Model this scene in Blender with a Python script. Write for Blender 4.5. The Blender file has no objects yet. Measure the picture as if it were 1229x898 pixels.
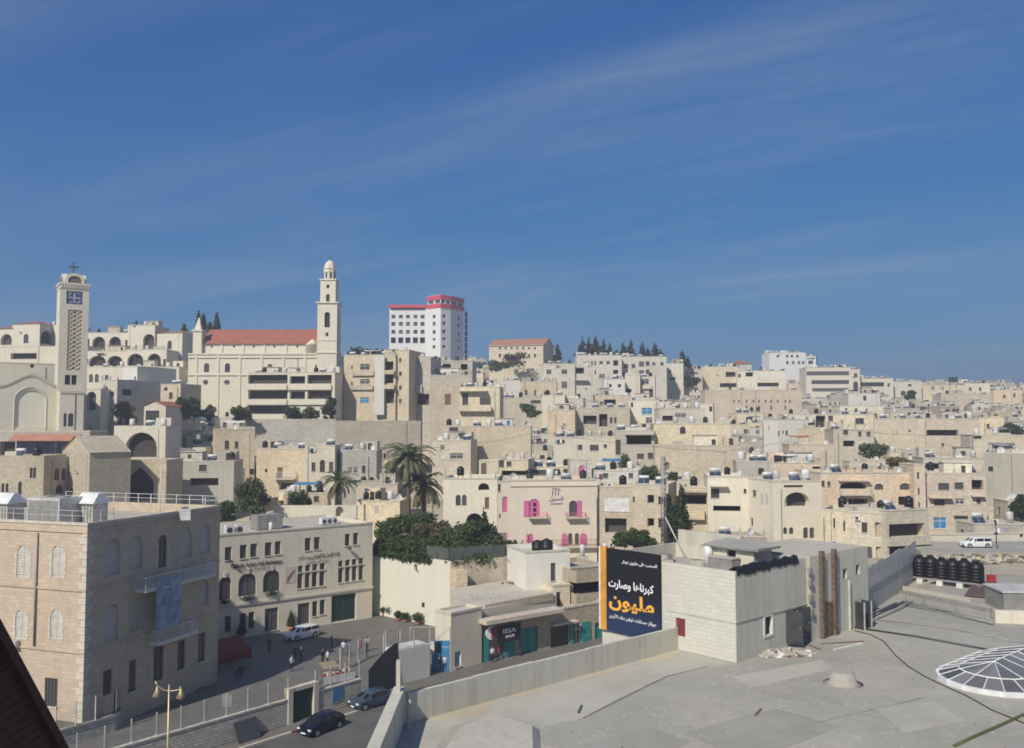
import bpy, bmesh, math, random
import numpy as np
from mathutils import Vector, Matrix
random.seed(7); RNG = np.random.default_rng(7)
R_ = math.radians
scene = bpy.context.scene
COL = scene.collection

# ---------------------------------------------------------------- camera, sky, sun, exposure
FPX, PW, PH, PITCH, CZ = 1064.0, 1229.0, 898.0, R_(3.28), 26.0
cam = bpy.data.cameras.new('camera'); cam_o = bpy.data.objects.new('camera', cam); COL.objects.link(cam_o)
cam.sensor_fit = 'HORIZONTAL'; cam.sensor_width = 36.0; cam.lens = 36.0 * FPX / PW
cam.clip_start = 0.1; cam.clip_end = 9000
cam_o.location = (0, 0, CZ); cam_o.rotation_euler = (R_(90) + PITCH, 0, 0)
scene.camera = cam_o
SUN_AZ, SUN_EL = R_(31), R_(41)           # sun behind the camera, to its left
sdir = Vector((-math.sin(SUN_AZ) * math.cos(SUN_EL), -math.cos(SUN_AZ) * math.cos(SUN_EL), math.sin(SUN_EL)))
world = bpy.data.worlds.new('World'); scene.world = world; world.use_nodes = True
wn, wl = world.node_tree.nodes, world.node_tree.links
wn.clear()
def wnode(t, **k):
    n = wn.new(t)
    for a, b in k.items(): setattr(n, a, b)
    return n
sky = wnode('ShaderNodeTexSky', sky_type='NISHITA', sun_disc=False, sun_elevation=SUN_EL,
            sun_rotation=math.atan2(sdir.x, sdir.y), altitude=800, air_density=1.0, dust_density=0.25, ozone_density=3.5)
bg = wnode('ShaderNodeBackground'); bg.inputs['Strength'].default_value = 0.071
wout = wnode('ShaderNodeOutputWorld')
geo = wnode('ShaderNodeNewGeometry')
# thin cirrus: streaky noise laid on a high plane (direction / height)
sep = wnode('ShaderNodeSeparateXYZ'); wl.new(geo.outputs['Incoming'], sep.inputs[0])
def wmath(op, a, b=None, c=None):
    n = wnode('ShaderNodeMath', operation=op)
    for i, v in enumerate((a, b, c)):
        if v is None: continue
        if isinstance(v, (int, float)): n.inputs[i].default_value = v
        else: wl.new(v, n.inputs[i])
    return n.outputs[0]
zz = wmath('ADD', wmath('ABSOLUTE', sep.outputs[2]), 0.16)
cx = wmath('DIVIDE', wmath('MULTIPLY', sep.outputs[0], -1), zz); cy = wmath('DIVIDE', wmath('MULTIPLY', sep.outputs[1], -1), zz)
comb = wnode('ShaderNodeCombineXYZ'); wl.new(cx, comb.inputs[0]); wl.new(cy, comb.inputs[1])
def cmap(rot, scl, loc=(0, 0, 0)):
    a = wnode('ShaderNodeMapping'); a.inputs['Rotation'].default_value = (0, 0, R_(rot)); wl.new(comb.outputs[0], a.inputs['Vector'])
    b = wnode('ShaderNodeMapping'); b.inputs['Scale'].default_value = scl; b.inputs['Location'].default_value = loc
    wl.new(a.outputs[0], b.inputs['Vector']); return b.outputs[0]
def cnoise(vec, scale, detail, rough, dist=0.0):
    n = wnode('ShaderNodeTexNoise'); wl.new(vec, n.inputs['Vector'])
    n.inputs['Scale'].default_value = scale; n.inputs['Detail'].default_value = detail
    n.inputs['Roughness'].default_value = rough; n.inputs['Distortion'].default_value = dist
    return n.outputs['Fac']
def cramp(v, lo, hi):
    n = wnode('ShaderNodeMapRange'); n.interpolation_type = 'SMOOTHSTEP'; wl.new(v, n.inputs[0])
    n.inputs[1].default_value = lo; n.inputs[2].default_value = hi
    return n.outputs[0]
streak = cramp(cnoise(cmap(27, (0.40, 1.35, 1), (8.2, 6.4, 0)), 0.9, 7, 0.62, 0.5), 0.38, 0.74)
fine = cramp(cnoise(cmap(23, (0.35, 5.5, 1), (0.3, 5.2, 0)), 1.2, 8, 0.66, 0.3), 0.35, 0.85)
veil = cramp(cnoise(cmap(25, (0.35, 0.8, 1), (4.4, 0.9, 0)), 0.8, 4, 0.5), 0.20, 0.62)
cl = wmath('MULTIPLY', wmath('MULTIPLY_ADD', wmath('MULTIPLY', streak, fine), 0.75, wmath('MULTIPLY', streak, 0.36)), veil)
cl = wmath('MULTIPLY', cl, 0.58)
# the camera's soft shoulder on the bright blue: c * g / (1 + c * k), the same over the whole sky
def vmath(op, a, b):
    n = wnode('ShaderNodeVectorMath', operation=op)
    for i, v in enumerate((a, b)):
        if isinstance(v, tuple): n.inputs[i].default_value = v
        else: wl.new(v, n.inputs[i])
    return n.outputs[0]
SK = 0.088
skc = vmath('DIVIDE', vmath('MULTIPLY', sky.outputs[0], (0.29, 1.0, 2.55)), vmath('ADD', vmath('MULTIPLY', sky.outputs[0], (0.0 * SK, 1.5 * 1.02 * SK, 1.4 * 2.2 * SK)), (1, 1, 1)))
mixc = wnode('ShaderNodeMix', data_type='RGBA'); wl.new(cl, mixc.inputs['Factor'])
wl.new(skc, mixc.inputs['A']); mixc.inputs['B'].default_value = (4.6, 5.6, 6.6, 1)
wl.new(mixc.outputs['Result'], bg.inputs['Color']); wl.new(bg.outputs[0], wout.inputs[0])
sun = bpy.data.lights.new('sun', 'SUN'); sun.energy = 4.55; sun.angle = R_(0.53); sun.color = (1.0, 0.935, 0.83)
sun_o = bpy.data.objects.new('sun', sun); COL.objects.link(sun_o)
sun_o.rotation_euler = (-sdir).to_track_quat('-Z', 'Y').to_euler()
scene.view_settings.view_transform = 'Standard'; scene.view_settings.look = 'None'
scene.view_settings.exposure = 0.13; scene.view_settings.gamma = 1.0
scene.cycles.max_bounces = 6; scene.cycles.diffuse_bounces = 3; scene.cycles.glossy_bounces = 2
scene.cycles.use_adaptive_sampling = True; scene.cycles.filter_width = 1.75

# ---------------------------------------------------------------- picture geometry
CT, ST = math.cos(PITCH), math.sin(PITCH)
def P(px, py, D):
    """the point seen at a pixel of the photograph, at distance D ahead of the camera"""
    u, v = (px - PW / 2) / FPX, (PH / 2 - py) / FPX
    t = D / (CT - v * ST)
    return Vector((u * t, D, CZ + t * (ST + v * CT)))
def ray(px, py):
    u, v = (px - PW / 2) / FPX, (PH / 2 - py) / FPX
    return Vector((u, CT - v * ST, ST + v * CT))
def PZ(px, py, z):
    r = ray(px, py); t = (z - CZ) / r.z
    return Vector((r.x * t, r.y * t, z))
def proj(p):
    d = p[2] - CZ; f = p[1] * CT + d * ST
    return (PW / 2 + FPX * p[0] / f, PH / 2 - FPX * (d * CT - p[1] * ST) / f)
GD = [100, 130, 150, 175, 200, 250, 300, 350, 420, 500, 650, 900]
GX = [-100, 300, 600, 760, 900, 1330]
GP = [[800, 735, 660, 610, 570, 520, 488, 462, 448, 444, 442, 447],
      [800, 735, 672, 622, 585, 536, 506, 482, 455, 444, 442, 447],
      [800, 735, 694, 638, 600, 550, 516, 490, 462, 446, 442, 447],
      [800, 735, 690, 636, 602, 556, 524, 500, 474, 458, 453, 456],
      [715, 676, 658, 628, 604, 562, 531, 509, 484, 469, 464, 466],
      [690, 664, 654, 632, 612, 576, 546, 521, 496, 479, 477, 478]]
GZ = [[P(600, py, D).z for py, D in zip(row, GD)] for row in GP]
def ground_z(x, y):
    if y < 100: y = 100
    px = PW / 2 + FPX * x / y
    i = max(0, min(len(GX) - 2, sum(px >= g for g in GX) - 1)); j = max(0, min(len(GD) - 2, sum(y >= g for g in GD) - 1))
    a = min(1, max(0, (px - GX[i]) / (GX[i + 1] - GX[i]))); b = min(1, max(0, (y - GD[j]) / (GD[j + 1] - GD[j])))
    z = (GZ[i][j] * (1 - a) + GZ[i + 1][j] * a) * (1 - b) + (GZ[i][j + 1] * (1 - a) + GZ[i + 1][j + 1] * a) * b
    return max(z, -0.6)

# ---------------------------------------------------------------- materials
MATS = {}
def nt(name):
    m = bpy.data.materials.new(name); m.use_nodes = True
    t = m.node_tree; b = t.nodes['Principled BSDF']; MATS[name] = m
    return m, t, b
def add(t, typ, **k):
    n = t.nodes.new(typ)
    for a, b in k.items():
        if a in n.inputs.keys(): n.inputs[a].default_value = b
        else: setattr(n, a, b)
    return n
def mixrgb(t, fac, a, b, mode='MIX'):
    n = t.nodes.new('ShaderNodeMix'); n.data_type = 'RGBA'; n.blend_type = mode
    for s, v in (('Factor', fac), ('A', a), ('B', b)):
        if isinstance(v, (int, float)): n.inputs[s].default_value = v
        elif isinstance(v, tuple): n.inputs[s].default_value = v if len(v) == 4 else (*v, 1)
        else: t.links.new(v, n.inputs[s])
    return n.outputs['Result']
def noise(t, vec, scale, detail=4, rough=0.55, stretch=None):
    if stretch:
        mp = add(t, 'ShaderNodeMapping', Scale=stretch); t.links.new(vec, mp.inputs['Vector']); vec = mp.outputs[0]
    n = add(t, 'ShaderNodeTexNoise', Scale=scale, Detail=detail, Roughness=rough); t.links.new(vec, n.inputs['Vector'])
    return n.outputs['Fac']
def rng(t, v, lo, hi, a=0.0, b=1.0):
    n = add(t, 'ShaderNodeMapRange'); t.links.new(v, n.inputs[0])
    for i, q in enumerate((lo, hi, a, b)): n.inputs[i + 1].default_value = q
    return n.outputs[0]
def plain(name, c, rough=0.6, metal=0.0, var=0.12, scale=1.5, spec=0.3):
    m, t, b = nt(name); tc = add(t, 'ShaderNodeTexCoord')
    f = noise(t, tc.outputs['Object'], scale, 5)
    c2 = tuple(v * (1 - 2.2 * var) for v in c); c1 = tuple(min(1, v * (1 + var)) for v in c)
    t.links.new(mixrgb(t, rng(t, f, .3, .7), c2, c1), b.inputs['Base Color'])
    b.inputs['Roughness'].default_value = rough; b.inputs['Metallic'].default_value = metal
    b.inputs['Specular IOR Level'].default_value = spec
    return m
def stone(name, c, bw=0.55, bh=0.27, joint=0.55, stain=0.5, var=0.15, bump=0.5, rand=0.15, streak=0.4, mortar=0.014):
    """limestone ashlar: coursed blocks (UV in metres), tint from block to block, weather stains and run-off streaks"""
    m, t, b = nt(name)
    uv = add(t, 'ShaderNodeUVMap'); V = uv.outputs[0]
    oi = add(t, 'ShaderNodeObjectInfo'); geo = add(t, 'ShaderNodeNewGeometry')
    br = add(t, 'ShaderNodeTexBrick', offset=0.5, Scale=1.0); t.links.new(V, br.inputs['Vector'])
    br.inputs['Mortar Size'].default_value = mortar; br.inputs['Brick Width'].default_value = bw; br.inputs['Row Height'].default_value = bh
    br.inputs['Mortar Smooth'].default_value = 0.4; br.inputs['Bias'].default_value = 0.0
    br.inputs['Color1'].default_value = (*[v * (1 - var) for v in c], 1); br.inputs['Color2'].default_value = (*[min(1, v * (1 + var)) for v in c], 1)
    br.inputs['Mortar'].default_value = (*[v * joint for v in c], 1)
    pos = geo.outputs['Position']
    big = noise(t, pos, 0.23, 6, 0.6); mid = noise(t, pos, 1.3, 6, 0.65)
    col = mixrgb(t, rng(t, big, .42, .75, 0, stain), br.outputs['Color'], tuple(v * k for v, k in zip(c, (.66, .62, .55))))
    col = mixrgb(t, rng(t, mid, .5, .8, 0, stain * .8), col, tuple(v * k for v, k in zip(c, (.72, .70, .66))))
    st = noise(t, pos, 1.0, 5, 0.6, (1.6, 1.6, 0.12))
    col = mixrgb(t, rng(t, st, .52, .8, 0, streak), col, tuple(v * .55 for v in c))
    if rand:
        hs = add(t, 'ShaderNodeHueSaturation'); t.links.new(col, hs.inputs['Color'])
        t.links.new(rng(t, oi.outputs['Random'], 0, 1, 1 - rand, 1 + rand), hs.inputs['Value'])
        t.links.new(rng(t, oi.outputs['Random'], 0, 1, .8, 1.2), hs.inputs['Saturation']); col = hs.outputs[0]
    t.links.new(col, b.inputs['Base Color'])
    b.inputs['Roughness'].default_value = 0.85; b.inputs['Specular IOR Level'].default_value = 0.2
    bp = add(t, 'ShaderNodeBump', Strength=bump, Distance=0.03)
    h = mixrgb(t, 0.35, br.outputs['Fac'], mid); inv = add(t, 'ShaderNodeInvert'); t.links.new(br.outputs['Fac'], inv.inputs['Color'])
    hm = mixrgb(t, 0.4, inv.outputs[0], mid)
    t.links.new(hm, bp.inputs['Height']); t.links.new(bp.outputs[0], b.inputs['Normal'])
    return m
def render_mat(name, c, stain=0.4, streak=0.45, rand=0.1, bump=0.25):
    """rendered or concrete wall: no courses"""
    m, t, b = nt(name); geo = add(t, 'ShaderNodeNewGeometry'); pos = geo.outputs['Position']; oi = add(t, 'ShaderNodeObjectInfo')
    big = noise(t, pos, 0.3, 6, 0.62); mid = noise(t, pos, 2.2, 6, 0.65); st = noise(t, pos, 1.0, 6, 0.62, (2.2, 2.2, 0.1))
    col = mixrgb(t, rng(t, big, .4, .75, 0, stain), c, tuple(v * k for v, k in zip(c, (.62, .60, .56))))
    col = mixrgb(t, rng(t, mid, .45, .8, 0, stain * .7), col, tuple(v * .72 for v in c))
    col = mixrgb(t, rng(t, st, .5, .78, 0, streak), col, tuple(v * k for v, k in zip(c, (.5, .49, .47))))
    if rand:
        hs = add(t, 'ShaderNodeHueSaturation'); t.links.new(col, hs.inputs['Color'])
        t.links.new(rng(t, oi.outputs['Random'], 0, 1, 1 - rand, 1 + rand), hs.inputs['Value']); col = hs.outputs[0]
    t.links.new(col, b.inputs['Base Color']); b.inputs['Roughness'].default_value = 0.9; b.inputs['Specular IOR Level'].default_value = 0.15
    bp = add(t, 'ShaderNodeBump', Strength=bump, Distance=0.04); t.links.new(mid, bp.inputs['Height']); t.links.new(bp.outputs[0], b.inputs['Normal'])
    return m
def leafmat(name, c, c2):
    m, t, b = nt(name); geo = add(t, 'ShaderNodeNewGeometry')
    f = noise(t, geo.outputs['Position'], 0.9, 3); g = geo.outputs['Random Per Island']
    col = mixrgb(t, rng(t, g, 0, 1), c, c2); col = mixrgb(t, rng(t, f, .4, .7, 0, .5), col, tuple(v * .55 for v in c))
    t.links.new(col, b.inputs['Base Color']); b.inputs['Roughness'].default_value = 0.6; b.inputs['Specular IOR Level'].default_value = 0.2
    tr = add(t, 'ShaderNodeBsdfTranslucent'); t.links.new(col, tr.inputs['Color'])
    ms = add(t, 'ShaderNodeMixShader', Fac=0.22); t.links.new(b.outputs[0], ms.inputs[1]); t.links.new(tr.outputs[0], ms.inputs[2])
    t.links.new(ms.outputs[0], t.nodes['Material Output'].inputs['Surface'])
stone('cream', (.68, .62, .485)); stone('tan', (.61, .52, .385)); stone('pale', (.70, .66, .545)); stone('rose', (.66, .55, .425))
stone('sand', (.65, .575, .44)); stone('grey_stone', (.47, .445, .385), stain=.5, streak=.45); stone('old', (.50, .435, .33), .45, .3, .5, .55, .16, .7)
stone('church', (.65, .60, .485), .6, .3, .8, .25, .06, .3, 0, .25); stone('nave', (.69, .635, .51), .6, .3, .85, .18, .05, .25, 0, .2)
stone('ottoman', (.52, .425, .32), .62, .31, .74, .35, .09, .4, 0, .4); stone('quoin', (.60, .545, .45), .5, .3, .7, .25, .06, .3, 0, .2)
stone('rubble', (.54, .50, .43), .5, .26, .5, .3, .16, 1.0, 0, .25, .025); stone('whitestone', (.565, .55, .48), .7, .25, .80, .16, .05, .3, 0, .15, .02)
stone('infill', (.47, .44, .40), .5, .25, .7, .3, .08, .3, 0, .3); stone('shop', (.47, .40, .30), .35, .2, .5, .4, .16, .8, 0, .3, .02)
render_mat('white', (.66, .635, .57), .2, .25); render_mat('concrete', (.46, .43, .365)); render_mat('plaster', (.60, .555, .45), .3, .4)
render_mat('creamwall', (.655, .63, .525), .1, .16, 0); render_mat('artwall', (.70, .635, .50), .22, .32, 0); render_mat('roofing', (.48, .44, .365), .5, .1, .16)
render_mat('boardwall', (.54, .515, .435), .35, .6, 0, .4); render_mat('hotelwhite', (.70, .70, .68), .1, .12, 0)
render_mat('pinkwall', (.70, .615, .495), .2, .25, 0)
plain('frame_white', (.72, .72, .70)); plain('shutter_white', (.56, .53, .47)); plain('frame_dark', (.10, .095, .09)); plain('frame_brown', (.16, .09, .05)); plain('coping', (.58, .53, .43), .8)
plain('red_paint', (.50, .05, .07), .5); plain('hotel_red', (.62, .075, .11), .5); plain('pink', (.60, .155, .30), .5, var=.08); plain('blue_paint', (.05, .22, .42), .5)
plain('green_paint', (.012, .045, .035), .5); plain('teal', (.03, .26, .24), .5); plain('maroon', (.22, .05, .045), .6); plain('maroon_tile', (.042, .020, .020), .8, var=.2, scale=6)
plain('metal_grey', (.32, .31, .29), .55, .3); plain('metal_dark', (.07, .075, .08), .45, .3); plain('metal_light', (.60, .58, .53), .5, .2); plain('rust', (.17, .12, .09), .85, var=.25, scale=5)
plain('black_plastic', (.012, .012, .014), .45); plain('white_plastic', (.70, .70, .68), .45); plain('tarp_white', (.75, .74, .70), .7); plain('tarp_black', (.014, .014, .017), .55)
plain('tarp_blue', (.06, .20, .36), .6); plain('rubber', (.015, .015, .016), .8); plain('panel_blue', (.03, .05, .09), .2, spec=.6); plain('orange_paint', (.70, .25, .03), .45)
plain('car_navy', (.008, .010, .028), .2, .3, .05, spec=.6); plain('car_slate', (.07, .11, .16), .25, .4, .05, spec=.6); plain('car_white', (.72, .73, .74), .25, 0, .03, spec=.6)
plain('car_silver', (.45, .47, .48), .3, .5, .04); plain('skin', (.42, .25, .17), .6); plain('cloth_dark', (.018, .02, .028), .8); plain('cloth_white', (.6, .6, .58), .8)
plain('cloth_red', (.35, .03, .04), .8); plain('cloth_blue', (.04, .08, .2), .8); plain('bark', (.13, .095, .065), .9, var=.25, scale=6); plain('soil', (.22, .17, .12), .95)
plain('dome_tile', (.10, .13, .17), .35); plain('clay', (.42, .17, .10), .8, var=.2); plain('chrome', (.7, .7, .7), .2, .9); plain('lamp_glass', (.8, .8, .78), .2)
plain('brass', (.55, .45, .24), .4, .5); plain('net', (.09, .10, .09), .9); plain('poster_blue', (.24, .33, .45), .6, var=.2, scale=1.2); plain('ad_dark', (.020, .024, .036), .45)
plain('slat', (.13, .085, .08), .7); plain('ad_orange', (.66, .31, .05), .55); plain('letter_white', (.82, .82, .82), .5, var=.02); plain('letter_orange', (.85, .42, .05), .5, var=.02)
plain('letter_dark', (.06, .05, .045), .5); plain('letter_mauve', (.32, .16, .30), .5); plain('wood', (.20, .12, .07), .8, var=.25, scale=8); plain('canvas_red', (.20, .025, .018), .8)
plain('rag', (.5, .46, .40), .9, var=.3, scale=9); plain('moss', (.10, .11, .04), .95); plain('cable', (.02, .02, .02), .6)
def glass(name, c, rough=.12, spec=.5):
    m, t, b = nt(name); b.inputs['Base Color'].default_value = (*c, 1); b.inputs['Roughness'].default_value = rough; b.inputs['Specular IOR Level'].default_value = spec
    oi = add(t, 'ShaderNodeObjectInfo'); t.links.new(mixrgb(t, oi.outputs['Random'], tuple(v * .5 for v in c), tuple(v * 1.6 for v in c)), b.inputs['Base Color'])
glass('glass', (.075, .075, .075), .2, .5); glass('carglass', (.015, .018, .02), .08, .6); glass('skyglass', (.13, .13, .135), .4, .4); glass('dark', (.055, .05, .045), .8, .1)  # 'dark': shade inside rooms and recesses put into a flat pane colour
leafmat('leaf', (.065, .095, .03), (.125, .145, .055)); leafmat('leaf_dark', (.038, .058, .025), (.072, .098, .042)); leafmat('leaf_dry', (.12, .105, .045), (.17, .14, .07))
leafmat('leaf_palm', (.12, .145, .07), (.20, .215, .12)); leafmat('leaf_ivy', (.045, .075, .016), (.085, .12, .03))
def tiles(name, c):
    m, t, b = nt(name); uv = add(t, 'ShaderNodeUVMap'); geo = add(t, 'ShaderNodeNewGeometry')
    w = add(t, 'ShaderNodeTexWave', Scale=1.6, Distortion=.3); w.bands_direction = 'X'; t.links.new(uv.outputs[0], w.inputs['Vector'])
    w2 = add(t, 'ShaderNodeTexWave', Scale=1.0); w2.bands_direction = 'Y'; w2.wave_profile = 'SAW'; t.links.new(uv.outputs[0], w2.inputs['Vector'])
    n1 = noise(t, geo.outputs['Position'], .5, 6); n2 = noise(t, geo.outputs['Position'], 4, 4)
    col = mixrgb(t, rng(t, n1, .35, .7), tuple(v * .75 for v in c), c); col = mixrgb(t, rng(t, n2, .4, .8, 0, .5), col, tuple(v * .6 for v in c))
    t.links.new(col, b.inputs['Base Color']); b.inputs['Roughness'].default_value = .85
    bp = add(t, 'ShaderNodeBump', Strength=.6, Distance=.06); t.links.new(mixrgb(t, .4, w.outputs['Fac'], w2.outputs['Fac']), bp.inputs['Height']); t.links.new(bp.outputs[0], b.inputs['Normal'])
tiles('tiles_red', (.40, .135, .085)); tiles('tiles_pale', (.47, .22, .14)); tiles('corrugated', (.38, .365, .335)); tiles('sheet_dark', (.12, .13, .14))
def groundmat():
    m, t, b = nt('earth'); geo = add(t, 'ShaderNodeNewGeometry'); p = geo.outputs['Position']
    a = noise(t, p, .08, 6, .6); c = noise(t, p, .7, 8, .7)
    col = mixrgb(t, rng(t, c, .3, .7), (.33, .28, .20), (.50, .44, .33)); col = mixrgb(t, rng(t, a, .5, .68, 0, .7), col, (.13, .13, .055))
    t.links.new(col, b.inputs['Base Color']); b.inputs['Roughness'].default_value = .95
    bp = add(t, 'ShaderNodeBump', Strength=.8, Distance=.2); t.links.new(c, bp.inputs['Height']); t.links.new(bp.outputs[0], b.inputs['Normal'])
    m, t, b = nt('asphalt'); geo = add(t, 'ShaderNodeNewGeometry'); p = geo.outputs['Position']
    a = noise(t, p, .25, 6, .6); c = noise(t, p, 9, 4, .7)
    col = mixrgb(t, rng(t, a, .3, .7), (.060, .058, .055), (.115, .110, .10)); col = mixrgb(t, rng(t, c, .4, .7, 0, .35), col, (.14, .135, .125))
    t.links.new(col, b.inputs['Base Color']); b.inputs['Roughness'].default_value = .9
    m, t, b = nt('paving'); geo = add(t, 'ShaderNodeNewGeometry'); uv = add(t, 'ShaderNodeUVMap'); p = geo.outputs['Position']
    br = add(t, 'ShaderNodeTexBrick', Scale=1.0); br.inputs['Brick Width'].default_value = .8; br.inputs['Row Height'].default_value = .4; br.inputs['Mortar Size'].default_value = .012
    br.inputs['Color1'].default_value = (.135, .125, .11, 1); br.inputs['Color2'].default_value = (.165, .155, .135, 1); br.inputs['Mortar'].default_value = (.10, .09, .08, 1); t.links.new(uv.outputs[0], br.inputs['Vector'])
    a = noise(t, p, .3, 6, .62)
    t.links.new(mixrgb(t, rng(t, a, .4, .75, 0, .5), br.outputs['Color'], (.09, .085, .075)), b.inputs['Base Color']); b.inputs['Roughness'].default_value = .8
    m, t, b = nt('roofdeck'); geo = add(t, 'ShaderNodeNewGeometry'); p = geo.outputs['Position']
    big = noise(t, p, .10, 6, .6); mid = noise(t, p, .55, 7, .65); fine = noise(t, p, 7, 5, .7); dust = noise(t, p, .22, 5, .55); ring = noise(t, p, .35, 3, .5); blot = noise(t, p, 1.6, 5, .7)
    col = mixrgb(t, rng(t, big, .40, .62), (.31, .295, .25), (.385, .365, .31)); col = mixrgb(t, rng(t, mid, .52, .75, 0, .5), col, (.265, .255, .215))
    col = mixrgb(t, rng(t, dust, .55, .75, 0, .55), col, (.46, .41, .315)); col = mixrgb(t, rng(t, fine, .35, .75, 0, .3), col, (.24, .235, .21))
    col = mixrgb(t, rng(t, blot, .56, .72, 0, .55), col, (.26, .245, .205)); wv = add(t, 'ShaderNodeMath', operation='PINGPONG'); t.links.new(ring, wv.inputs[0]); wv.inputs[1].default_value = .09      # tide marks of dried puddles
    col = mixrgb(t, rng(t, wv.outputs[0], 0, .012, .35, 0), col, (.52, .50, .44))
    t.links.new(col, b.inputs['Base Color']); b.inputs['Roughness'].default_value = .85
    bp = add(t, 'ShaderNodeBump', Strength=.35, Distance=.04); t.links.new(fine, bp.inputs['Height']); t.links.new(bp.outputs[0], b.inputs['Normal'])
groundmat()
def printmat():
    m, t, b = nt('ad_print'); tc = add(t, 'ShaderNodeTexCoord'); sp = add(t, 'ShaderNodeSeparateXYZ'); t.links.new(tc.outputs['Generated'], sp.inputs[0]); r = rng(t, sp.outputs[2], .08, .5)
    t.links.new(mixrgb(t, r, (.024, .042, .10), (.016, .017, .022)), b.inputs['Base Color']); b.inputs['Roughness'].default_value = .7; b.inputs['Specular IOR Level'].default_value = .15
printmat()
render_mat('screed', (.43, .41, .35), .5, .0, 0); render_mat('membrane', (.33, .32, .28), .5, 0, 0); render_mat('roofdeck2', (.38, .355, .30), .6, 0, 0); render_mat('dust', (.47, .41, .31), .5, 0, 0); plain('moss2', (.21, .20, .17), .9)

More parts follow.
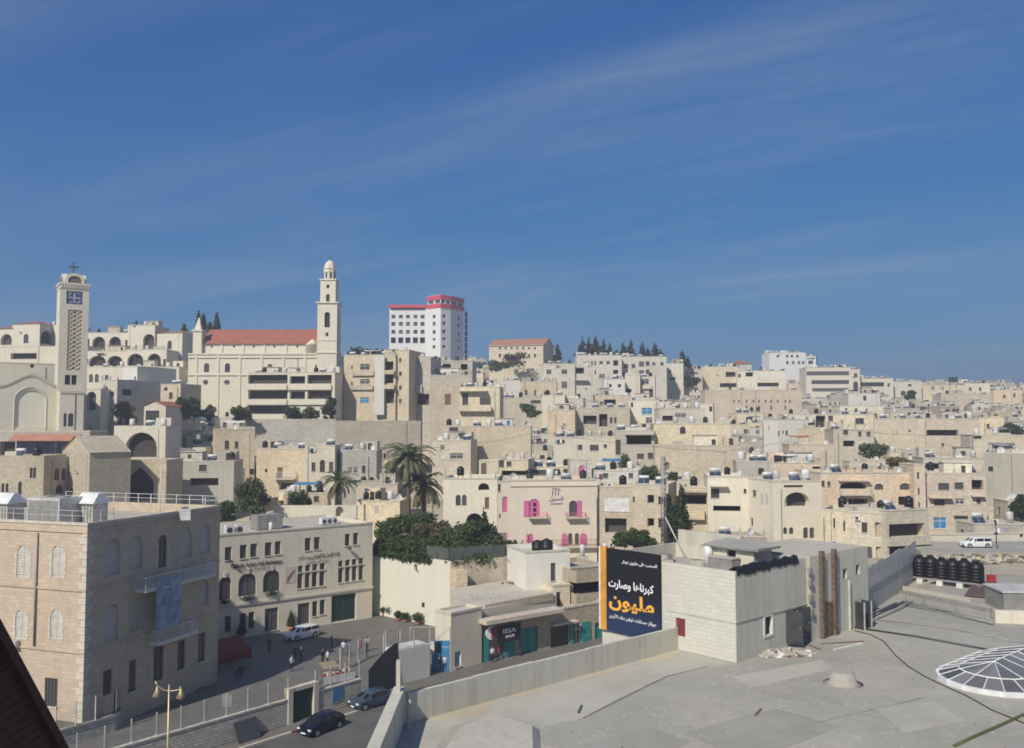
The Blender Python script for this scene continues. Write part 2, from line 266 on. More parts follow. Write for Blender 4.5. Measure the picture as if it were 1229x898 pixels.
# ---------------------------------------------------------------- mesh building
class MB:
    def __init__(s): s.v, s.f, s.m, s.sm = [], [], [], []
    def face(s, pts, m='cream', smooth=False):
        i = len(s.v); s.v += [tuple(p) for p in pts]; s.f.append(tuple(range(i, i + len(pts)))); s.m.append(m); s.sm.append(smooth)
    def box(s, x0, x1, y0, y1, z0, z1, m='cream', skip=''):
        i = len(s.v)
        s.v += [(x0, y0, z0), (x1, y0, z0), (x1, y1, z0), (x0, y1, z0), (x0, y0, z1), (x1, y0, z1), (x1, y1, z1), (x0, y1, z1)]
        for k, q in (('b', (0, 3, 2, 1)), ('t', (4, 5, 6, 7)), ('f', (0, 1, 5, 4)), ('r', (1, 2, 6, 5)), ('k', (2, 3, 7, 6)), ('l', (3, 0, 4, 7))):
            if k in skip: continue
            s.f.append(tuple(i + a for a in q)); s.m.append(m); s.sm.append(False)
        return s
    def rings(s, rings, m='cream', smooth=True, cap=True, closed=True):
        """loft through rings of equal length"""
        i = len(s.v); n = len(rings[0])
        for r in rings: s.v += [tuple(p) for p in r]
        for a in range(len(rings) - 1):
            for b in range(n if closed else n - 1):
                c = (b + 1) % n
                s.f.append((i + a * n + b, i + a * n + c, i + (a + 1) * n + c, i + (a + 1) * n + b)); s.m.append(m); s.sm.append(smooth)
        if cap:
            s.f.append(tuple(i + b for b in reversed(range(n)))); s.m.append(m); s.sm.append(False)
            e = i + (len(rings) - 1) * n; s.f.append(tuple(e + b for b in range(n))); s.m.append(m); s.sm.append(False)
        return s
    def lathe(s, prof, n=12, m='cream', c=(0, 0), smooth=True, cap=True):
        return s.rings([[(c[0] + r * math.cos(6.28318 * k / n), c[1] + r * math.sin(6.28318 * k / n), z) for k in range(n)] for r, z in prof], m, smooth, cap)
    def tube(s, pts, r, n=6, m='metal_grey', smooth=True):
        pts = [Vector(p) for p in pts]; rr = r if isinstance(r, (list, tuple)) else [r] * len(pts); rings = []
        for k, p in enumerate(pts):
            d = (pts[min(k + 1, len(pts) - 1)] - pts[max(k - 1, 0)]).normalized()
            a = d.cross(Vector((0, 0, 1)) if abs(d.z) < .95 else Vector((1, 0, 0))).normalized(); b = a.cross(d)
            rings.append([p + a * rr[k] * math.cos(-6.28318 * q / n) + b * rr[k] * math.sin(-6.28318 * q / n) for q in range(n)])
        return s.rings(rings, m, smooth)
    def prism(s, poly, z0, z1, m='cream', mt=None):
        """poly counter-clockwise seen from above"""
        n = len(poly)
        for k in range(n):
            a, b = poly[k], poly[(k + 1) % n]
            s.face([(a[0], a[1], z0), (b[0], b[1], z0), (b[0], b[1], z1), (a[0], a[1], z1)], m)
        s.face([(p[0], p[1], z1) for p in poly], mt or m); s.face([(p[0], p[1], z0) for p in reversed(poly)], m)
        return s
    def wall(s, o, U, I, w, h, ops, m='cream'):
        """wall w x h from corner o along U, inward I, pierced by openings (u0,v0,u1,v1,shape,depth) with real reveals"""
        o, U, I, V = Vector(o), Vector(U), Vector(I), Vector((0, 0, 1))
        Q = lambda u, v, d=0: o + U * u + V * v + I * d
        us = sorted({0, w, *[x for q in ops for x in (q[0], q[2])]}); vs = sorted({0, h, *[x for q in ops for x in (q[1], q[3])]})
        for a, b in zip(us, us[1:]):
            cu = (a + b) / 2; run = None
            for c, d in zip(vs, vs[1:]):
                cv = (c + d) / 2; hole = any(q[0] < cu < q[2] and q[1] < cv < q[3] for q in ops)
                if hole:
                    if run is not None: s.face([Q(a, run), Q(b, run), Q(b, c), Q(a, c)], m); run = None
                elif run is None: run = c
            if run is not None: s.face([Q(a, run), Q(b, run), Q(b, h), Q(a, h)], m)
        for u0, v0, u1, v1, sh, dp in ops:
            uc, n = (u0 + u1) / 2, 8
            if sh in 'ap':
                rise = min((u1 - u0) / 2, (v1 - v0) * .62) * (1.0 if sh == 'a' else 1.12); rise = min(rise, (v1 - v0) * .8); vsp = v1 - rise
                cur = []
                for k in range(n + 1):
                    q = math.pi * k / n; x = -math.cos(q); y = math.sin(q)
                    if sh == 'p': y = (1 - abs(x)) ** .72 if abs(x) < 1 else 0
                    cur.append((uc + x * (u1 - u0) / 2, vsp + rise * y))
                for k in range(n):
                    cn = (u0, v1) if k < n / 2 else (u1, v1)
                    s.face([Q(*cn), Q(*cur[k]), Q(*cur[k + 1])] if k < n / 2 else [Q(*cur[k]), Q(*cur[k + 1]), Q(*cn)], m)
                s.face([Q(u0, v1), Q(*cur[n // 2]), Q(u1, v1)], m) if abs(cur[n // 2][1] - v1) > 1e-4 else None
                loop = [(u0, v0), *cur[::1], (u1, v0)]
            elif sh == 'o':
                cur = [(uc + math.cos(6.28318 * k / 12) * (u1 - u0) / 2, (v0 + v1) / 2 + math.sin(6.28318 * k / 12) * (v1 - v0) / 2) for k in range(13)]
                for k in range(12):
                    cn = [(u1, v1), (u0, v1), (u0, v0), (u1, v0)][k // 3]; s.face([Q(*cn), Q(*cur[k + 1]), Q(*cur[k])], m)
                loop = cur[:12][::-1]
            else: loop = [(u0, v0), (u0, v1), (u1, v1), (u1, v0)]
            L = len(loop)
            for k in range(L):
                a, b = loop[k], loop[(k + 1) % L]; s.face([Q(*a), Q(*b), Q(*b, dp), Q(*a, dp)], m)
        return s
    def mesh(s, name):
        me = bpy.data.meshes.new(name); me.from_pydata(s.v, [], s.f)
        slots = list(dict.fromkeys(s.m))
        for q in slots: me.materials.append(MATS[q])
        ix = {q: i for i, q in enumerate(slots)}
        me.polygons.foreach_set('material_index', [ix[q] for q in s.m]); me.polygons.foreach_set('use_smooth', s.sm)
        # UVs in metres on the face's own plane
        uvl = me.uv_layers.new(name='UVMap'); nl = len(me.loops)
        co = np.empty(len(me.vertices) * 3, np.float32); me.vertices.foreach_get('co', co); co = co.reshape(-1, 3)
        lv = np.empty(nl, np.int32); me.loops.foreach_get('vertex_index', lv)
        pn = np.empty(len(me.polygons) * 3, np.float32); me.polygons.foreach_get('normal', pn); pn = pn.reshape(-1, 3)
        lt = np.empty(len(me.polygons), np.int32); me.polygons.foreach_get('loop_total', lt)
        n = np.repeat(pn, lt, 0); p = co[lv]
        tx = np.stack([-n[:, 1], n[:, 0], np.zeros(nl)], 1); ln = np.linalg.norm(tx, axis=1); flat = ln < .5
        tx /= np.maximum(ln, 1e-6)[:, None]; by = np.cross(n, tx)
        u = np.where(flat, p[:, 0], (p * tx).sum(1)); v = np.where(flat, p[:, 1], (p * by).sum(1))
        uvl.data.foreach_set('uv', np.stack([u, v], 1).astype(np.float32).ravel())
        me.update(); return me
    def build(s, name, parent=None, **k): return link(name, s.mesh(name), parent, **k)
def link(name, data, parent=None, loc=None, rz=0, label=None, cat=None, group=None, kind=None):
    o = bpy.data.objects.new(name, data); COL.objects.link(o); o.parent = parent
    if loc is not None: o.location = loc
    if rz: o.rotation_euler.z = rz
    tag(o, label, cat, group, kind); return o
USED = {}
def tag(o, label=None, cat=None, group=None, kind=None):
    if label:
        if label in USED and not group: print('DUP LABEL', label)
        USED[label] = 1; o['label'] = label
    if cat: o['category'] = cat
    if group: o['group'] = group
    if kind: o['kind'] = kind
    return o
def empty(name, label, cat, loc=(0, 0, 0), rz=0, group=None):
    o = link(name, None, None, loc, rz, label, cat, group); o.empty_display_size = .3; return o
def copy_tree(o, parent=None):
    c = o.copy(); COL.objects.link(c); c.parent = parent
    for ch in o.children: copy_tree(ch, c)
    return c

# ---------------------------------------------------------------- windows and buildings
# kind: shape, depth, pane material, frame material, style
WK = {'w': ('r', .18, 'glass', 'frame_white', 'cross'), 'x': ('r', .22, 'glass', 'frame_dark', 'cross'), 'n': ('r', .18, 'dark', 'frame_dark', 'none'),
      'a': ('a', .22, 'glass', 'frame_dark', 'cross'), 'A': ('a', 1.3, 'dark', 'frame_dark', 'none'), 'p': ('p', 1.0, 'dark', 'frame_dark', 'none'),
      'o': ('o', .25, 'glass', 'frame_dark', 'none'), 's': ('r', .10, 'frame_white', 'frame_white', 'slats'), 'S': ('a', .10, 'shutter_white', 'shutter_white', 'slats'),
      'D': ('r', .2, 'wood', 'frame_brown', 'none'), 'g': ('r', .3, 'green_paint', 'frame_dark', 'panel'), 't': ('r', .25, 'teal', 'teal', 'panel'),
      'b': ('r', .2, 'blue_paint', 'frame_white', 'cross'), 'k': ('a', .15, 'pink', 'frame_white', 'none'), 'l': ('r', 1.5, 'dark', 'frame_dark', 'none'), 'L': ('a', 1.5, 'dark', 'frame_dark', 'none'),
      'c': ('a', .3, 'creamwall', 'frame_white', 'none'), 'h': ('r', .12, 'glass', 'frame_dark', 'bars'), 'i': ('a', .2, 'infill', 'frame_white', 'none'),
      'G': ('r', .25, 'metal_grey', 'frame_dark', 'panel'), 'H': ('r', .16, 'glass', 'frame_dark', 'strip')}
WNAME = {'D': 'door', 'g': 'door', 't': 'door', 'b': 'door', 'k': 'door', 'l': 'loggia', 'L': 'loggia', 'G': 'door', 'p': 'archway', 'A': 'archway', 'c': 'blind_arch', 'i': 'blind_arch'}
WCACHE = {}
def window_mesh(kind, w, h):
    key = (kind, round(w, 1), round(h, 1)); w, h = max(.25, key[1]), max(.25, key[2])
    if key in WCACHE: return WCACHE[key], w, h
    sh, dp, pm, fm, st = WK[kind]
    f = MB(); g = MB(); t = min(.09, w * .08)
    g.face([(-w / 2, 0, 0), (w / 2, 0, 0), (w / 2, 0, h), (-w / 2, 0, h)], pm)
    if st != 'none':
        for a in ((-w / 2, -w / 2 + t), (w / 2 - t, w / 2)): f.box(a[0], a[1], -.06, .0, 0, h, fm)
        for a in ((0, t), (h - t, h)): f.box(-w / 2 + t, w / 2 - t, -.055, .0, a[0], a[1], fm)
        if st == 'cross':
            f.box(-t * .4, t * .4, -.05, .0, t, h - t, fm)
            f.box(-w / 2 + t, w / 2 - t, -.045, .0, h * .66, h * .66 + t * .8, fm)
        elif st == 'slats':
            n = max(3, int(h / .22))
            for k in range(n): f.box(-w / 2 + t, w / 2 - t, -.045, 0, h * (k + .15) / n, h * (k + .75) / n, fm)
            f.box(-t * .5, t * .5, -.06, 0, 0, h, fm)
        elif st == 'bars':
            for k in range(1, 4): f.box(-w / 2 + w * k / 4 - .02, -w / 2 + w * k / 4 + .02, -.1, -.06, 0, h, fm)
            for k in range(1, 4): f.box(-w / 2, w / 2, -.12, -.1, h * k / 4 - .02, h * k / 4 + .02, fm)
        elif st == 'panel':
            f.box(-.03, .03, -.05, 0, t, h - t, fm)
            for sx in (-1, 1):
                for a, b in ((.08, .45), (.52, .94)): f.box(min(sx * w * .08, sx * w * .42), max(sx * w * .08, sx * w * .42), -.03, 0, h * a, h * b, pm)
        elif st == 'strip':
            n = max(2, int(w / 1.6))
            for k in range(1, n): f.box(-w / 2 + w * k / n - .04, -w / 2 + w * k / n + .04, -.05, 0, t, h - t, fm)
    if sh in 'r' and st in ('cross', 'bars', 'slats'): f.box(-w / 2 - .08, w / 2 + .08, -dp - .09, 0, -.10, 0, 'coping')
    WCACHE[key] = (f.mesh('window_frame') if f.v else None, g.mesh('pane'))
    return WCACHE[key], w, h
ALL = []
class Bld: pass
def prepare(pA, pB, zt, base):
    b = Bld(); b.dep = 10; d = Vector((pB[0] - pA[0], pB[1] - pA[1], 0)); b.w = d.length; b.u = d / b.w; b.n = Vector((b.u.y, -b.u.x, 0))
    b.o = Vector((pA[0], pA[1], base)); b.h = zt - base; b.rz = math.atan2(b.u.y, b.u.x); b.base = base; b.zt = zt
    return b
def face_axes(b, side):
    """origin, U, I in local coordinates, width"""
    return {'f': ((0, 0, 0), (1, 0, 0), (0, 1, 0), b.w), 'r': ((b.w, 0, 0), (0, 1, 0), (-1, 0, 0), b.dep), 'l': ((0, b.dep, 0), (0, -1, 0), (1, 0, 0), b.dep)}[side]
def toworld(b, p): return b.o + b.u * p[0] + Vector((-b.u.y, b.u.x, 0)) * p[1] + Vector((0, 0, p[2]))
def pixel_uv(b, side, px, py):
    o, U, I, w = face_axes(b, side); O = toworld(b, o); Uw = toworld(b, U) - b.o; Iw = toworld(b, I) - b.o
    r = ray(px, py); c = Vector((0, 0, CZ)); t = (O - c).dot(Iw) / r.dot(Iw); q = c + r * t - O
    return q.dot(Uw), q.z
def building(b, name, label, cat, dep, col, ops, par=.6, roofm='roofing', roof='flat', panes=False, group=None, coping=True, ridge=2.0, back=True, trim='coping', rooflabel=None):
    """ops: dict side -> list of (u0,v0,u1,v1,kind)"""
    b.dep = dep; root = empty(name, label, cat, b.o, b.rz, group); b.root = root; w, h = b.w, b.h; b.par = par if roof == 'flat' and cat in ('house', 'apartment block', 'apartment house', 'villa', 'hospice', 'convent', 'building') and b.o.y > 120 else None; b.col = col; b.label = label; ALL.append(b)
    m = MB(); clean = {}
    for s in 'frl':
        o, U, I, ww = face_axes(b, s); lst = []
        for q in ops.get(s, []):
            u0, v0, u1, v1, k = q[:5]
            if k in 'BRC': continue
            u0, u1 = max(.05, u0), min(ww - .05, u1); v0, v1 = max(.02, v0), min(h - .05, v1)
            if u1 - u0 < .2 or v1 - v0 < .2: continue
            if any(u0 < a[2] and u1 > a[0] and v0 < a[3] and v1 > a[1] for a in lst): continue
            lst.append((u0, v0, u1, v1, k))
        clean[s] = lst
        m.wall(o, U, I, ww, h, [(a, c, d, e, WK[k][0], WK[k][1]) for a, c, d, e, k in lst], col)
    b.clean = clean
    if back: m.face([(w, dep, 0), (0, dep, 0), (0, dep, h), (w, dep, h)], col)
    tk = .28
    if roof == 'flat':
        m.face([(0, 0, h), (w, 0, h), (w - tk, tk, h), (tk, tk, h)], trim); m.face([(w, 0, h), (w, dep, h), (w - tk, dep - tk, h), (w - tk, tk, h)], trim)
        m.face([(w, dep, h), (0, dep, h), (tk, dep - tk, h), (w - tk, dep - tk, h)], trim); m.face([(0, dep, h), (0, 0, h), (tk, tk, h), (tk, dep - tk, h)], trim)
        z = h - par
        m.face([(tk, tk, h), (w - tk, tk, h), (w - tk, tk, z), (tk, tk, z)], col); m.face([(w - tk, tk, h), (w - tk, dep - tk, h), (w - tk, dep - tk, z), (w - tk, tk, z)], col)
        m.face([(w - tk, dep - tk, h), (tk, dep - tk, h), (tk, dep - tk, z), (w - tk, dep - tk, z)], col); m.face([(tk, dep - tk, h), (tk, tk, h), (tk, tk, z), (tk, dep - tk, z)], col)
        r = MB(); r.box(tk, w - tk, tk, dep - tk, z - .2, z, roofm, 'bfrkl'); r.build('roof', root)
        if coping:
            c = MB(); e = .07
            c.box(-e, w + e, -e, 0, h - .22, h + .004, trim); c.box(-e, 0, 0, dep, h - .22, h + .004, trim); c.box(w, w + e, 0, dep, h - .22, h + .004, trim)
            c.build('coping', root)
    m.build('wall', root)
    if roof == 'gable':       # ridge along the front
        r = MB(); e = .4; zr = h + ridge
        r.face([(-e, -e, h - .1), (w + e, -e, h - .1), (w + e, dep / 2, zr), (-e, dep / 2, zr)], roofm); r.face([(w + e, dep + e, h - .1), (-e, dep + e, h - .1), (-e, dep / 2, zr), (w + e, dep / 2, zr)], roofm)
        r.face([(w + e, -e, h - .1), (-e, -e, h - .1), (-e, -e, h - .3), (w + e, -e, h - .3)][::-1], trim)
        r.face([(0, 0, h - .05), (0, dep / 2, zr - .1), (0, dep, h - .05)], col); r.face([(w, 0, h - .05), (w, dep, h - .05), (w, dep / 2, zr - .1)], col)
        r.build('roof', root)
    elif roof == 'hip':
        r = MB(); e = .35; zr = h + ridge; k = min(dep / 2, w / 2 - .01); a = (-e, -e, h); c = (w + e, -e, h); d = (w + e, dep + e, h); f = (-e, dep + e, h); p = (k, dep / 2, zr); q = (w - k, dep / 2, zr)
        r.face([a, c, q, p], roofm); r.face([c, d, q], roofm); r.face([d, f, p, q], roofm); r.face([f, a, p], roofm); r.face([a, f, d, c], trim); r.build('roof', root)
    elif roof == 'front':     # gable end to the front
        r = MB(); zr = h + ridge; e = .25
        r.face([(0, 0, h), (w, 0, h), (w / 2, 0, zr)], col); r.face([(w, dep, h), (0, dep, h), (w / 2, dep, zr)], col)
        r.face([(-e, -e, h - .1), (w / 2, -e, zr + .08), (w / 2, dep, zr + .08), (-e, dep, h - .1)], roofm); r.face([(w / 2, -e, zr + .08), (w + e, -e, h - .1), (w + e, dep, h - .1), (w / 2, dep, zr + .08)], roofm)
        r.build('roof', root)
    for s in 'frl':
        o, U, I, ww = face_axes(b, s); O, Uv, Iv = Vector(o), Vector(U), Vector(I); rz = {'f': 0, 'r': math.pi / 2, 'l': -math.pi / 2}[s]
        for u0, v0, u1, v1, k in clean[s]:
            (fm, gm), mw, mh = window_mesh(k, u1 - u0, v1 - v0); dp = WK[k][1] - .004
            p = O + Uv * ((u0 + u1) / 2) + Iv * dp; p.z = v0
            sc = ((u1 - u0) / mw, 1, (v1 - v0) / mh); nm = WNAME.get(k, 'window')
            if fm is None: q = link(nm, gm, root, p, rz); q.scale = sc
            else:
                q = link(nm, fm, root, p, rz); q.scale = sc; link('pane' if nm == 'window' else 'leaf', gm, q)
        for q in ops.get(s, []):
            u0, v0, u1, v1, k = q[:5]
            if k in 'BRC':
                rot = Matrix.Rotation(rz, 4, 'Z'); dp = q[5] if len(q) > 5 else 1.2
                e = MB(); wd = u1 - u0
                if k == 'C':
                    e.box(0, wd, -dp, 0, 0, max(.12, min(.3, v1 - v0)), col); o2 = e.build('canopy', root)
                else:
                    hh = max(.8, v1 - v0); e.box(0, wd, -dp, 0, -.2, 0, 'plaster' if k == 'R' else col); o2 = e.build('balcony', root); g = MB()
                    if k == 'B':
                        g.box(0, wd, -dp, -dp + .12, 0, hh, col); g.box(0, .12, -dp + .12, 0, 0, hh, col); g.box(wd - .12, wd, -dp + .12, 0, 0, hh, col); g.build('parapet', o2)
                    else:
                        fmn = q[6] if len(q) > 6 else 'metal_grey'
                        g.box(0, wd, -dp, -dp + .05, hh - .05, hh, fmn); g.box(0, .05, -dp, 0, hh - .05, hh, fmn); g.box(wd - .05, wd, -dp, 0, hh - .05, hh, fmn)
                        n = max(3, int(wd / .16))
                        for i in range(n + 1): g.box(wd * i / n - .012, wd * i / n + .012, -dp + .01, -dp + .035, 0, hh - .05, fmn, 'bt')
                        n = max(2, int(dp / .16))
                        for i in range(n):
                            for xx in (0, wd - .03): g.box(xx, xx + .025, -dp * (i + .5) / n - .012, -dp * (i + .5) / n + .012, 0, hh - .05, fmn, 'bt')
                        g.build('railing', o2)
                o2.location = O + Uv * u0 + Vector((0, 0, v0)); o2.rotation_euler.z = rz
    return b
RECTS = []           # what already stands where in the picture: (x0, top, x1, bottom, D)
FOOT = []            # plan circles (x, y, r)
def fits(b):
    c = toworld(b, (b.w / 2, b.dep / 2, 0)); FOOT.append((c.x, c.y, min(b.w, b.dep) / 2 + .1 * max(b.w, b.dep), b.w, b.dep, b.rz))
def H(label, L, R, top, D, DR=None, dep=9, col='cream', wins=(), rw=(), lw=(), name='house', cat='house', base=None, vis=None, **k):
    """a building placed from the picture: front wall between pixels L and R at distances D and DR, top edge at pixel `top`"""
    DR = D if DR is None else DR; a = P(L, top, D); q = P(R, top, DR)
    if base is None:
        base = min(ground_z(a.x, a.y), ground_z(q.x, q.y), ground_z(a.x, a.y + dep), ground_z(q.x, q.y + dep)) - .8
    b = prepare(a, q, a.z, base); b.dep = dep; ops = {}
    for s, lst in (('f', wins), ('r', rw), ('l', lw)):
        for x in lst:
            u0, v1 = pixel_uv(b, s, x[0], x[1]); u1, v0 = pixel_uv(b, s, x[2], x[3])
            ops.setdefault(s, []).append((min(u0, u1), min(v0, v1), max(u0, u1), max(v0, v1), *x[4:]))
    building(b, name, label, cat, dep, col, ops, **k)
    RECTS.append((L, top, R, vis or proj(toworld(b, (b.w / 2, 0, 0)))[1], min(D, DR))); fits(b)
    b.label = label
    return b
def W(xs, y0, y1, wd, kind='x'): return [(x - wd / 2, y0, x + wd / 2, y1, kind) for x in xs]

# ================================================================ the setting
def sheet(name, poly, z, m, thick=.3):
    MB().prism(poly, z - thick, z, m).build(name, kind='structure')
def terrain():
    xs = list(np.arange(-900, -160, 60)) + list(np.arange(-160, 200, 6)) + list(np.arange(200, 360, 10)) + list(np.arange(360, 1300, 80))
    ys = [-200, 0, 60] + list(np.arange(70, 200, 5)) + list(np.arange(200, 560, 10)) + [600, 700, 900, 1300, 2000, 4000, 8000]
    v = []
    for y in ys:
        for x in xs:
            k = max(1, y / 560); n = (math.sin(x * .13 + y * .05) + math.sin(x * .031 - y * .11)) * .25 if y > 135 else 0
            v.append((x * k, y, ground_z(x * k, min(y, 900)) + n))
    n = len(xs); m = MB(); m.v = v
    for j in range(len(ys) - 1):
        for i in range(n - 1): m.f.append((j * n + i, j * n + i + 1, (j + 1) * n + i + 1, (j + 1) * n + i)); m.m.append('earth'); m.sm.append(True)
    m.build('terrain', kind='structure')
terrain()
WA, WB_ = Vector((-30.5, 65.5, 0)), Vector((-14.2, 85, 0))           # foot of the street wall
wd = (WB_ - WA).normalized(); wn_ = Vector((wd.y, -wd.x, 0))           # wn_: towards the street
sheet('plaza', [(-75, 40), (WA.x - 12.8, 50), (WA.x, WA.y), (WB_.x, WB_.y), (-6, 92), (16, 98), (20, 118), (-2, 120), (-19.5, 124), (-75, 132)], 0.0, 'paving')
sheet('road', [(-44, 30), (-4, 30), (-4, 50), (3, 84), (18, 97), (-8, 93), (WB_.x + wn_.x * 1.6, WB_.y + wn_.y * 1.6), (WA.x + wn_.x * 1.6, WA.y + wn_.y * 1.6), (-44, 50)], -.16, 'asphalt')
def pavement():
    m = MB(); n = 14; L = (WB_ - WA).length
    a = WA + wn_ * .02; c = WA + wn_ * 1.75
    q = lambda s, o: (WA.x + wd.x * s + wn_.x * o, WA.y + wd.y * s + wn_.y * o)
    m.prism([q(0, .02), q(0, 1.55), q(L, 1.55), q(L, .02)], -.3, -.03, 'paving')
    o = m.build('pavement', kind='structure')
    for k in range(n):                                                 # kerb stones, painted red and white by turns where the photo shows it
        k0, k1 = L * k / n + .02, L * (k + 1) / n - .02
        MB().prism([q(k0, 1.56), q(k0, 1.78), q(k1, 1.78), q(k1, 1.56)], -.3, -.01, 'maroon' if k in (5, 9) else 'coping').build('kerb_stone', o)
pavement()

# ---- the wide concrete roof in the foreground
ROOF_Z = CZ - 14.5
RC = Vector((-5.2, 44.2, 0)); RE = Vector((10.6, 58.4, 0))
def big_roof():
    root = empty('commercial_building', 'large flat concrete roof in the foreground with low parapet walls', 'building', (0, 0, 0))
    poly = [(-5.2, 18), (70, 18), (70, 84), (42, 86), (33, 77), (22, 66), (14.5, 61), (RE.x, RE.y), (RC.x, RC.y)]
    m = MB()
    for a, c in zip(poly, poly[1:] + poly[:1]): m.face([(a[0], a[1], -.5), (c[0], c[1], -.5), (c[0], c[1], ROOF_Z), (a[0], a[1], ROOF_Z)], 'concrete')
    m.build('wall', root)
    # a slightly uneven screed
    r = MB(); r.face([(x, y, ROOF_Z) for x, y in poly], 'roofdeck'); r.build('roof_deck', root)
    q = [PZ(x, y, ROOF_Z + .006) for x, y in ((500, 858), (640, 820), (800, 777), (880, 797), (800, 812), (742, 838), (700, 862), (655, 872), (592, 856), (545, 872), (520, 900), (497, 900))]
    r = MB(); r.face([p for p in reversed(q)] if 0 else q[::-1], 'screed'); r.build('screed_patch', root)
    d = (RE - RC).normalized(); n = Vector((d.y, -d.x, 0)); L = (RE - RC).length; ns = 5
    for k in range(ns):
        a = RC + d * (L * k / ns + (.012 if k else 0)); c = RC + d * (L * (k + 1) / ns - .012); t = .24; h = 1.42 + .03 * (k % 2)
        MB().prism([(a.x, a.y), (a.x + n.x * t, a.y + n.y * t), (c.x + n.x * t, c.y + n.y * t), (c.x, c.y)], ROOF_Z - 1.5, ROOF_Z + h, 'boardwall').build('parapet', root)
    MB().box(-5.75, -5.22, 18, 44.1, ROOF_Z - 6, ROOF_Z + 1.75, 'boardwall').build('parapet', root)
    p = MB(); p.box(-5.55, -5.35, 43.2, 43.5, ROOF_Z + 1.75, ROOF_Z + 3.2, 'concrete'); p.build('post', root)
    MB().box(-5.0, -4.85, 43.3, 43.45, ROOF_Z, ROOF_Z + 1.3, 'concrete').build('stub', root)
    # sunken glazed lantern hump near the lower edge
    c = PZ(590, 885, ROOF_Z)
    h = MB(); pts = [(530, 905), (552, 874), (592, 858), (648, 876), (650, 912)]; q = [PZ(x, y, ROOF_Z) for x, y in pts]
    bot = [(p.x, p.y, ROOF_Z) for p in q] + [(q[-1].x, 33, ROOF_Z), (q[0].x, 33, ROOF_Z)]; cen = Vector((sum(p[0] for p in bot) / 7, sum(p[1] for p in bot) / 7, 0))
    top = [(cen.x + (p[0] - cen.x) * .82, cen.y + (p[1] - cen.y) * .82, ROOF_Z + .42) for p in bot]
    h.rings([bot[::-1], top[::-1]], 'concrete', False); h.build('raised_slab', root)
    # round plaster stump
    c = PZ(1012, 820, ROOF_Z); MB().lathe([(1.1, ROOF_Z), (.75, ROOF_Z + .05), (.64, ROOF_Z + .55), (.45, ROOF_Z + .62)], 12, 'roofdeck2', (c.x, c.y)).build('stump', root)
    # edge upstand and pipes along the back
    def wpx(pts, z=.1, r=.05, m='metal_grey', nm='pipe'): MB().tube([PZ(x, y, ROOF_Z + z) for x, y in pts], r, 6, m).build(nm, root)
    def kerb(pts, h, t, nm='upstand', m='concrete'):
        q = [PZ(x, y, ROOF_Z) for x, y in pts]
        for a, c in zip(q, q[1:]):
            d = (c - a).normalized(); nn = Vector((d.y, -d.x, 0)) * t; MB().prism([(a.x, a.y), (a.x + nn.x, a.y + nn.y), (c.x + nn.x, c.y + nn.y), (c.x, c.y)], ROOF_Z - .2, ROOF_Z + h, m).build(nm, root)
    kerb([(1082, 706), (1169, 722)], .25, .5); kerb([(1040, 727), (1078, 712), (1195, 737)], .3, .12, m='metal_grey')
    wpx([(1018, 752), (1100, 764), (1192, 781)], .06, .07, 'metal_dark'); wpx([(1050, 744), (1110, 750), (1160, 758), (1229, 772)], .05, .05, 'metal_grey')
    wpx([(1040, 738), (1076, 724)], .35, .08); wpx([(1042, 741), (1085, 722)], .15, .08); wpx([(1045, 745), (1080, 730), (1095, 722)], .15, .06)
    wpx([(1085, 722), (1130, 730), (1192, 744)], .45, .05); wpx([(1085, 724), (1130, 733), (1192, 748)], .2, .06)
    for x, y in ((1088, 724), (1109, 728), (1147, 735), (1190, 744)):
        p = PZ(x, y, ROOF_Z); MB().box(p.x - .05, p.x + .05, p.y - .05, p.y + .05, ROOF_Z, ROOF_Z + .9, 'metal_grey').build('pipe_post', root)
    MB().tube([PZ(x, y, ROOF_Z + .03) for x, y in ((1026, 757), (1046, 762), (1061, 770), (1074, 786), (1090, 800), (1110, 812), (1135, 824), (1160, 835), (1190, 852), (1229, 868), (1290, 885))], .035, 5, 'cable').build('cable', root)
    MB().tube([PZ(x, y, ROOF_Z + .02) for x, y in ((1145, 896), (1170, 884), (1198, 872), (1229, 858), (1270, 842))], .09, 5, 'moss').build('joint_strip', root)
    MB().tube([PZ(x, y, ROOF_Z + .01) for x, y in ((700, 862), (760, 832), (800, 812), (850, 800))], .02, 5, 'cable').build('joint_strip', root)
    return root
big_roof()

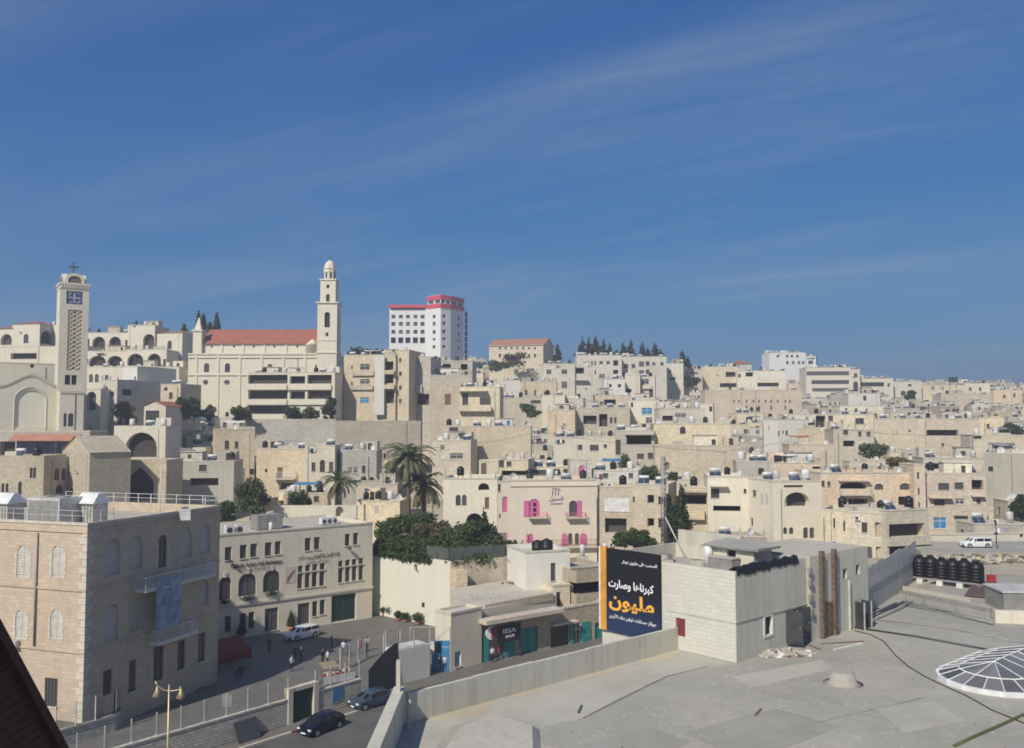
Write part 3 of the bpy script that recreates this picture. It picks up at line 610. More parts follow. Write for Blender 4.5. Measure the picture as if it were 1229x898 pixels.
def skylight():
    R0 = Vector((27.3, 51.0, ROOF_Z)); r = Vector((.76, .65, 0)); n = Vector((r.y, -r.x, 0)); Lr = 5.5
    root = empty('skylight', 'oval glass roof light with white ribs and grey panes on concrete roof', 'skylight', R0)
    def ring(rad, z, k):                                                # semicircle end + straight sides
        pts = []
        for i in range(k + 1):
            a = math.pi * i / k; d = n * math.cos(a) - r * math.sin(a); pts.append(d * rad + Vector((0, 0, z)))
        st = 5
        A = [n * rad + r * (Lr * (1 - i / st)) + Vector((0, 0, z)) for i in range(st)]; B = [-n * rad + r * (Lr * (i + 1) / st) + Vector((0, 0, z)) for i in range(st)]
        return A + pts + B
    K = 9; outer, mid = ring(3.0, .22, K), ring(1.85, .62, K); ridge = [r * (Lr * (1 - i / 5)) + Vector((0, 0, 1.12)) for i in range(5)] + [Vector((0, 0, 1.12))] * (K + 1) + [r * (Lr * (i + 1) / 5) + Vector((0, 0, 1.12)) for i in range(5)]
    base0, base1 = ring(3.06, 0, K), ring(3.06, .26, K); inn = ring(2.86, .26, K)
    m = MB()
    for a, c in ((base0, base1), (base1, inn)):
        for i in range(len(a) - 1): m.face([a[i], a[i + 1], c[i + 1], c[i]][::-1], 'frame_white')
    m.build('curb', root)
    for i in range(len(outer) - 1):
        p = MB(); p.face([outer[i], outer[i + 1], mid[i + 1], mid[i]][::-1], 'skyglass'); p.build('pane', root)
        p = MB(); q = [mid[i], mid[i + 1], ridge[i + 1], ridge[i]]; q = q[:3] if (ridge[i + 1] - ridge[i]).length < 1e-4 else q; p.face(q[::-1], 'skyglass'); p.build('pane', root)
    for i in range(len(outer)):
        g = MB(); up = Vector((0, 0, .03)); g.tube([outer[i] + up, mid[i] + up], .03, 4, 'frame_white', False)
        if i % 2 == 0 or not 5 <= i <= 5 + K: g.tube([mid[i] + up, ridge[i] + up], .026, 4, 'frame_white', False)
        g.build('rib', root)
    g = MB(); g.tube([p + Vector((0, 0, .03)) for p in mid], .045, 4, 'frame_white', False); g.tube([ridge[0] + Vector((0, 0, .04)), ridge[7] + Vector((0, 0, .04))], .05, 4, 'frame_white', False); g.build('ring_bar', root)
skylight()

def scatter(c, rx, ry, n, size, mats, seed=1):
    rr = random.Random(seed); m = MB()
    for k in range(n):
        a, q = rr.uniform(0, 6.28), rr.random() ** .6; x, y = c.x + math.cos(a) * q * rx, c.y + math.sin(a) * q * ry; s = rr.uniform(.4, 1) * size
        rz = rr.uniform(0, 6.28); z = c.z + (1 - q) * size * rr.uniform(0, 1.4); pts = []
        for (dx, dy) in ((-1, -.6), (1, -.7), (.8, .7), (-.9, .6)):
            pts.append((x + (dx * math.cos(rz) - dy * math.sin(rz)) * s, y + (dx * math.sin(rz) + dy * math.cos(rz)) * s))
        mt = rr.choice(mats); h = s * rr.uniform(.25, .9)
        m.rings([[(px, py, c.z - .02) for px, py in pts], [(x + (px - x) * .8 + rr.uniform(-.1, .1) * s, y + (py - y) * .8, z + h * rr.uniform(.6, 1)) for px, py in pts]], mt, False)
    return m
def roof_wear():
    root = bpy.data.objects['commercial_building']
    for k, pts in enumerate((((820, 880), (930, 850), (1010, 872), (900, 915)), ((880, 812), (985, 792), (1000, 803), (900, 826)), ((1040, 770), (1110, 786), (1090, 800), (1030, 786)), ((660, 905), (780, 872), (830, 890), (760, 925)), ((1050, 850), (1120, 842), (1160, 866), (1085, 880)))):
        q = [PZ(x, y, ROOF_Z + .004 + .001 * k) for x, y in pts]; m = MB(); nz = (q[1] - q[0]).cross(q[2] - q[1]).z; m.face(q if nz > 0 else q[::-1], ('membrane', 'screed', 'roofdeck2')[k % 3]); m.build('repair_patch', root)
    for pts in (((860, 898), (980, 868), (1110, 838)), ((985, 790), (1040, 800), (1130, 822))):
        m = MB(); m.tube([PZ(x, y + .6 * math.sin(x), ROOF_Z - .01) for x, y in pts], .028, 5, 'moss2'); m.build('membrane_seam', root)
    for k, (x0, y0, x1, y1, mt) in enumerate(((985, 772, 1036, 769, 'wood'), (1000, 779, 1034, 771, 'tarp_white'), (968, 772, 985, 779, 'wood'), (905, 858, 912, 850, 'wood'), (693, 855, 697, 846, 'metal_dark'))):
        a, c = PZ(x0, y0, ROOF_Z + .06), PZ(x1, y1, ROOF_Z + .06); m = MB(); d = (c - a).normalized(); n = Vector((d.y, -d.x, 0)) * .1; m.prism([(a.x, a.y), (a.x + n.x, a.y + n.y), (c.x + n.x, c.y + n.y), (c.x, c.y)], ROOF_Z, ROOF_Z + .06, mt); m.build('plank', label=('long plank lying before the concrete stair block', 'pale plank crossing the long one', 'short plank near the steel doors', 'short stick lying out on the open roof', 'dark offcut lying near the screed edge')[k], cat='plank')
    rr = random.Random(31); m = MB()
    for k in range(420):
        p = PZ(rr.uniform(500, 1229), rr.uniform(770, 898) if k % 3 else rr.uniform(775, 830), ROOF_Z); s = rr.uniform(.012, .04)
        if p.y > 70 or (p.x + 5.2) * .9 < (p.y - 44.2) or (p.y > 53 and p.x < 19): continue
        m.rings([[(p.x - s, p.y - s, ROOF_Z), (p.x + s, p.y - s * .8, ROOF_Z), (p.x + s * .9, p.y + s, ROOF_Z), (p.x - s, p.y + s * .7, ROOF_Z)], [(p.x - s * .6, p.y - s * .6, ROOF_Z + s), (p.x + s * .5, p.y - s * .5, ROOF_Z + s * 1.2), (p.x + s * .5, p.y + s * .5, ROOF_Z + s), (p.x - s * .6, p.y + s * .4, ROOF_Z + s * .8)]], rr.choice(['concrete', 'rag', 'soil', 'concrete', 'moss']), False)
    m.build('grit', label='loose grit and stones strewn over the foreground roof', cat='grit', kind='stuff')
roof_wear()
def dust_drifts():
    root = bpy.data.objects['commercial_building']; rr = random.Random(12); d = (RE - RC).normalized(); n = Vector((d.y, -d.x, 0)); L = (RE - RC).length
    for s0, s1, w in ((.5, 5.5, 1.5), (6.2, 9.5, .7), (10.5, 16, .8), (16.8, 21, 1.6)):
        k = 14; a = [RC + d * (s0 + (s1 - s0) * i / k) + n * .26 for i in range(k + 1)]; c = [RC + d * (s0 + (s1 - s0) * i / k) + n * (.3 + w * math.sin(math.pi * i / k) ** .7 * rr.uniform(.6, 1)) for i in range(k + 1)]
        m = MB(); [m.face([(q.x, q.y, ROOF_Z + .012) for q in (a[i], c[i], c[i + 1], a[i + 1])], 'dust') for i in range(k)]; m.build('dust_drift', root)
    c0 = PZ(860, 790, ROOF_Z); m = MB(); k = 22; m.face([(c0.x - 1.2 + (3.2 * math.cos(6.283 * i / k) + rr.uniform(-.3, .3)), c0.y - .6 + (1.0 * math.sin(6.283 * i / k) + rr.uniform(-.15, .15)) + .5 * math.cos(6.283 * i / k), ROOF_Z + .011) for i in range(k)], 'dust')
dust_drifts()
scatter(PZ(928, 784, ROOF_Z), 2.7, 1.1, 300, .19, ['rag', 'white_plastic', 'tarp_white', 'concrete', 'rag', 'rag', 'wood', 'concrete'], 3).build('rubbish_heap', label='heap of white sacks and rubble by the concrete wall on the roof', cat='rubbish', kind='stuff')
scatter(PZ(575, 832, ROOF_Z), .6, .5, 26, .16, ['concrete', 'rag', 'moss', 'rag'], 4).build('rubble_heap', label='small rubble pile against the middle of the parapet', cat='rubble', kind='stuff')
scatter(PZ(715, 797, ROOF_Z), 1.6, .5, 60, .13, ['rag', 'concrete', 'white_plastic', 'wood'], 5).build('rubble_heap', label='strewn rubble along the parapet left of the white box', cat='rubble', kind='stuff')
scatter(PZ(492, 848, ROOF_Z), .7, .6, 30, .10, ['rag', 'soil', 'wood', 'moss'], 6).build('rubble_heap', label='dirt and scraps in the shaded parapet corner', cat='rubble', kind='stuff')

# ---- roof house: white box with the billboard, and the concrete block behind it
BX0 = Vector((13.7, 55.0, 0)); d1 = Vector((-.676, .737, 0)).normalized(); d2 = Vector((.76, .65, 0)).normalized()
ZT = CZ - 9.0
def roof_house():
    P1 = BX0 + d1 * 10.9; n1 = Vector((-.737, -.676, 0)); root = empty('roof_house', 'white stone box house with a concrete side standing on the foreground roof', 'building', (0, 0, 0))
    root_b = root
    A = P1; LW = 10.9
    b = prepare(A, BX0, ZT, 6.0); b.dep = 8.2
    b.root = None
    def loc(side, x0, y0, x1, y1, k):
        u0, v1 = pixel_uv(b, side, x0, y0); u1, v0 = pixel_uv(b, side, x1, y1); return (min(u0, u1), min(v0, v1), max(u0, u1), max(v0, v1), k)
    m = MB(); o, U, I, w = face_axes(b, 'f')
    fo = [loc('f', 811, 741, 822.5, 765, 'D')]; ro = [loc('r', 917, 740, 927, 761, 'w'), loc('r', 943, 734, 957, 768, 'n')]
    m.wall(o, U, I, w, b.h, [(*q[:4], 'r', .14) for q in fo], 'whitestone')
    o, U, I, w = face_axes(b, 'r'); m.wall(o, U, I, 8.4, b.h, [(*q[:4], 'r', .25 if q[4] == 'w' else .8) for q in ro], 'boardwall')
    W_, dp, h, z = b.w, 8.4, b.h, b.h - 1.0
    m.face([(W_, dp, 0), (0, dp, 0), (0, dp, h), (W_, dp, h)], 'concrete'); m.face([(0, dp, 0), (0, 0, 0), (0, 0, h), (0, dp, h)], 'concrete')
    t = .22
    for (x0, x1, y0, y1) in ((0, W_, 0, t), (W_ - t, W_, t, dp), (0, t, t, dp), (t, W_ - t, dp - t, dp)):
        m.face([(x0, y0, h), (x1, y0, h), (x1, y1, h), (x0, y1, h)], 'concrete')
    for q in ([(t, t), (W_ - t, t)], [(W_ - t, t), (W_ - t, dp - t)], [(W_ - t, dp - t), (t, dp - t)], [(t, dp - t), (t, t)]):
        m.face([(*q[0], h), (*q[1], h), (*q[1], z), (*q[0], z)], 'boardwall')
    root.location = b.o; root.rotation_euler.z = b.rz
    m.build('wall', root); r = MB(); r.face([(t, t, z), (W_ - t, t, z), (W_ - t, dp - t, z), (t, dp - t, z)], 'roofdeck'); r.build('terrace_floor', root)
    led = MB(); v = pixel_uv(b, 'f', 850, 741)[1]; u0 = pixel_uv(b, 'f', 803, 745)[0]
    led.box(u0, W_ + .04, -.05, 0, v - .05, v + .03, 'whitestone'); led.box(W_, W_ + .05, 0, dp, v - .05, v + .03, 'concrete'); led.build('ledge', root)
    q = fo[0]; sh = MB(); sh.box(q[0], q[2], .10, .14, q[1], q[3], 'maroon')
    for k in range(9): sh.box(q[0] + .06, q[2] - .06, .06, .10, q[1] + (q[3] - q[1]) * (k + .2) / 9, q[1] + (q[3] - q[1]) * (k + .8) / 9, 'maroon')
    sh.build('shutter', root, label='closed dark red shutter')
    q = ro[0]; f = MB()
    for a, c, d, e in ((q[0] - .1, q[0] + .06, q[1], q[3]), (q[2] - .06, q[2] + .1, q[1], q[3]), (q[0], q[2], q[3] - .06, q[3] + .1), (q[0] - .1, q[2] + .1, q[1] - .1, q[1] + .04)): f.box(W_ - .1, W_ + .05, a, c, d, e, 'frame_white')
    wo = f.build('window', root); g = MB(); g.face([(W_ - .22, q[0], q[1]), (W_ - .22, q[2], q[1]), (W_ - .22, q[2], q[3]), (W_ - .22, q[0], q[3])], 'dark'); g.build('pane', wo)
    q = ro[1]; g = MB(); g.face([(W_ - .78, q[0], q[1]), (W_ - .78, q[2], q[1]), (W_ - .78, q[2], q[3]), (W_ - .78, q[0], q[3])], 'dark'); g.build('doorway', root)
    g = MB(); g.box(W_ - .3, W_ - .24, q[0] + .35, q[2] - .05, q[1], q[3] - .05, 'frame_white'); g.build('inner_door', root)
    for yy, rot in ((q[2], .35), (q[0], 1.45)):                         # two grey steel leaves standing open
        g = MB(); g.box(0, .05, 0, 1.05, q[1], q[3] + .05, 'metal_dark'); g.box(.05, .07, .1, .95, q[1] + .1, q[1] + .9, 'metal_dark'); g.box(.05, .07, .1, .95, q[1] + 1.05, q[3] - .1, 'metal_dark')
        e = g.build('door_leaf', root, loc=(W_ + .03, yy, 0)); e.rotation_euler.z = -rot if yy == q[2] else math.pi + 2.0
        h2 = MB(); h2.box(.07, .12, .85, .9, q[1] + 1.0, q[1] + 1.15, 'chrome'); h2.build('handle', e)
    b.rootobj = root
    return b
RH = roof_house()
def rh(p): return toworld(RH, p)
def billboard():
    b = RH; root = empty('billboard', 'dark blue billboard with orange edge and Arabic lettering on the white box', 'billboard', toworld(b, (0, -.16, 0)), b.rz)
    u0, v1 = pixel_uv(b, 'f', 721.5, 659); u1, v0 = pixel_uv(b, 'f', 795, 770); ue = pixel_uv(b, 'f', 730.5, 700)[0]; v1 = pixel_uv(b, 'f', 795, 667)[1] + .05
    MB().box(ue, u1, -.06, .12, v0, v1, 'ad_print').build('panel', root)
    MB().box(u0 + .14, ue, -.10, .14, v0, v1 + .08, 'ad_orange').build('edge_strip', root, label='orange strip')
    MB().box(u0, u0 + .14, -.10, .14, v0, v1 + .08, 'frame_white').build('side_frame', root)
    lp = MB(); lp.lathe([(.12, v1 + .08), (.12, v1 + .2), (.05, v1 + .3)], 10, 'white_plastic', (ue - .2, 0)); lp.build('lamp', root)
    FORM = {'k_i': 0xFEDB, 'b_m': 0xFE92, 'r_f': 0xFEAE, 'n_i': 0xFEE7, 'a_f': 0xFE8E, 'h_i': 0xFEEB, 'w': 0xFEED, 's_i': 0xFEBB, 'a': 0xFE8D, 'r': 0xFEAD, 't': 0xFE95, 'm_i': 0xFEE3, 'l_m': 0xFEE0, 'y_m': 0xFEF4, 'w_f': 0xFEEE, 'n': 0xFEE5}
    ar = lambda s: ''.join(chr(FORM[c]) if c in FORM else ' ' for c in reversed(s.split('|')))
    line1 = ar('k_i|b_m|r_f|n_i|a_f|h_i|a_f| |w|s_i|a_f|r|t'); line2 = ar('m_i|l_m|y_m|w_f|n')
    X = lambda s: ''.join(chr(c) for c in reversed(s))
    small_top = X((0xFE8D, 0xFEDF, 0xFEB4, 0xFEA4, 0xFE90, 0x20, 0xFECB, 0xFEE0, 0xFEF0, 0x20, 0xFEE3, 0xFEE0, 0xFEF4, 0xFEEE, 0xFEE5, 0x20, 0xFEA9, 0xFBFE + 0x0, 0xFEE8, 0xFE8E, 0xFEAD))
    small_top = small_top.replace(chr(0xFBFE), chr(0xFEF3))
    small_bot = X((0xFE9F, 0xFEEE, 0xFE8D, 0xFE8B, 0xFEB0, 0x20, 0xFEA3, 0xFEB4, 0xFE8E, 0xFE91, 0xFE8E, 0xFE95, 0x20, 0xFE97, 0xFEEE, 0xFED3, 0xFEF4, 0xFEAE, 0x20, 0xFE91, 0xFEE8, 0xFEDA, 0x20, 0xFE8D, 0xFEF7, 0xFEAD, 0xFEA9, 0xFEE5))
    def put(txt, x0, y0, x1, y1, mat, off, nm='lettering', par=root, bb=b, yy=-.075, axis='f'):
        ua, va = pixel_uv(bb, axis, x0, y0); vb = pixel_uv(bb, axis, x0, y1)[1]; ub = pixel_uv(bb, axis, x1, y0)[0]      # height read at the left end
        text(txt, ua, vb, ub - ua, va - vb, mat, off, nm, par, yy)
    put(line1, 733, 693.5, 787, 706, 'letter_white', .03); put(line2, 733.5, 709, 787.5, 731, 'letter_orange', .03)
    put(small_top, 749, 671.5, 791, 676.5, 'letter_white', .02); put(small_bot, 734, 735, 790, 741, 'letter_white', .02)
def text(txt, u, v, w, h, mat, off, nm, par, yy, thick=.012):
    c = bpy.data.curves.new('lettering', 'FONT'); c.body = txt; c.size = 1; c.offset = off; c.resolution_u = 3; c.extrude = 0
    o = bpy.data.objects.new('tmp', c); COL.objects.link(o)
    me = bpy.data.meshes.new_from_object(o); bpy.data.objects.remove(o)
    co = np.empty(len(me.vertices) * 3, np.float32); me.vertices.foreach_get('co', co); co = co.reshape(-1, 3)
    lo, hi = co.min(0), co.max(0); q = np.zeros_like(co)
    q[:, 0] = u + (co[:, 0] - lo[0]) / (hi[0] - lo[0]) * w; q[:, 2] = v + (co[:, 1] - lo[1]) / (hi[1] - lo[1]) * h; q[:, 1] = yy
    me.vertices.foreach_set('co', q.ravel()); me.materials.clear(); me.materials.append(MATS[mat]); me.update()
    return link(nm, me, par)
billboard()

def rh_stuff():
    b = RH; h = b.h; z = h - 1.0; wx = b.w
    # black plastic sheet thrown over the right-hand parapet
    m = MB(); n = 26; rr = random.Random(2); rows = []
    y0, y1 = .1, 7.4
    for i in range(n + 1):
        y = y0 + (y1 - y0) * i / n; rows.append([(wx - 1.3 + .25 * rr.random(), y, z + .25 + .25 * rr.random()), (wx - .8, y, h - .25 + .3 * rr.random()), (wx - .35, y, h + .1 + .22 * rr.random()), (wx - .05, y, h + .12 + .14 * rr.random()), (wx + .07, y, h - .02 - .12 * rr.random()), (wx + .05, y, h - .15 - .25 * rr.random())])
    m.rings(rows, 'tarp_black', True, False, False); m.build('plastic_sheet', loc=b.o, rz=b.rz, label='crumpled black plastic sheet draped over the concrete parapet', cat='plastic sheet')
    # shed with a corrugated roof
    root = empty('rooftop_shed', 'small plastered shed with corrugated grey roof behind the black sheet', 'shed', rh((wx - 5.7, 5.4, z)), b.rz); root.scale = (.78, .8, .82)
    w = MB(); w.wall((0, 0, 0), (1, 0, 0), (0, 1, 0), 4.6, 1.9, [(1.9, 0.02, 2.8, 1.7, 'r', .3)], 'plaster'); w.face([(4.6, 0, 0), (4.6, 2.8, 0), (4.6, 2.8, 1.9), (4.6, 0, 1.9)], 'concrete'); w.face([(0, 2.8, 0), (0, 0, 0), (0, 0, 1.9), (0, 2.8, 1.9)], 'plaster'); w.face([(4.6, 2.8, 0), (0, 2.8, 0), (0, 2.8, 1.9), (4.6, 2.8, 1.9)], 'plaster'); w.build('wall', root)
    d = MB(); d.face([(1.9, .3, 0), (2.8, .3, 0), (2.8, .3, 1.7), (1.9, .3, 1.7)], 'dark'); d.build('doorway', root)
    r = MB(); k = 24
    for i in range(k):
        x0, x1 = -.5 + 5.8 * i / k, -.5 + 5.8 * (i + 1) / k; za, zb = (.05 if i % 2 else 0), (.05 if (i + 1) % 2 else 0)
        r.face([(x0, -.5, 1.96 + za), (x1, -.5, 1.96 + zb), (x1, 3.1, 2.25 + zb), (x0, 3.1, 2.25 + za)], 'corrugated')
    r.box(-.5, 5.3, -.52, -.5, 1.88, 1.98, 'metal_grey'); r.box(5.3, 5.32, -.5, 3.1, 1.88, 2.1, 'metal_grey'); r.build('roof', root)
    # tall rear wall of the terrace and upright tank, cabinet
    bw = MB(); bw.box(0.3, wx - 5.0, 8.4, 8.65, z - 1, h + 1.0, 'boardwall'); bw.build('terrace_wall', label='bare concrete wall at the back of the terrace behind the mast', cat='wall', loc=b.o, rz=b.rz)
    t = MB(); t.lathe([(.3, 0), (.3, 1.5), (.12, 1.62)], 12, 'white_plastic'); t.build('boiler', loc=rh((wx - 5.6, 5.2, z)), label='upright white boiler on the terrace beside the shed', cat='boiler')
    c = MB(); c.box(0, 1.9, 0, .9, 0, .95, 'metal_grey'); c.box(-.05, 1.95, -.05, .95, .95, 1.0, 'metal_light'); c.build('cabinet', loc=rh((wx - 5.0, 4.3, z)), rz=b.rz, label='grey metal cabinet on the terrace in front of the shed', cat='cabinet')
    for k, (x, y, s) in enumerate(((2.2, 3.4, .9), (3.4, 2.6, .7), (5.2, 3.2, .8))):
        q = MB(); q.box(0, s, 0, s * .7, 0, s * .9, 'concrete'); q.box(.05, s - .05, .05, s * .7 - .05, s * .9, s * .95, 'metal_grey'); q.build('crate', loc=rh((x, y, z)), rz=b.rz + .3 * k, label=('grey crate near the mast foot on the terrace', 'smaller grey crate on the terrace right of the mast', 'third grey crate on the terrace towards the boiler')[k], cat='crate')
    # lattice mast with dish and a leaning prop
    mp = PZ(797, 668, ZT - 1.0); mast = empty('antenna_mast', 'thin lattice antenna mast with dishes rising above the billboard terrace', 'mast', mp)
    H_ = 7.6; g = MB()
    for i in range(3):
        a = 2.09 * i + .4; g.tube([(.22 * math.cos(a), .22 * math.sin(a), 0), (.17 * math.cos(a), .17 * math.sin(a), H_)], .042, 5, 'metal_grey')
    for k in range(20):
        z0, z1 = H_ * k / 20, H_ * (k + 1) / 20
        for i in range(3):
            a, c = 2.09 * i + .4, 2.09 * (i + 1) + .4; g.tube([(.2 * math.cos(a), .2 * math.sin(a), z0), (.2 * math.cos(c), .2 * math.sin(c), z1)], .018, 4, 'metal_grey')
    g.build('lattice', mast); br = MB(); br.tube([(.1, 0, 3.0), (1.5, -.8, 0)], .05, 6, 'metal_light'); br.build('brace', mast)
    for zz, rr_, rz in ((6.9, .3, .6), (6.2, .26, -.7)): o = dish_mesh(mast, (.25 * math.cos(rz), -.25, zz), rr_, rz); o.data = o.data.copy(); o.data.materials[0] = MATS['metal_grey']
    # concrete block to the right, taller, with rust-brown columns
    q0 = BX0 + d2 * 8.42; root = empty('concrete_block', 'bare grey concrete stair block right of the white box with brown columns', 'building', (q0.x, q0.y, 6), math.atan2(d2.y, d2.x))
    hh = P(1000, 664, 62).z - 6
    w = MB(); w.wall((0, 0, 0), (1, 0, 0), (0, 1, 0), 7.8, hh, [(4.3, hh - 2.0, 4.85, hh - 1.3, 'r', .2), (6.1, hh - 1.9, 6.65, hh - 1.2, 'r', .2)], 'boardwall'); w.face([(7.8, 0, 0), (7.8, 6, 0), (7.8, 6, hh), (7.8, 0, hh)], 'concrete'); w.face([(0, 6, 0), (0, 0, 0), (0, 0, hh), (0, 6, hh)], 'concrete'); w.face([(7.8, 6, 0), (0, 6, 0), (0, 6, hh), (7.8, 6, hh)], 'concrete'); w.face([(0, 0, hh), (7.8, 0, hh), (7.8, 6, hh), (0, 6, hh)], 'roofing'); w.build('wall', root)
    for u in (4.3, 6.1):
        g = MB(); v = hh - 2.0 if u < 5 else hh - 1.9; g.face([(u, .2, v), (u + .55, .2, v), (u + .55, .2, v + .7), (u, .2, v + .7)], 'dark'); g.build('window', root)
    for u in (1.1, 2.7): g = MB(); g.box(u, u + .34, -.28, -.02, 5.0, hh + .25, 'rust'); g.build('column', root)
    g = MB(); g.box(1.5, 2.6, -.14, -.02, 5.2, 7.8, 'rust'); g.build('panel', root)
    g = MB(); g.box(4.9, 5.02, -.16, -.02, 5.4, 9.0, 'metal_light'); g.build('downpipe', root)
    for k, (u, v) in enumerate(((-.35, 10.0), (-.3, 9.2), (-.3, 8.2), (-.2, 7.2))): g = MB(); g.box(u, u + .3, -.22, -.02, v, v + .4, 'metal_grey'); g.build('meter_box', root)
    for j in range(2):
        e = toworld(Bl(q0, d2, 6), (5.6 + 1.0 * j, -.8, 5.5)); g = MB(); g.box(0, .06, 0, .9, 0, 1.9, 'metal_dark'); g.box(-.03, .09, -.03, 0, 0, 1.95, 'metal_light'); g.box(0.06, .08, .1, .8, .2, 1.7, 'metal_dark')
        g.build('steel_door', loc=e, rz=math.atan2(d2.y, d2.x) - .3 + .1 * j, label=('dark steel door leaf leaning at the foot of the concrete block', 'second dark steel door leaf beside the first by concrete block')[j], cat='door')
def Bl(o, d, z):
    b = Bld(); b.o = Vector((o.x, o.y, z)); b.u = d; return b
DISH = []
def dish_mesh(par, loc, r, rz):
    if not DISH:
        m = MB(); n = 12; rings = []
        for k in range(5): q = k / 4; rings.append([(q * math.cos(6.28318 * i / n) + 0, -.28 + .28 * q * q - .0, q * math.sin(6.28318 * i / n)) for i in range(n)])
        m.rings([[(x, -y - .28, z) for x, y, z in rg] for rg in rings], 'white_plastic', True, False); m.tube([(0, .0, 0), (0, -.75, -.1)], .03, 4, 'metal_grey'); m.box(-.07, .07, -.85, -.72, -.17, -.03, 'metal_grey'); m.tube([(0, .05, 0), (0, .05, -1.25)], .05, 5, 'metal_grey')
        DISH.append(m.mesh('dish'))
    o = link('dish', DISH[0], par, loc, rz); o.scale = (r, r, r); return o
rh_stuff()

def tank_row():
    a, c = PZ(1091, 690, ROOF_Z + .55), PZ(1172, 699, ROOF_Z + .55); d = (c - a); n = 7
    m = MB(); prof = [(.1, .0), (.50, .0), (.56, .05)]
    for k in range(5): prof += [(.56, .08 + .26 * k), (.60, .14 + .26 * k), (.60, .22 + .26 * k), (.56, .28 + .26 * k)]
    prof += [(.52, 1.48), (.26, 1.66), (.24, 1.66), (.24, 1.78), (.05, 1.8)]
    m.lathe(prof, 16, 'black_plastic'); me = m.mesh('water_tank')
    ordn = ('leftmost', 'second', 'third', 'fourth', 'fifth', 'sixth', 'rightmost')
    for k in range(n):
        p = a + d * (k / (n - 1)); o = link('water_tank', me, None, p, k * .7, f'black ribbed water tank, {ordn[k]} of the seven on the roof frame', 'water tank', 'row of black tanks on the far roof edge'); s = .92 + .03 * (k % 3); o.scale = (1.12, 1.12, s * 1.15)
    root = empty('tank_frame', 'grey steel frame on white blocks under the row of black tanks', 'frame', a, math.atan2(d.y, d.x)); L = d.length
    for y in (-.62, .62): MB().box(-.8, L + .8, y - .05, y + .05, -.14, 0, 'metal_grey').build('beam', root)
    for k in range(5):
        x = -.5 + (L + 1) * k / 4; MB().box(x - .25, x + .25, -.8, -.4, -.55, -.14, 'white').build('block', root); MB().box(x - .2, x + .2, .4, .8, -.55, -.14, 'white').build('block', root)
    e = MB(); e.box(L + .9, L + 1.5, -.3, .3, -.5, .1, 'rust'); e.build('pump', root)
    # slatted maroon panel in front
    q = [PZ(1170, 697, ROOF_Z + .5), PZ(1194, 700, ROOF_Z + .5), PZ(1188, 718, ROOF_Z + .1), PZ(1158, 715, ROOF_Z + .1)]
    root = empty('slatted_panel', 'dark red slatted panel lying against the tank frame', 'panel', q[3]); up = Vector((0, 0, .07))
    for k in range(6):
        f0, f1 = k / 6 + .01, (k + 1) / 6 - .035; A, B, C, D_ = (q[3].lerp(q[0], f0) - q[3], q[2].lerp(q[1], f0) - q[3], q[2].lerp(q[1], f1) - q[3], q[3].lerp(q[0], f1) - q[3])
        MB().rings([[A, B, C, D_], [A + up, B + up, C + up, D_ + up]], 'slat', False).build('slat', root)
    m = MB(); A, B = q[3] - q[3], q[0] - q[3]; m.tube([A, B], .04, 4, 'metal_dark'); m.tube([q[2] - q[3], q[1] - q[3]], .04, 4, 'metal_dark'); m.build('side_rail', root)
    # corrugated sheet fence on the left of the tanks
    s0, s1 = PZ(1037, 690, ROOF_Z + 1.6), PZ(1100, 669, ROOF_Z + 1.9); a0 = P(1037, 692, 68); a1 = P(1100, 670, 84)
    root = empty('sheet_fence', 'pale grey sheet-metal fence above the concrete wall left of the tanks', 'fence', (a0.x, a0.y, ROOF_Z)); dv = Vector((a1.x - a0.x, a1.y - a0.y, 0)); L = dv.length; n = 9; root.rotation_euler.z = math.atan2(dv.y, dv.x)
    for k in range(n): MB().box(L * k / n + .02, L * (k + 1) / n - .02, 0, .05, 1.9 + .05 * (k % 2), 3.5 + .08 * (k % 3), 'metal_light').build('sheet', root)
    MB().box(0, L, .06, .3, 0, 1.9, 'boardwall').build('wall', root)
    # far right: pool-like blue tank, grey lean-to
    p = PZ(1205, 735, ROOF_Z); m = MB(); m.box(0, 7, 0, 3.4, 0, 1.5, 'metal_grey'); m.box(-.1, 7.1, -.1, 3.5, 1.5, 1.62, 'metal_light'); m.build('plant_box', loc=p, rz=-.1, label='long grey sheet-metal plant box at the right edge of the roof', cat='plant box')
    p = PZ(1195, 748, ROOF_Z); m = MB(); m.box(0, 4.5, 0, .5, 0, .9, 'plaster'); m.box(4.5, 5, 0, 1.5, 0, .9, 'plaster'); m.build('low_wall', loc=p, rz=-.2, label='low plastered wall stub at the right edge before the plant box', cat='wall')
    for k, (x, y) in enumerate(((1194, 716), (1199, 712))):
        p = PZ(x, y, ROOF_Z); m = MB(); m.tube([(0, 0, 0), (0, 0, .5), (.15, 0, .75), (.45, 0, .75)], .09, 6, 'metal_dark'); m.lathe([(.2, .35), (.2, .6)], 8, 'white_plastic'); m.build('pump_valve', loc=p, label=('black pipe valve right of the slatted panel', 'second pipe valve behind the first near slatted panel')[k], cat='valve')
    p = PZ(1190, 700, ROOF_Z); m = MB(); m.box(-.35, .35, -.2, .2, .1, .75, 'cloth_red'); m.tube([(0, 0, 0), (0, 0, 2.4)], .03, 4, 'metal_grey'); m.build('red_pump', loc=p, label='small red pump unit with a pole beside the black tanks', cat='pump')
tank_row()

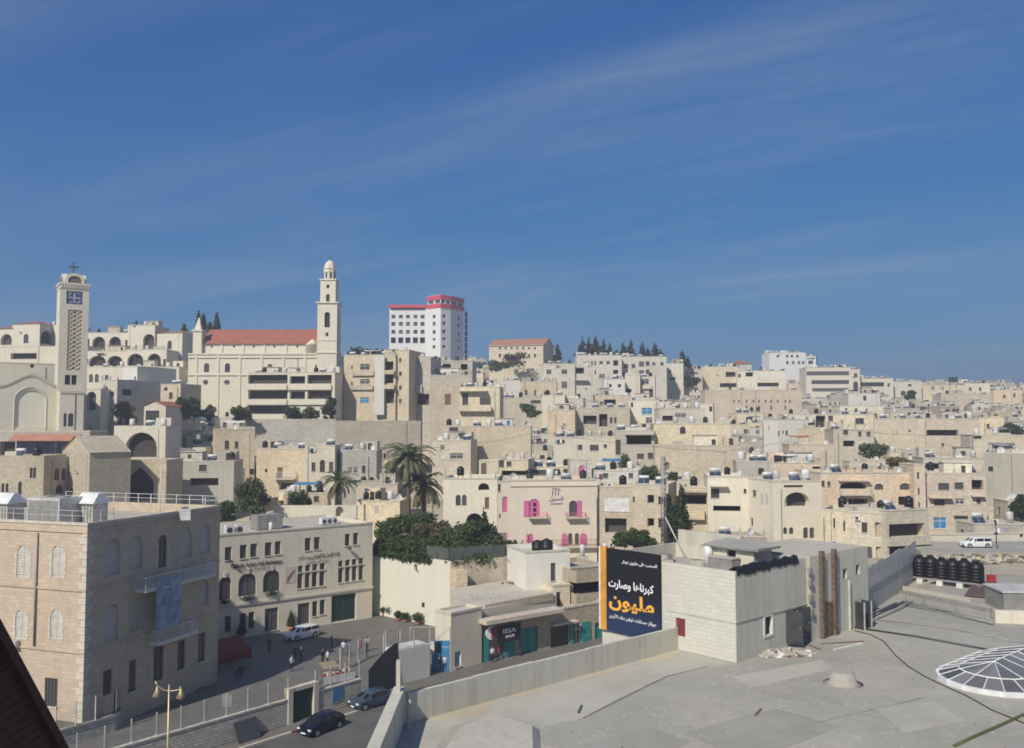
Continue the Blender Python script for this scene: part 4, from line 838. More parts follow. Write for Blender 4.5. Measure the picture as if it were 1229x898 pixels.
# ---- dark maroon tiled roof slope close to the camera, bottom left
def near_roof():
    root = empty('gable_wall', 'dark maroon boarded gable close by in the lower left corner', 'gable', (0, 0, 0))
    x0 = -4.33; e = [ray(-2, 776), ray(69, 905)]; q = [(v * (x0 / v.x)) for v in e]; A = Vector((x0, q[0].y, CZ + q[0].z)); B = Vector((x0, q[1].y, CZ + q[1].z)); d = B - A; A = A - d * 1.2; B = B + d * 1.5; n = 110
    for k in range(n):
        a, c = A.lerp(B, k / n), A.lerp(B, (k + .99) / n); m = MB(); t = .004 * (k % 2)
        m.rings([[(x0 + t, 1.0, a.z), (x0 + t, a.y, a.z), (x0 - .2, a.y, a.z), (x0 - .2, 1.0, a.z)], [(x0 + t, 1.0, c.z), (x0 + t, c.y, c.z), (x0 - .2, c.y, c.z), (x0 - .2, 1.0, c.z)]], 'maroon_tile', False); m.build('board', root)
    m = MB(); m.rings([[(x0 - .26, A.y, A.z), (x0 - .26, B.y, B.z), (x0 + .06, B.y, B.z), (x0 + .06, A.y, A.z)], [(x0 - .26, A.y + .12, A.z), (x0 - .26, B.y + .12, B.z), (x0 + .06, B.y + .12, B.z), (x0 + .06, A.y + .12, A.z)]], 'maroon_tile', False); m.build('edge_board', root)
    m = MB(); m.face([(x0 - .1, 1.0, A.z), (x0 - .1, A.y, A.z), (x0 - .1, B.y, B.z), (x0 - .1, 1.0, B.z)], 'maroon_tile'); m.build('backing', root)
near_roof()

# ================================================================ large near buildings
def rail(root, pts, h, m='white_plastic', gap=1.5, nm='railing', rails=(1.0, .55), r=.03):
    """posts and rails along a polyline of Vectors (local to root)"""
    g = MB()
    for a, c in zip(pts, pts[1:]):
        a, c = Vector(a), Vector(c); L = (c - a).length; n = max(1, round(L / gap))
        for k in range(n + 1): p = a.lerp(c, k / n); g.box(p.x - r, p.x + r, p.y - r, p.y + r, p.z, p.z + h, m)
        for f in rails: g.tube([a + Vector((0, 0, h * f)), c + Vector((0, 0, h * f))], r * .8, 4, m, False)
    return g.build(nm, root)
def ottoman():
    A = P(105, 632, 75); Fr = P(264, 632, 91.5); d = Vector((Fr.x - A.x, Fr.y - A.y, 0)); dep = d.length; d.normalize()
    u = Vector((d.y, -d.x, 0)); w = 26.0; zt = P(105, 628, 75).z; base = -.8
    left = A - u * w; b = prepare(left, A, zt, base); b.dep = dep
    ops = {'f': [], 'r': []}
    def px(s, x0, y0, x1, y1, k, *e):
        u0, v1 = pixel_uv(b, s, x0, y0); u1, v0 = pixel_uv(b, s, x1, y1); ops[s].append((min(u0, u1), min(v0, v1), max(u0, u1), max(v0, v1), k, *e))
    for x in (28, 70, -14): px('f', x - 7, 654, x + 6.5, 694, 'S'); px('f', x - 9, 731, x + 3.5, 768, 'S')
    px('f', 54, 813, 68.5, 849, 'h'); px('f', 10, 813, 24, 849, 'h')
    # shaded side: pale bricked-up windows above, dark ones below
    for x0, x1, y0, y1 in ((126, 144, 649, 689), (155, 171, 645, 681), (216, 230, 634, 668), (239, 252, 630, 663)): px('r', x0, y0, x1, y1, 'i')
    for x0, x1, y0, y1 in ((125, 142, 727, 767), (156, 168, 719, 755), (239, 250, 697, 725)): px('r', x0, y0, x1, y1, 'i')
    px('r', 190, 643, 200, 680, 'a'); px('r', 189, 721, 201, 752, 'a')
    px('r', 124, 806, 134, 833, 'x'); px('r', 155, 794, 163, 828, 'x'); px('r', 184, 772, 196, 815, 'a'); px('r', 213.5, 770, 222, 802, 'x'); px('r', 238, 761, 246, 792, 'x'); px('r', 237, 827, 245, 842, 'x')
    px('r', 162, 680, 246, 698, 'R', 1.25, 'frame_white'); px('r', 180, 747, 227.5, 764, 'R', 1.0, 'frame_white')
    for q in list(ops['r']):                                            # balconies lie level
        if q[4] == 'R': ops['r'].remove(q); v = (q[1] + q[3]) / 2; ops['r'].append((q[0], v - .5, q[2], v + .55, *q[4:]))
    building(b, 'institution_building', 'big old stone building at left with bricked-up windows and shaded side', 'building', dep, 'ottoman', ops, par=.9, trim='coping')
    root = b.root; h = b.h
    q = MB(); z = pixel_uv(b, 'f', 100, 709)[1]; z2 = pixel_uv(b, 'f', 100, 784)[1]
    for zz in (z, z2, h - .75): q = MB(); q.box(-.1, b.w + .1, -.1, -.002, zz - .1, zz + .1, 'ottoman'); q.box(b.w + .002, b.w + .1, 0, dep, zz - .1, zz + .1, 'ottoman'); q.build('string_course', root)
    n = int(h / .62)
    for k in range(n):                                                  # corner stones, long and short by turns
        L1, L2 = (.75, .4) if k % 2 else (.4, .75); q = MB(); z0 = .62 * k; q.box(b.w - L1, b.w + .045, -.045, -.001, z0 + .02, z0 + .60, 'quoin'); q.box(b.w + .001, b.w + .045, 0, L2, z0 + .02, z0 + .60, 'quoin'); q.build('quoin', root)
    def surround(side, q):
        o, U, I, ww = face_axes(b, side); O, U, I = Vector(o), Vector(U), Vector(I); hh = q[3] - q[1]; n = 7
        for k in range(n):
            for s in (-1, 1):
                e = .26 if k % 2 else .16; ux = q[0] - e if s < 0 else q[2]; m = MB(); P0 = O + U * ux - I * .035; P0.z = q[1] + hh * .8 * k / n
                a, c = U * e, Vector((0, 0, hh * .8 / n - .02)); bk = I * .033
                m.rings([[P0, P0 + a, P0 + a + c, P0 + c], [P0 + bk, P0 + a + bk, P0 + a + c + bk, P0 + c + bk]], 'quoin', False); m.build('surround_stone', root)
    for q in ops['f']:
        if q[4] == 'S': surround('f', q)
    for q in ops['r']:
        if q[4] in 'a': surround('r', q)
    m = MB(); u0, v0 = pixel_uv(b, 'f', 42, 775); m.tube([(u0, -.12, v0), (u0, -.12, h - 1)], .09, 6, 'metal_grey'); m.build('downpipe', root)
    m = MB(); u0, v0 = pixel_uv(b, 'f', 20, 772); m.box(u0 - .4, u0 + .4, -.5, -.05, v0 - .3, v0 + .3, 'metal_light'); m.build('air_conditioner', root)
    # banner hung over the balcony
    m = MB(); u0, v1 = pixel_uv(b, 'r', 192, 686); u1, v0 = pixel_uv(b, 'r', 225, 747); u0 -= 1.9; u1 -= 2.5; v0 += .5
    rows = []
    for k in range(9):
        t = k / 8; rows.append([(b.w + 1.3 + .12 * math.sin(k * 2.1) * (1 - t), u0 + (u1 - u0) * t, v0 + .0), (b.w + 1.3 + .05 * math.sin(k * 1.3), u0 + (u1 - u0) * t, v1 - .3)])
    m.rings(rows, 'poster_blue', True, False, False); m.build('banner', loc=b.o, rz=b.rz, label='blue cloth banner hanging between the balconies of the shaded side', cat='banner')
    # roof: railing, parapet details, plant
    zr = h - .9
    rail(root, [(b.w - 20, .3, h), (b.w - .3, .3, h), (b.w - .3, 3.2, h)], .95, 'metal_light', 1.6)
    for q in ops['r']:
        if q[4] == 'R': m = MB(); m.box(b.w + .05, b.w + q[5] + .03, q[0] - .05, q[2] + .05, q[1] - .32, q[1] - .2, 'white'); m.build('balcony_slab', root)
    rail(root, [(b.w - 20, dep - .3, h), (b.w - .3, dep - .3, h), (b.w - .3, dep - 2, h)], .95, 'white_plastic', 1.7)
    def vent(px_, py_, lab):
        c = P(px_, py_, 82); uu, vv = (c - b.o).dot(b.u), (c - b.o).dot(Vector((-b.u.y, b.u.x, 0)))
        e = empty('roof_ventilator', lab, 'ventilator', toworld(b, (uu, vv, zr)), b.rz); m = MB(); m.box(-1.1, 1.1, -.9, .9, 0, 2.0, 'metal_light'); m.build('body', e)
        g = MB()
        for k in range(6): g.box(-1.0 + k * .35, -.80 + k * .35, -.93, -.9, .2, 1.8, 'metal_grey')
        g.build('louvre', e); r = MB(); a = [(-1.35, -1.15, 2.0), (1.35, -1.15, 2.0), (1.35, 1.15, 2.0), (-1.35, 1.15, 2.0)]; t = [(-.9, -.1, 2.9), (1.0, -.1, 2.9), (1.0, .3, 2.9), (-.9, .3, 2.9)]; r.rings([a, t], 'white_plastic', False); r.build('hood', e)
    vent(8, 612, 'white hooded roof ventilator at the far left of the big old roof'); vent(109, 614, 'white hooded roof ventilator right of the large air handling unit')
    c = P(66, 614, 81); uu, vv = (c - b.o).dot(b.u), (c - b.o).dot(Vector((-b.u.y, b.u.x, 0)))
    e = empty('air_handler', 'large louvred air handling unit on the big old roof', 'air handler', toworld(b, (uu, vv, zr)), b.rz); m = MB(); m.box(-1.85, 1.85, -1.3, 1.3, .2, 2.6, 'metal_light'); m.box(-1.95, 1.95, -1.4, 1.4, 0, .2, 'metal_dark'); m.build('casing', e)
    for k in range(4):
        g = MB(); x0 = -1.7 + .86 * k
        for j in range(10): g.box(x0, x0 + .78, -1.36, -1.3, .45 + .2 * j, .57 + .2 * j, 'metal_grey')
        g.build('louvre_panel', e)
    for s in (-.9, .9): g = MB(); g.lathe([(.6, 2.6), (.6, 2.72), (.5, 2.72), (.45, 2.62)], 14, 'metal_grey', (s, 0)); g.build('fan', e)
    c = P(222, 608, 86); m = MB(); m.box(-.5, .5, -.4, .4, 0, 1.1, 'white_plastic'); m.lathe([(.35, 1.1), (.33, 1.2)], 10, 'metal_dark'); m.build('condenser', loc=(c.x, c.y, b.o.z + zr), rz=.4, label='small white condenser by the back railing of the old roof', cat='condenser')
    m = MB(); m.tube([(0, 0, 0), (0, 0, 5.2)], [.05, .03], 5, 'white_plastic'); c = P(192, 612, 84); m.build('flag_pole', loc=(c.x, c.y, b.o.z + zr), label='thin white pole on the big old roof', cat='pole')
    RECTS.append((0, 590, 266, 898, 75)); FOOT.append((A.x - 8, A.y + 12, 22, 44, 30, 0))
    # terrace block at its foot
    t = empty('terrace_wall', 'rough stone terrace wall at the foot of the big old building', 'wall', (0, 0, 0))
    ht = 1.3; c1 = PZ(139, 859, ht); poly = [(c1.x - 10, c1.y - 13.9), (c1.x, c1.y), (c1.x - .6, c1.y + 3.0), (c1.x - 22, c1.y + 9)]
    m = MB(); m.prism(poly, -.4, ht, 'rubble', 'paving'); m.build('wall', t); m = MB(); dv = Vector((10, 13.9, 0)).normalized(); nv = Vector((dv.y, -dv.x, 0)) * .06
    m.prism([(poly[0][0] + nv.x, poly[0][1] + nv.y), (c1.x + nv.x, c1.y + nv.y), (c1.x - .3, c1.y), (poly[0][0] - .3, poly[0][1])], ht + .003, ht + .12, 'coping'); m.build('coping', t)
    fence(t, [(c1.x - 3, c1.y - 4.2, ht + .1), (c1.x - .1, c1.y - .1, ht + .1), (c1.x - .6, c1.y + 2.8, ht + .1)], 2.0)
def fence(root, pts, h, gap=2.0, m='metal_light'):
    for a, c in zip(pts, pts[1:]):
        a, c = Vector(a), Vector(c); L = (c - a).length; n = max(1, round(L / gap))
        for k in range(n + 1): p = a.lerp(c, k / n); g = MB(); g.box(p.x - .045, p.x + .045, p.y - .045, p.y + .045, p.z, p.z + h, m); g.build('post', root)
        g = MB(); nn = int(L / .16)
        for k in range(nn): p = a.lerp(c, (k + .5) / nn); g.tube([p + Vector((0, 0, .05)), p + Vector((0, 0, h - .08))], .008, 3, 'metal_grey', False)
        for k in range(9): z = .1 + (h - .2) * k / 8; g.tube([a + Vector((0, 0, z)), c + Vector((0, 0, z))], .007, 3, 'metal_grey', False)
        g.build('mesh_panel', root)
ottoman()

def street_wall():
    L = (WB_ - WA).length; root = empty('street_wall', 'rough stone wall with white-posted mesh fence along the street', 'wall', WA, math.atan2(wd.y, wd.x))
    s0, s1 = (PZ(357, 872, 0) - WA).dot(wd), (PZ(387, 862, 0) - WA).dot(wd); h = 2.05
    for a, c in ((-9, s0), (s1, L)):
        m = MB(); m.box(a, c, 0, .4, -.4, h, 'rubble'); m.build('wall', root); m = MB(); m.box(a, c, -.05, .45, h, h + .12, 'coping'); m.build('coping', root)
        fence(root, [(a + .1, .2, h + .12), (c - .1, .2, h + .12)], 1.75)
    for s in (s0, s1): m = MB(); m.box(s - .25, s + .25, -.1, .5, -.4, 3.0, 'plaster'); m.build('gate_pillar', root)
    m = MB(); m.box(s0 + .25, s1 - .25, -.05, .45, 2.65, 3.0, 'plaster'); m.build('gate_lintel', root)
    m = MB(); m.box(s0 + .25, s1 - .25, .2, .26, -.1, 2.65, 'green_paint'); m.build('gate', root)
    x = (PZ(418, 842, 1) - WA).dot(wd); m = MB(); m.box(x - .55, x + .55, -.06, -.002, .75, 2.0, 'tarp_blue'); m.build('notice_board', loc=WA, rz=math.atan2(wd.y, wd.x), label='blue notice board on the stone wall right of the green gate', cat='board')
    x = (PZ(292, 872, 1) - WA).dot(wd)
    # dark plate put in for the shadow on the wall; sign post
    m = MB(); m.face([(x - .9, -.9, .02), (x + 1.2, -.9, .02), (x + 1.2, -.08, 1.5), (x - .9, -.08, 1.5)], 'metal_dark'); m.face([(x - .9, -.85, .02), (x - .9, -.03, 1.5), (x + 1.2, -.03, 1.5), (x + 1.2, -.85, .02)], 'metal_dark'); m.build('steel_plate', loc=WA, rz=math.atan2(wd.y, wd.x), label='dark steel plate leaning on the stone wall left of green gate', cat='plate')
    p = PZ(272, 885, 0); m = MB(); m.tube([(0, 0, -.2), (0, 0, 3.6)], .04, 6, 'metal_light'); m.box(-.4, .4, -.03, .03, 2.5, 3.5, 'metal_grey'); m.build('sign_post', loc=p, label='grey rectangular sign seen from behind on a thin post', cat='sign')
    # street lamp
    pz = P(203, 822, 61); r = empty('street_lamp', 'beige street lamp with two bell shades on curved arms', 'street lamp', (pz.x, pz.y, -.2)); Hh = pz.z + .2
    m = MB(); m.tube([(0, 0, 0), (0, 0, 1), (0, 0, Hh)], [.11, .08, .05], 8, 'brass'); m.lathe([(.2, 0), (.2, .3), (.12, .5)], 10, 'brass'); m.build('post', r)
    m = MB(); m.tube([(-.95, 0, Hh + .25), (-.8, 0, Hh - .05), (-.4, 0, Hh - .33), (0, 0, Hh - .42), (.4, 0, Hh - .38), (.7, 0, Hh - .32), (.8, 0, Hh - .1)], .035, 6, 'brass'); m.build('arm', r)
    for s, zt in ((-.8, Hh - .12), (.8, Hh - .25)):
        m = MB(); m.lathe([(.05, zt), (.09, zt - .12), (.12, zt - .25), (.31, zt - .62), (.29, zt - .62)], 12, 'brass', (s, 0)); o = m.build('lamp_shade', r); g = MB(); g.lathe([(.2, zt - .58), (.12, zt - .72)], 10, 'lamp_glass', (s, 0)); g.build('bulb', o)
street_wall()

def arts_centre():
    bA, bB = P(262, 641, 108), P(447.5, 623.5, 121.5); zt = P(268, 641, 108.4).z
    b = prepare(bA, bB, zt, -.6); b.dep = 13; o = {'f': []}
    def px(x0, y0, x1, y1, k): 
        u0, v1 = pixel_uv(b, 'f', x0, y0); u1, v0 = pixel_uv(b, 'f', x1, y1); o['f'].append((min(u0, u1), min(v0, v1), max(u0, u1), max(v0, v1), k))
    for x0, x1, y0, y1 in ((270, 278, 657, 672), (288, 296, 654.5, 670), (300.5, 308.5, 653, 668), (318, 326, 651.5, 666.5), (330, 337, 650, 665), (366, 373, 646, 660.5), (377, 384, 645, 659), (414, 420, 641, 654.5), (424, 430, 640, 653.5)): px(x0, y0, x1, y1, 'x')
    for x0, x1, y0, y1 in ((263, 277, 693, 719), (286.5, 307.5, 689, 714), (316, 336, 685, 709)): px(x0, y0, x1, y1, 'a')
    for x in (357.5, 366.5, 375, 384): px(x, 679.5 - (x - 357) * .12, x + 6, 686.5 - (x - 357) * .12, 'x'); px(x - .5, 689.5 - (x - 357) * .12, x + 5.5, 706 - (x - 357) * .12, 'x')
    for x in (406, 414.5, 422.5, 430.5): px(x, 673.5 - (x - 406) * .14, x + 5.5, 680 - (x - 406) * .14, 'x'); px(x, 682.5 - (x - 406) * .14, x + 5.5, 699 - (x - 406) * .14, 'x')
    px(288, 737, 295, 755, 'x'); px(298.5, 735, 305, 754, 'x'); px(318, 731, 333.5, 755.5, 'x'); px(357.5, 725, 371.5, 747.5, 'x'); px(375, 722, 381, 739, 'x'); px(384, 720.5, 390, 737, 'x'); px(398, 715.5, 427, 743, 'g'); px(270, 740, 277, 758, 'x')
    building(b, 'cultural_centre', 'long cream three-storey hall with arched windows beside the plaza', 'building', 13, 'artwall', o, par=.5, trim='coping')
    z = pixel_uv(b, 'f', 355, 717)[1]; m = MB(); m.box(-.1, b.w + .1, -.14, -.002, z - .14, z + .14, 'quoin'); m.build('string_course', b.root)
    for q in o['f']:
        if q[4] == 'a':
            m = MB(); m.box((q[0] + q[2]) / 2 - .18, (q[0] + q[2]) / 2 + .18, -.12, -.002, q[3] - .1, q[3] + .5, 'quoin'); m.build('keystone', b.root)
            rr = random.Random(int(q[0] * 10)); m = leaf_cloud([((q[0] + q[2]) / 2, -.2, q[1] - .15, (q[2] - q[0]) * .45, .3, .4)], 120, .14, 'leaf_dark', rr); m.build('trailing_plant', b.root)
    def put(t, x0, y0, x1, y1, m, off=.02):
        ua, va = pixel_uv(b, 'f', x0, y0); vb = pixel_uv(b, 'f', x0, y1)[1]; ub = pixel_uv(b, 'f', x1, y0)[0]; text(t, ua, vb, ub - ua, va - vb, m, off, 'lettering', b.root, -.09)
    put('Catholic Action Hall Bethlehem', 277, 677, 338, 682.5, 'letter_dark', .03); put('Custody of the Holy Land', 291, 683, 327, 686.5, 'letter_dark', .02)
    X = lambda s: ''.join(chr(c) for c in reversed(s))
    ar = X((0xFED7, 0xFE8E, 0xFECB, 0xFE94, 0x20, 0xFE8D, 0xFEDF, 0xFECC, 0xFEE4, 0xFEDE, 0x20, 0xFE8D, 0xFEDF, 0xFEDC, 0xFE8E, 0xFE9B, 0xFEEE, 0xFEDF, 0xFEF4, 0xFEDC, 0xFEF2, 0x20, 0xFE91, 0xFEF4, 0xFE96, 0x20, 0xFEDF, 0xFEA4, 0xFEE2))
    put(ar, 358, 667, 407, 674, 'letter_dark', .04); put(X((0xFEA3, 0xFEAE, 0xFE8D, 0xFEB3, 0xFE94, 0x20, 0xFE8D, 0xFEF7, 0xFEAD, 0xFEBD, 0x20, 0xFE8D, 0xFEDF, 0xFEE4, 0xFED8, 0xFEAA, 0xFEB3, 0xFE94)), 367, 673.5, 395, 677.5, 'letter_dark', .03)
    # wall emblem and small lamp
    u, v = pixel_uv(b, 'f', 348, 690); m = MB(); m.box(u - .7, u + .7, -.04, -.002, v - 1.0, v + 1.0, 'plaster'); m.build('plaque', b.root); m = MB(); rr = random.Random(3)
    for k in range(9): a = u - .4 + .1 * k; m.tube([(a, -.07, v - .8 + .15 * k), (a + .15, -.07, v - .5 + .12 * k), (a - .1, -.07, v - .3 + .11 * k)], .04, 4, 'clay')
    m.build('relief', b.root)
    for x, y in ((274, 675), (418, 660)): u, v = pixel_uv(b, 'f', x, y); m = MB(); m.lathe([(.05, v), (.28, v + .1), (.2, v + .35), (.05, v + .4)], 8, 'metal_dark', (u, -.4)); m.tube([(u, -.4, v + .2), (u, 0, v + .3)], .04, 4, 'metal_dark'); m.build('wall_lamp', b.root)
    z = b.h - .5
    def top(x, D, w, d, h, m, nm, lab, cat, fan=0):
        p = P(x, 630, D); q = empty(nm, lab, cat, (p.x, p.y, b.o.z + z), b.rz); g = MB(); g.box(-w / 2, w / 2, -d / 2, d / 2, .1, h, m); g.box(-w / 2, -w / 2 + .1, -d / 2, d / 2, 0, .1, 'metal_dark'); g.box(w / 2 - .1, w / 2, -d / 2, d / 2, 0, .1, 'metal_dark'); g.build('casing', q)
        for k in range(fan):
            g = MB(); n = 14; x0 = -w / 2 + w * (k + .5) / fan; rr = min(w / fan, h) * .36; g.rings([[(x0 + rr * math.cos(6.283 * i / n), -d / 2 - .02, h / 2 + rr * math.sin(6.283 * i / n)) for i in range(n)], [(x0 + rr * .8 * math.cos(6.283 * i / n), -d / 2 - .05, h / 2 + rr * .8 * math.sin(6.283 * i / n)) for i in range(n)]], 'metal_dark', False); g.build('fan', q)
    top(275, 111, 1.0, .5, 1.3, 'white_plastic', 'condenser', 'left one of two white condensers on the cream hall roof', 'condenser', 1); top(287, 112, 1.0, .5, 1.3, 'white_plastic', 'condenser', 'right one of two white condensers on the cream hall roof', 'condenser', 1)
    top(320, 118, 3.4, 2.4, 1.9, 'metal_grey', 'plant_unit', 'grey box-like plant unit on the cream hall roof', 'plant unit'); top(394, 123, 2.4, .8, 1.0, 'white_plastic', 'condenser', 'wide white three-fan condenser on the cream hall roof', 'condenser', 3)
    p = P(325, 638, 114); m = MB(); m.lathe([(.25, 0), (.25, 1.2), (.1, 1.3)], 10, 'tarp_white'); m.build('roof_vent', loc=(p.x, p.y, b.o.z + z), label='little white vent stack in front of the grey plant unit', cat='vent')
    rail(b.root, [(b.w - 4, 1, b.h), (b.w - .3, 1, b.h)], 1.0, 'white_plastic', 1.8)
    RECTS.append((262, 622, 448, 760, 108)); FOOT.append((-26, 118, 14, 24, 14, 0))
def leaf_cloud(blobs, n, size, mat, rr, m=None, up=.3):
    """n leaf clumps spread through ellipsoids (x,y,z,rx,ry,rz)"""
    m = m or MB(); vol = [q[3] * q[4] * q[5] for q in blobs]; tot = sum(vol)
    for q, v in zip(blobs, vol):
        k = max(4, int(n * v / tot)); d = RNG.normal(size=(k, 3)); d /= np.linalg.norm(d, axis=1)[:, None]
        r = RNG.random(k) ** .45; r = r * (1 + .18 * RNG.normal(size=k) * (RNG.random(k) < .35)); p = d * r[:, None] * np.array(q[3:6]) + np.array(q[:3])
        a = RNG.normal(size=(k, 3)) + d * .6; a[:, 2] += up; a /= np.linalg.norm(a, axis=1)[:, None]
        t = np.cross(a, RNG.normal(size=(k, 3))); t /= np.linalg.norm(t, axis=1)[:, None] + 1e-9; bt = np.cross(a, t); s = size * (.6 + .8 * RNG.random(k))[:, None]
        A, B, C, D_ = p - t * s, p + bt * s * .5, p + t * s * 1.1, p - bt * s * .5
        i = len(m.v); m.v += [tuple(x) for x in np.stack([A, B, C, D_], 1).reshape(-1, 3).tolist()]
        m.f += [(i + 4 * j, i + 4 * j + 1, i + 4 * j + 2, i + 4 * j + 3) for j in range(k)]; m.m += [mat] * k; m.sm += [False] * k
    return m
def tree(name, label, loc, h, r, n, size, mat='leaf', cat='tree', trunk=.25, seed=0, group=None, shape='round', lobes=9):
    rr = random.Random(seed); root = empty(name, label, cat, loc, 0, group)
    t = MB(); hh = h * (.55 if shape == 'round' else .9); pts = [(0, 0, -.6), (rr.uniform(-.1, .1) * r, rr.uniform(-.1, .1) * r, hh * .5), (rr.uniform(-.2, .2) * r, rr.uniform(-.2, .2) * r, hh)]
    k = max(.05, min(.3, h * .025)); t.tube(pts, [k * 1.3, k, k * .4], 7, 'bark')
    blobs = []
    if shape == 'round':
        for i in range(lobes):
            a = 6.283 * i / lobes + rr.uniform(-.4, .4); q = rr.uniform(.2, .75); z = h * trunk + (h * (1 - trunk)) * rr.uniform(.15, .82); s = r * rr.uniform(.32, .55)
            blobs.append((math.cos(a) * r * q, math.sin(a) * r * q, z, s, s, min(s * rr.uniform(.7, 1), h * .3)))
            t.tube([(0, 0, hh * .45), (math.cos(a) * r * q * .5, math.sin(a) * r * q * .5, z * .75), (math.cos(a) * r * q, math.sin(a) * r * q, z)], [k * .6, k * .35, k * .12], 5, 'bark')
        blobs.append((0, 0, h * .62, r * .5, r * .5, h * .28))
    elif shape == 'cypress':
        for i in range(9):
            f = i / 8; s = r * (1.0 - f) ** .6 * (.5 + min(1, f * 4) * .5) + .06 * r; blobs.append((rr.uniform(-.12, .12) * r, rr.uniform(-.12, .12) * r, h * (.08 + .86 * f), s, s, h * .10))
    elif shape == 'pine':
        for i in range(11):
            f = i / 10; s = r * (1.05 - f) * rr.uniform(.7, 1.15); a = rr.uniform(0, 6.28); blobs.append((math.cos(a) * s * .35, math.sin(a) * s * .35, h * (.22 + .74 * f), s, s, h * .065))
    t.build('trunk', root); leaf_cloud(blobs, n, size, mat, rr, up=.3 if shape == 'round' else .1).build('crown', root); return root
arts_centre()

# ---- garden above the cream retaining wall
def garden():
    b = prepare(P(447, 662, 124), P(540, 662, 114), P(449, 661, 124).z, -.6)
    a0 = P(447, 661, 124); a1 = P(540.5, 673.5, 114.5); zt = a0.z; bb = prepare(a0, a1, zt, -.6); bb.dep = 3
    root = empty('garden_retaining_wall', 'tall cream painted retaining wall below the green garden', 'wall', bb.o, bb.rz)
    m = MB(); m.box(0, bb.w, 0, .6, 0, bb.h, 'creamwall'); m.build('wall', root)
    for x, y in ((508, 726), (499, 680)): u, v = pixel_uv(bb, 'f', x, y); q = MB(); q.box(u - .25, u + .25, -.03, -.002, v - .3, v + .3, 'dark'); q.build('vent_hole', root)
    q = MB(); u, v = pixel_uv(bb, 'f', 499, 680); q.tube([(u, -.05, v), (u + .5, -.5, v - .3)], .12, 6, 'metal_grey'); q.build('spout', root)
    a2 = P(607, 668, 118); c = prepare(a1, a2, zt, -.6); root2 = empty('tan_garden_wall', 'warm tan stone wall right of the cream retaining wall', 'wall', c.o, c.rz)
    m = MB(); m.box(0, c.w, .003, .7, 0, c.h, 'tan'); m.build('wall', root2); u, v = pixel_uv(c, 'f', 544.5, 700); q = MB(); q.box(u - .35, u + .35, -.03, .0, v - .5, v + .5, 'dark'); q.build('window', root2)
    m = MB(); m.box(.1, 1.6, -1.8, 0, 0, c.h - 1.0, 'tan'); m.build('buttress', root2)
    # the garden bed behind
    a3 = P(452, 640, 150); a4 = P(607, 640, 147); g = MB(); g.prism([(a0.x + .3, a0.y + .5), (a1.x, a1.y + .5), (a2.x, a2.y + .5), (a4.x, a4.y), (a3.x, a3.y)], zt - 2, zt - .3, 'soil'); g.build('garden_bed', kind='structure')
    # net fence along the top
    f = empty('net_fence', 'dark netted fence along the top of the garden walls', 'fence', (0, 0, 0))
    s = P(512, 670, 117.3); pts = [(s.x, s.y, zt), (a1.x - .2, a1.y + .3, zt), (a2.x, a2.y + .3, zt)]
    for p, q in zip(pts, pts[1:]):
        p, q = Vector(p), Vector(q); n = max(2, round((q - p).length / 2.2))
        for k in range(n + 1): e = p.lerp(q, k / n); m = MB(); m.tube([e, e + Vector((0, 0, 1.75))], .04, 5, 'metal_dark'); m.build('post', f)
        m = MB(); m.face([p, q, q + Vector((0, 0, 1.6)), p + Vector((0, 0, 1.6))], 'net'); m.build('net_panel', f)
    # greenery
    rr = random.Random(5); blobs = []
    for k in range(95):
        t = rr.random(); p = a0.lerp(a1, t / .6) if t < .6 else a1.lerp(a2, (t - .6) / .4); e = rr.uniform(.2, 9); blobs.append((p.x + e * .15, p.y + e, zt + rr.uniform(-.3, .9), rr.uniform(.9, 1.8), rr.uniform(.9, 1.6), rr.uniform(.5, 1.0)))
    m = leaf_cloud(blobs, 15000, .28, 'leaf_ivy', rr)
    blobs = [(a0.lerp(a1, t).x, a0.lerp(a1, t).y - .2, zt - .2, .6, .35, .45) for t in np.linspace(0, .75, 14)]
    leaf_cloud(blobs, 1500, .2, 'leaf_ivy', rr, m); m.build('ivy_hedge', label='thick green ivy spilling over the cream garden wall', cat='hedge', kind='stuff')
    spec = [('dark leafy shrub in the middle of the walled garden', 551, 655, 128, 3.9, 3.0, 'leaf'), ('broad dark tree at the right end of the walled garden', 585, 655, 127, 4.4, 2.8, 'leaf_dark'), ('dry brownish shrub left of the middle in the walled garden', 517, 650, 132, 3.6, 3.0, 'leaf_dry'), ('bright green shrub at the left end of the walled garden', 472, 640, 137, 3.6, 3.6, 'leaf_ivy'), ('olive shrub behind the dry one in the walled garden', 505, 640, 142, 3.6, 3.2, 'leaf'), ('pointed young conifer before the house with twin arches', 581, 640, 133, 5.4, .9, 'leaf_dark')]
    for k, (lab, x, y, D, h, r, mt) in enumerate(spec): p = P(x, y, D); tree('garden_shrub' if k < 5 else 'conifer', lab, (p.x, p.y, zt - .4), h, r, 3200 if k < 5 else 1100, .26, mt, 'shrub' if k < 5 else 'tree', .1, k + 30, shape='round' if k < 5 else 'cypress')
    # potted shrubs at the foot of the cream wall
    for k, (x, y) in enumerate(((452, 735), (461, 739), (469, 740), (478, 745), (486, 747), (501, 750))):
        p = PZ(x, y, 0); r = .75 if k in (5, 2) else .55; e = empty('potted_shrub', f'{("small upright","low","rounded","spreading","low leafy","big ball-shaped")[k]} shrub at the foot of the cream wall', 'shrub', p, 0, 'shrubs along the cream wall'); m = MB(); m.lathe([(.25, 0), (.32, .4), (.28, .4)], 10, 'clay'); m.build('pot', e); leaf_cloud([(0, 0, .4 + r * .75, r, r, r * (1.7 if k == 0 else .85))], 500, .12, 'leaf_dark', rr).build('foliage', e)
    RECTS.append((447, 610, 607, 752, 114)); FOOT.append((-9, 130, 16, 24, 30, 0))
garden()

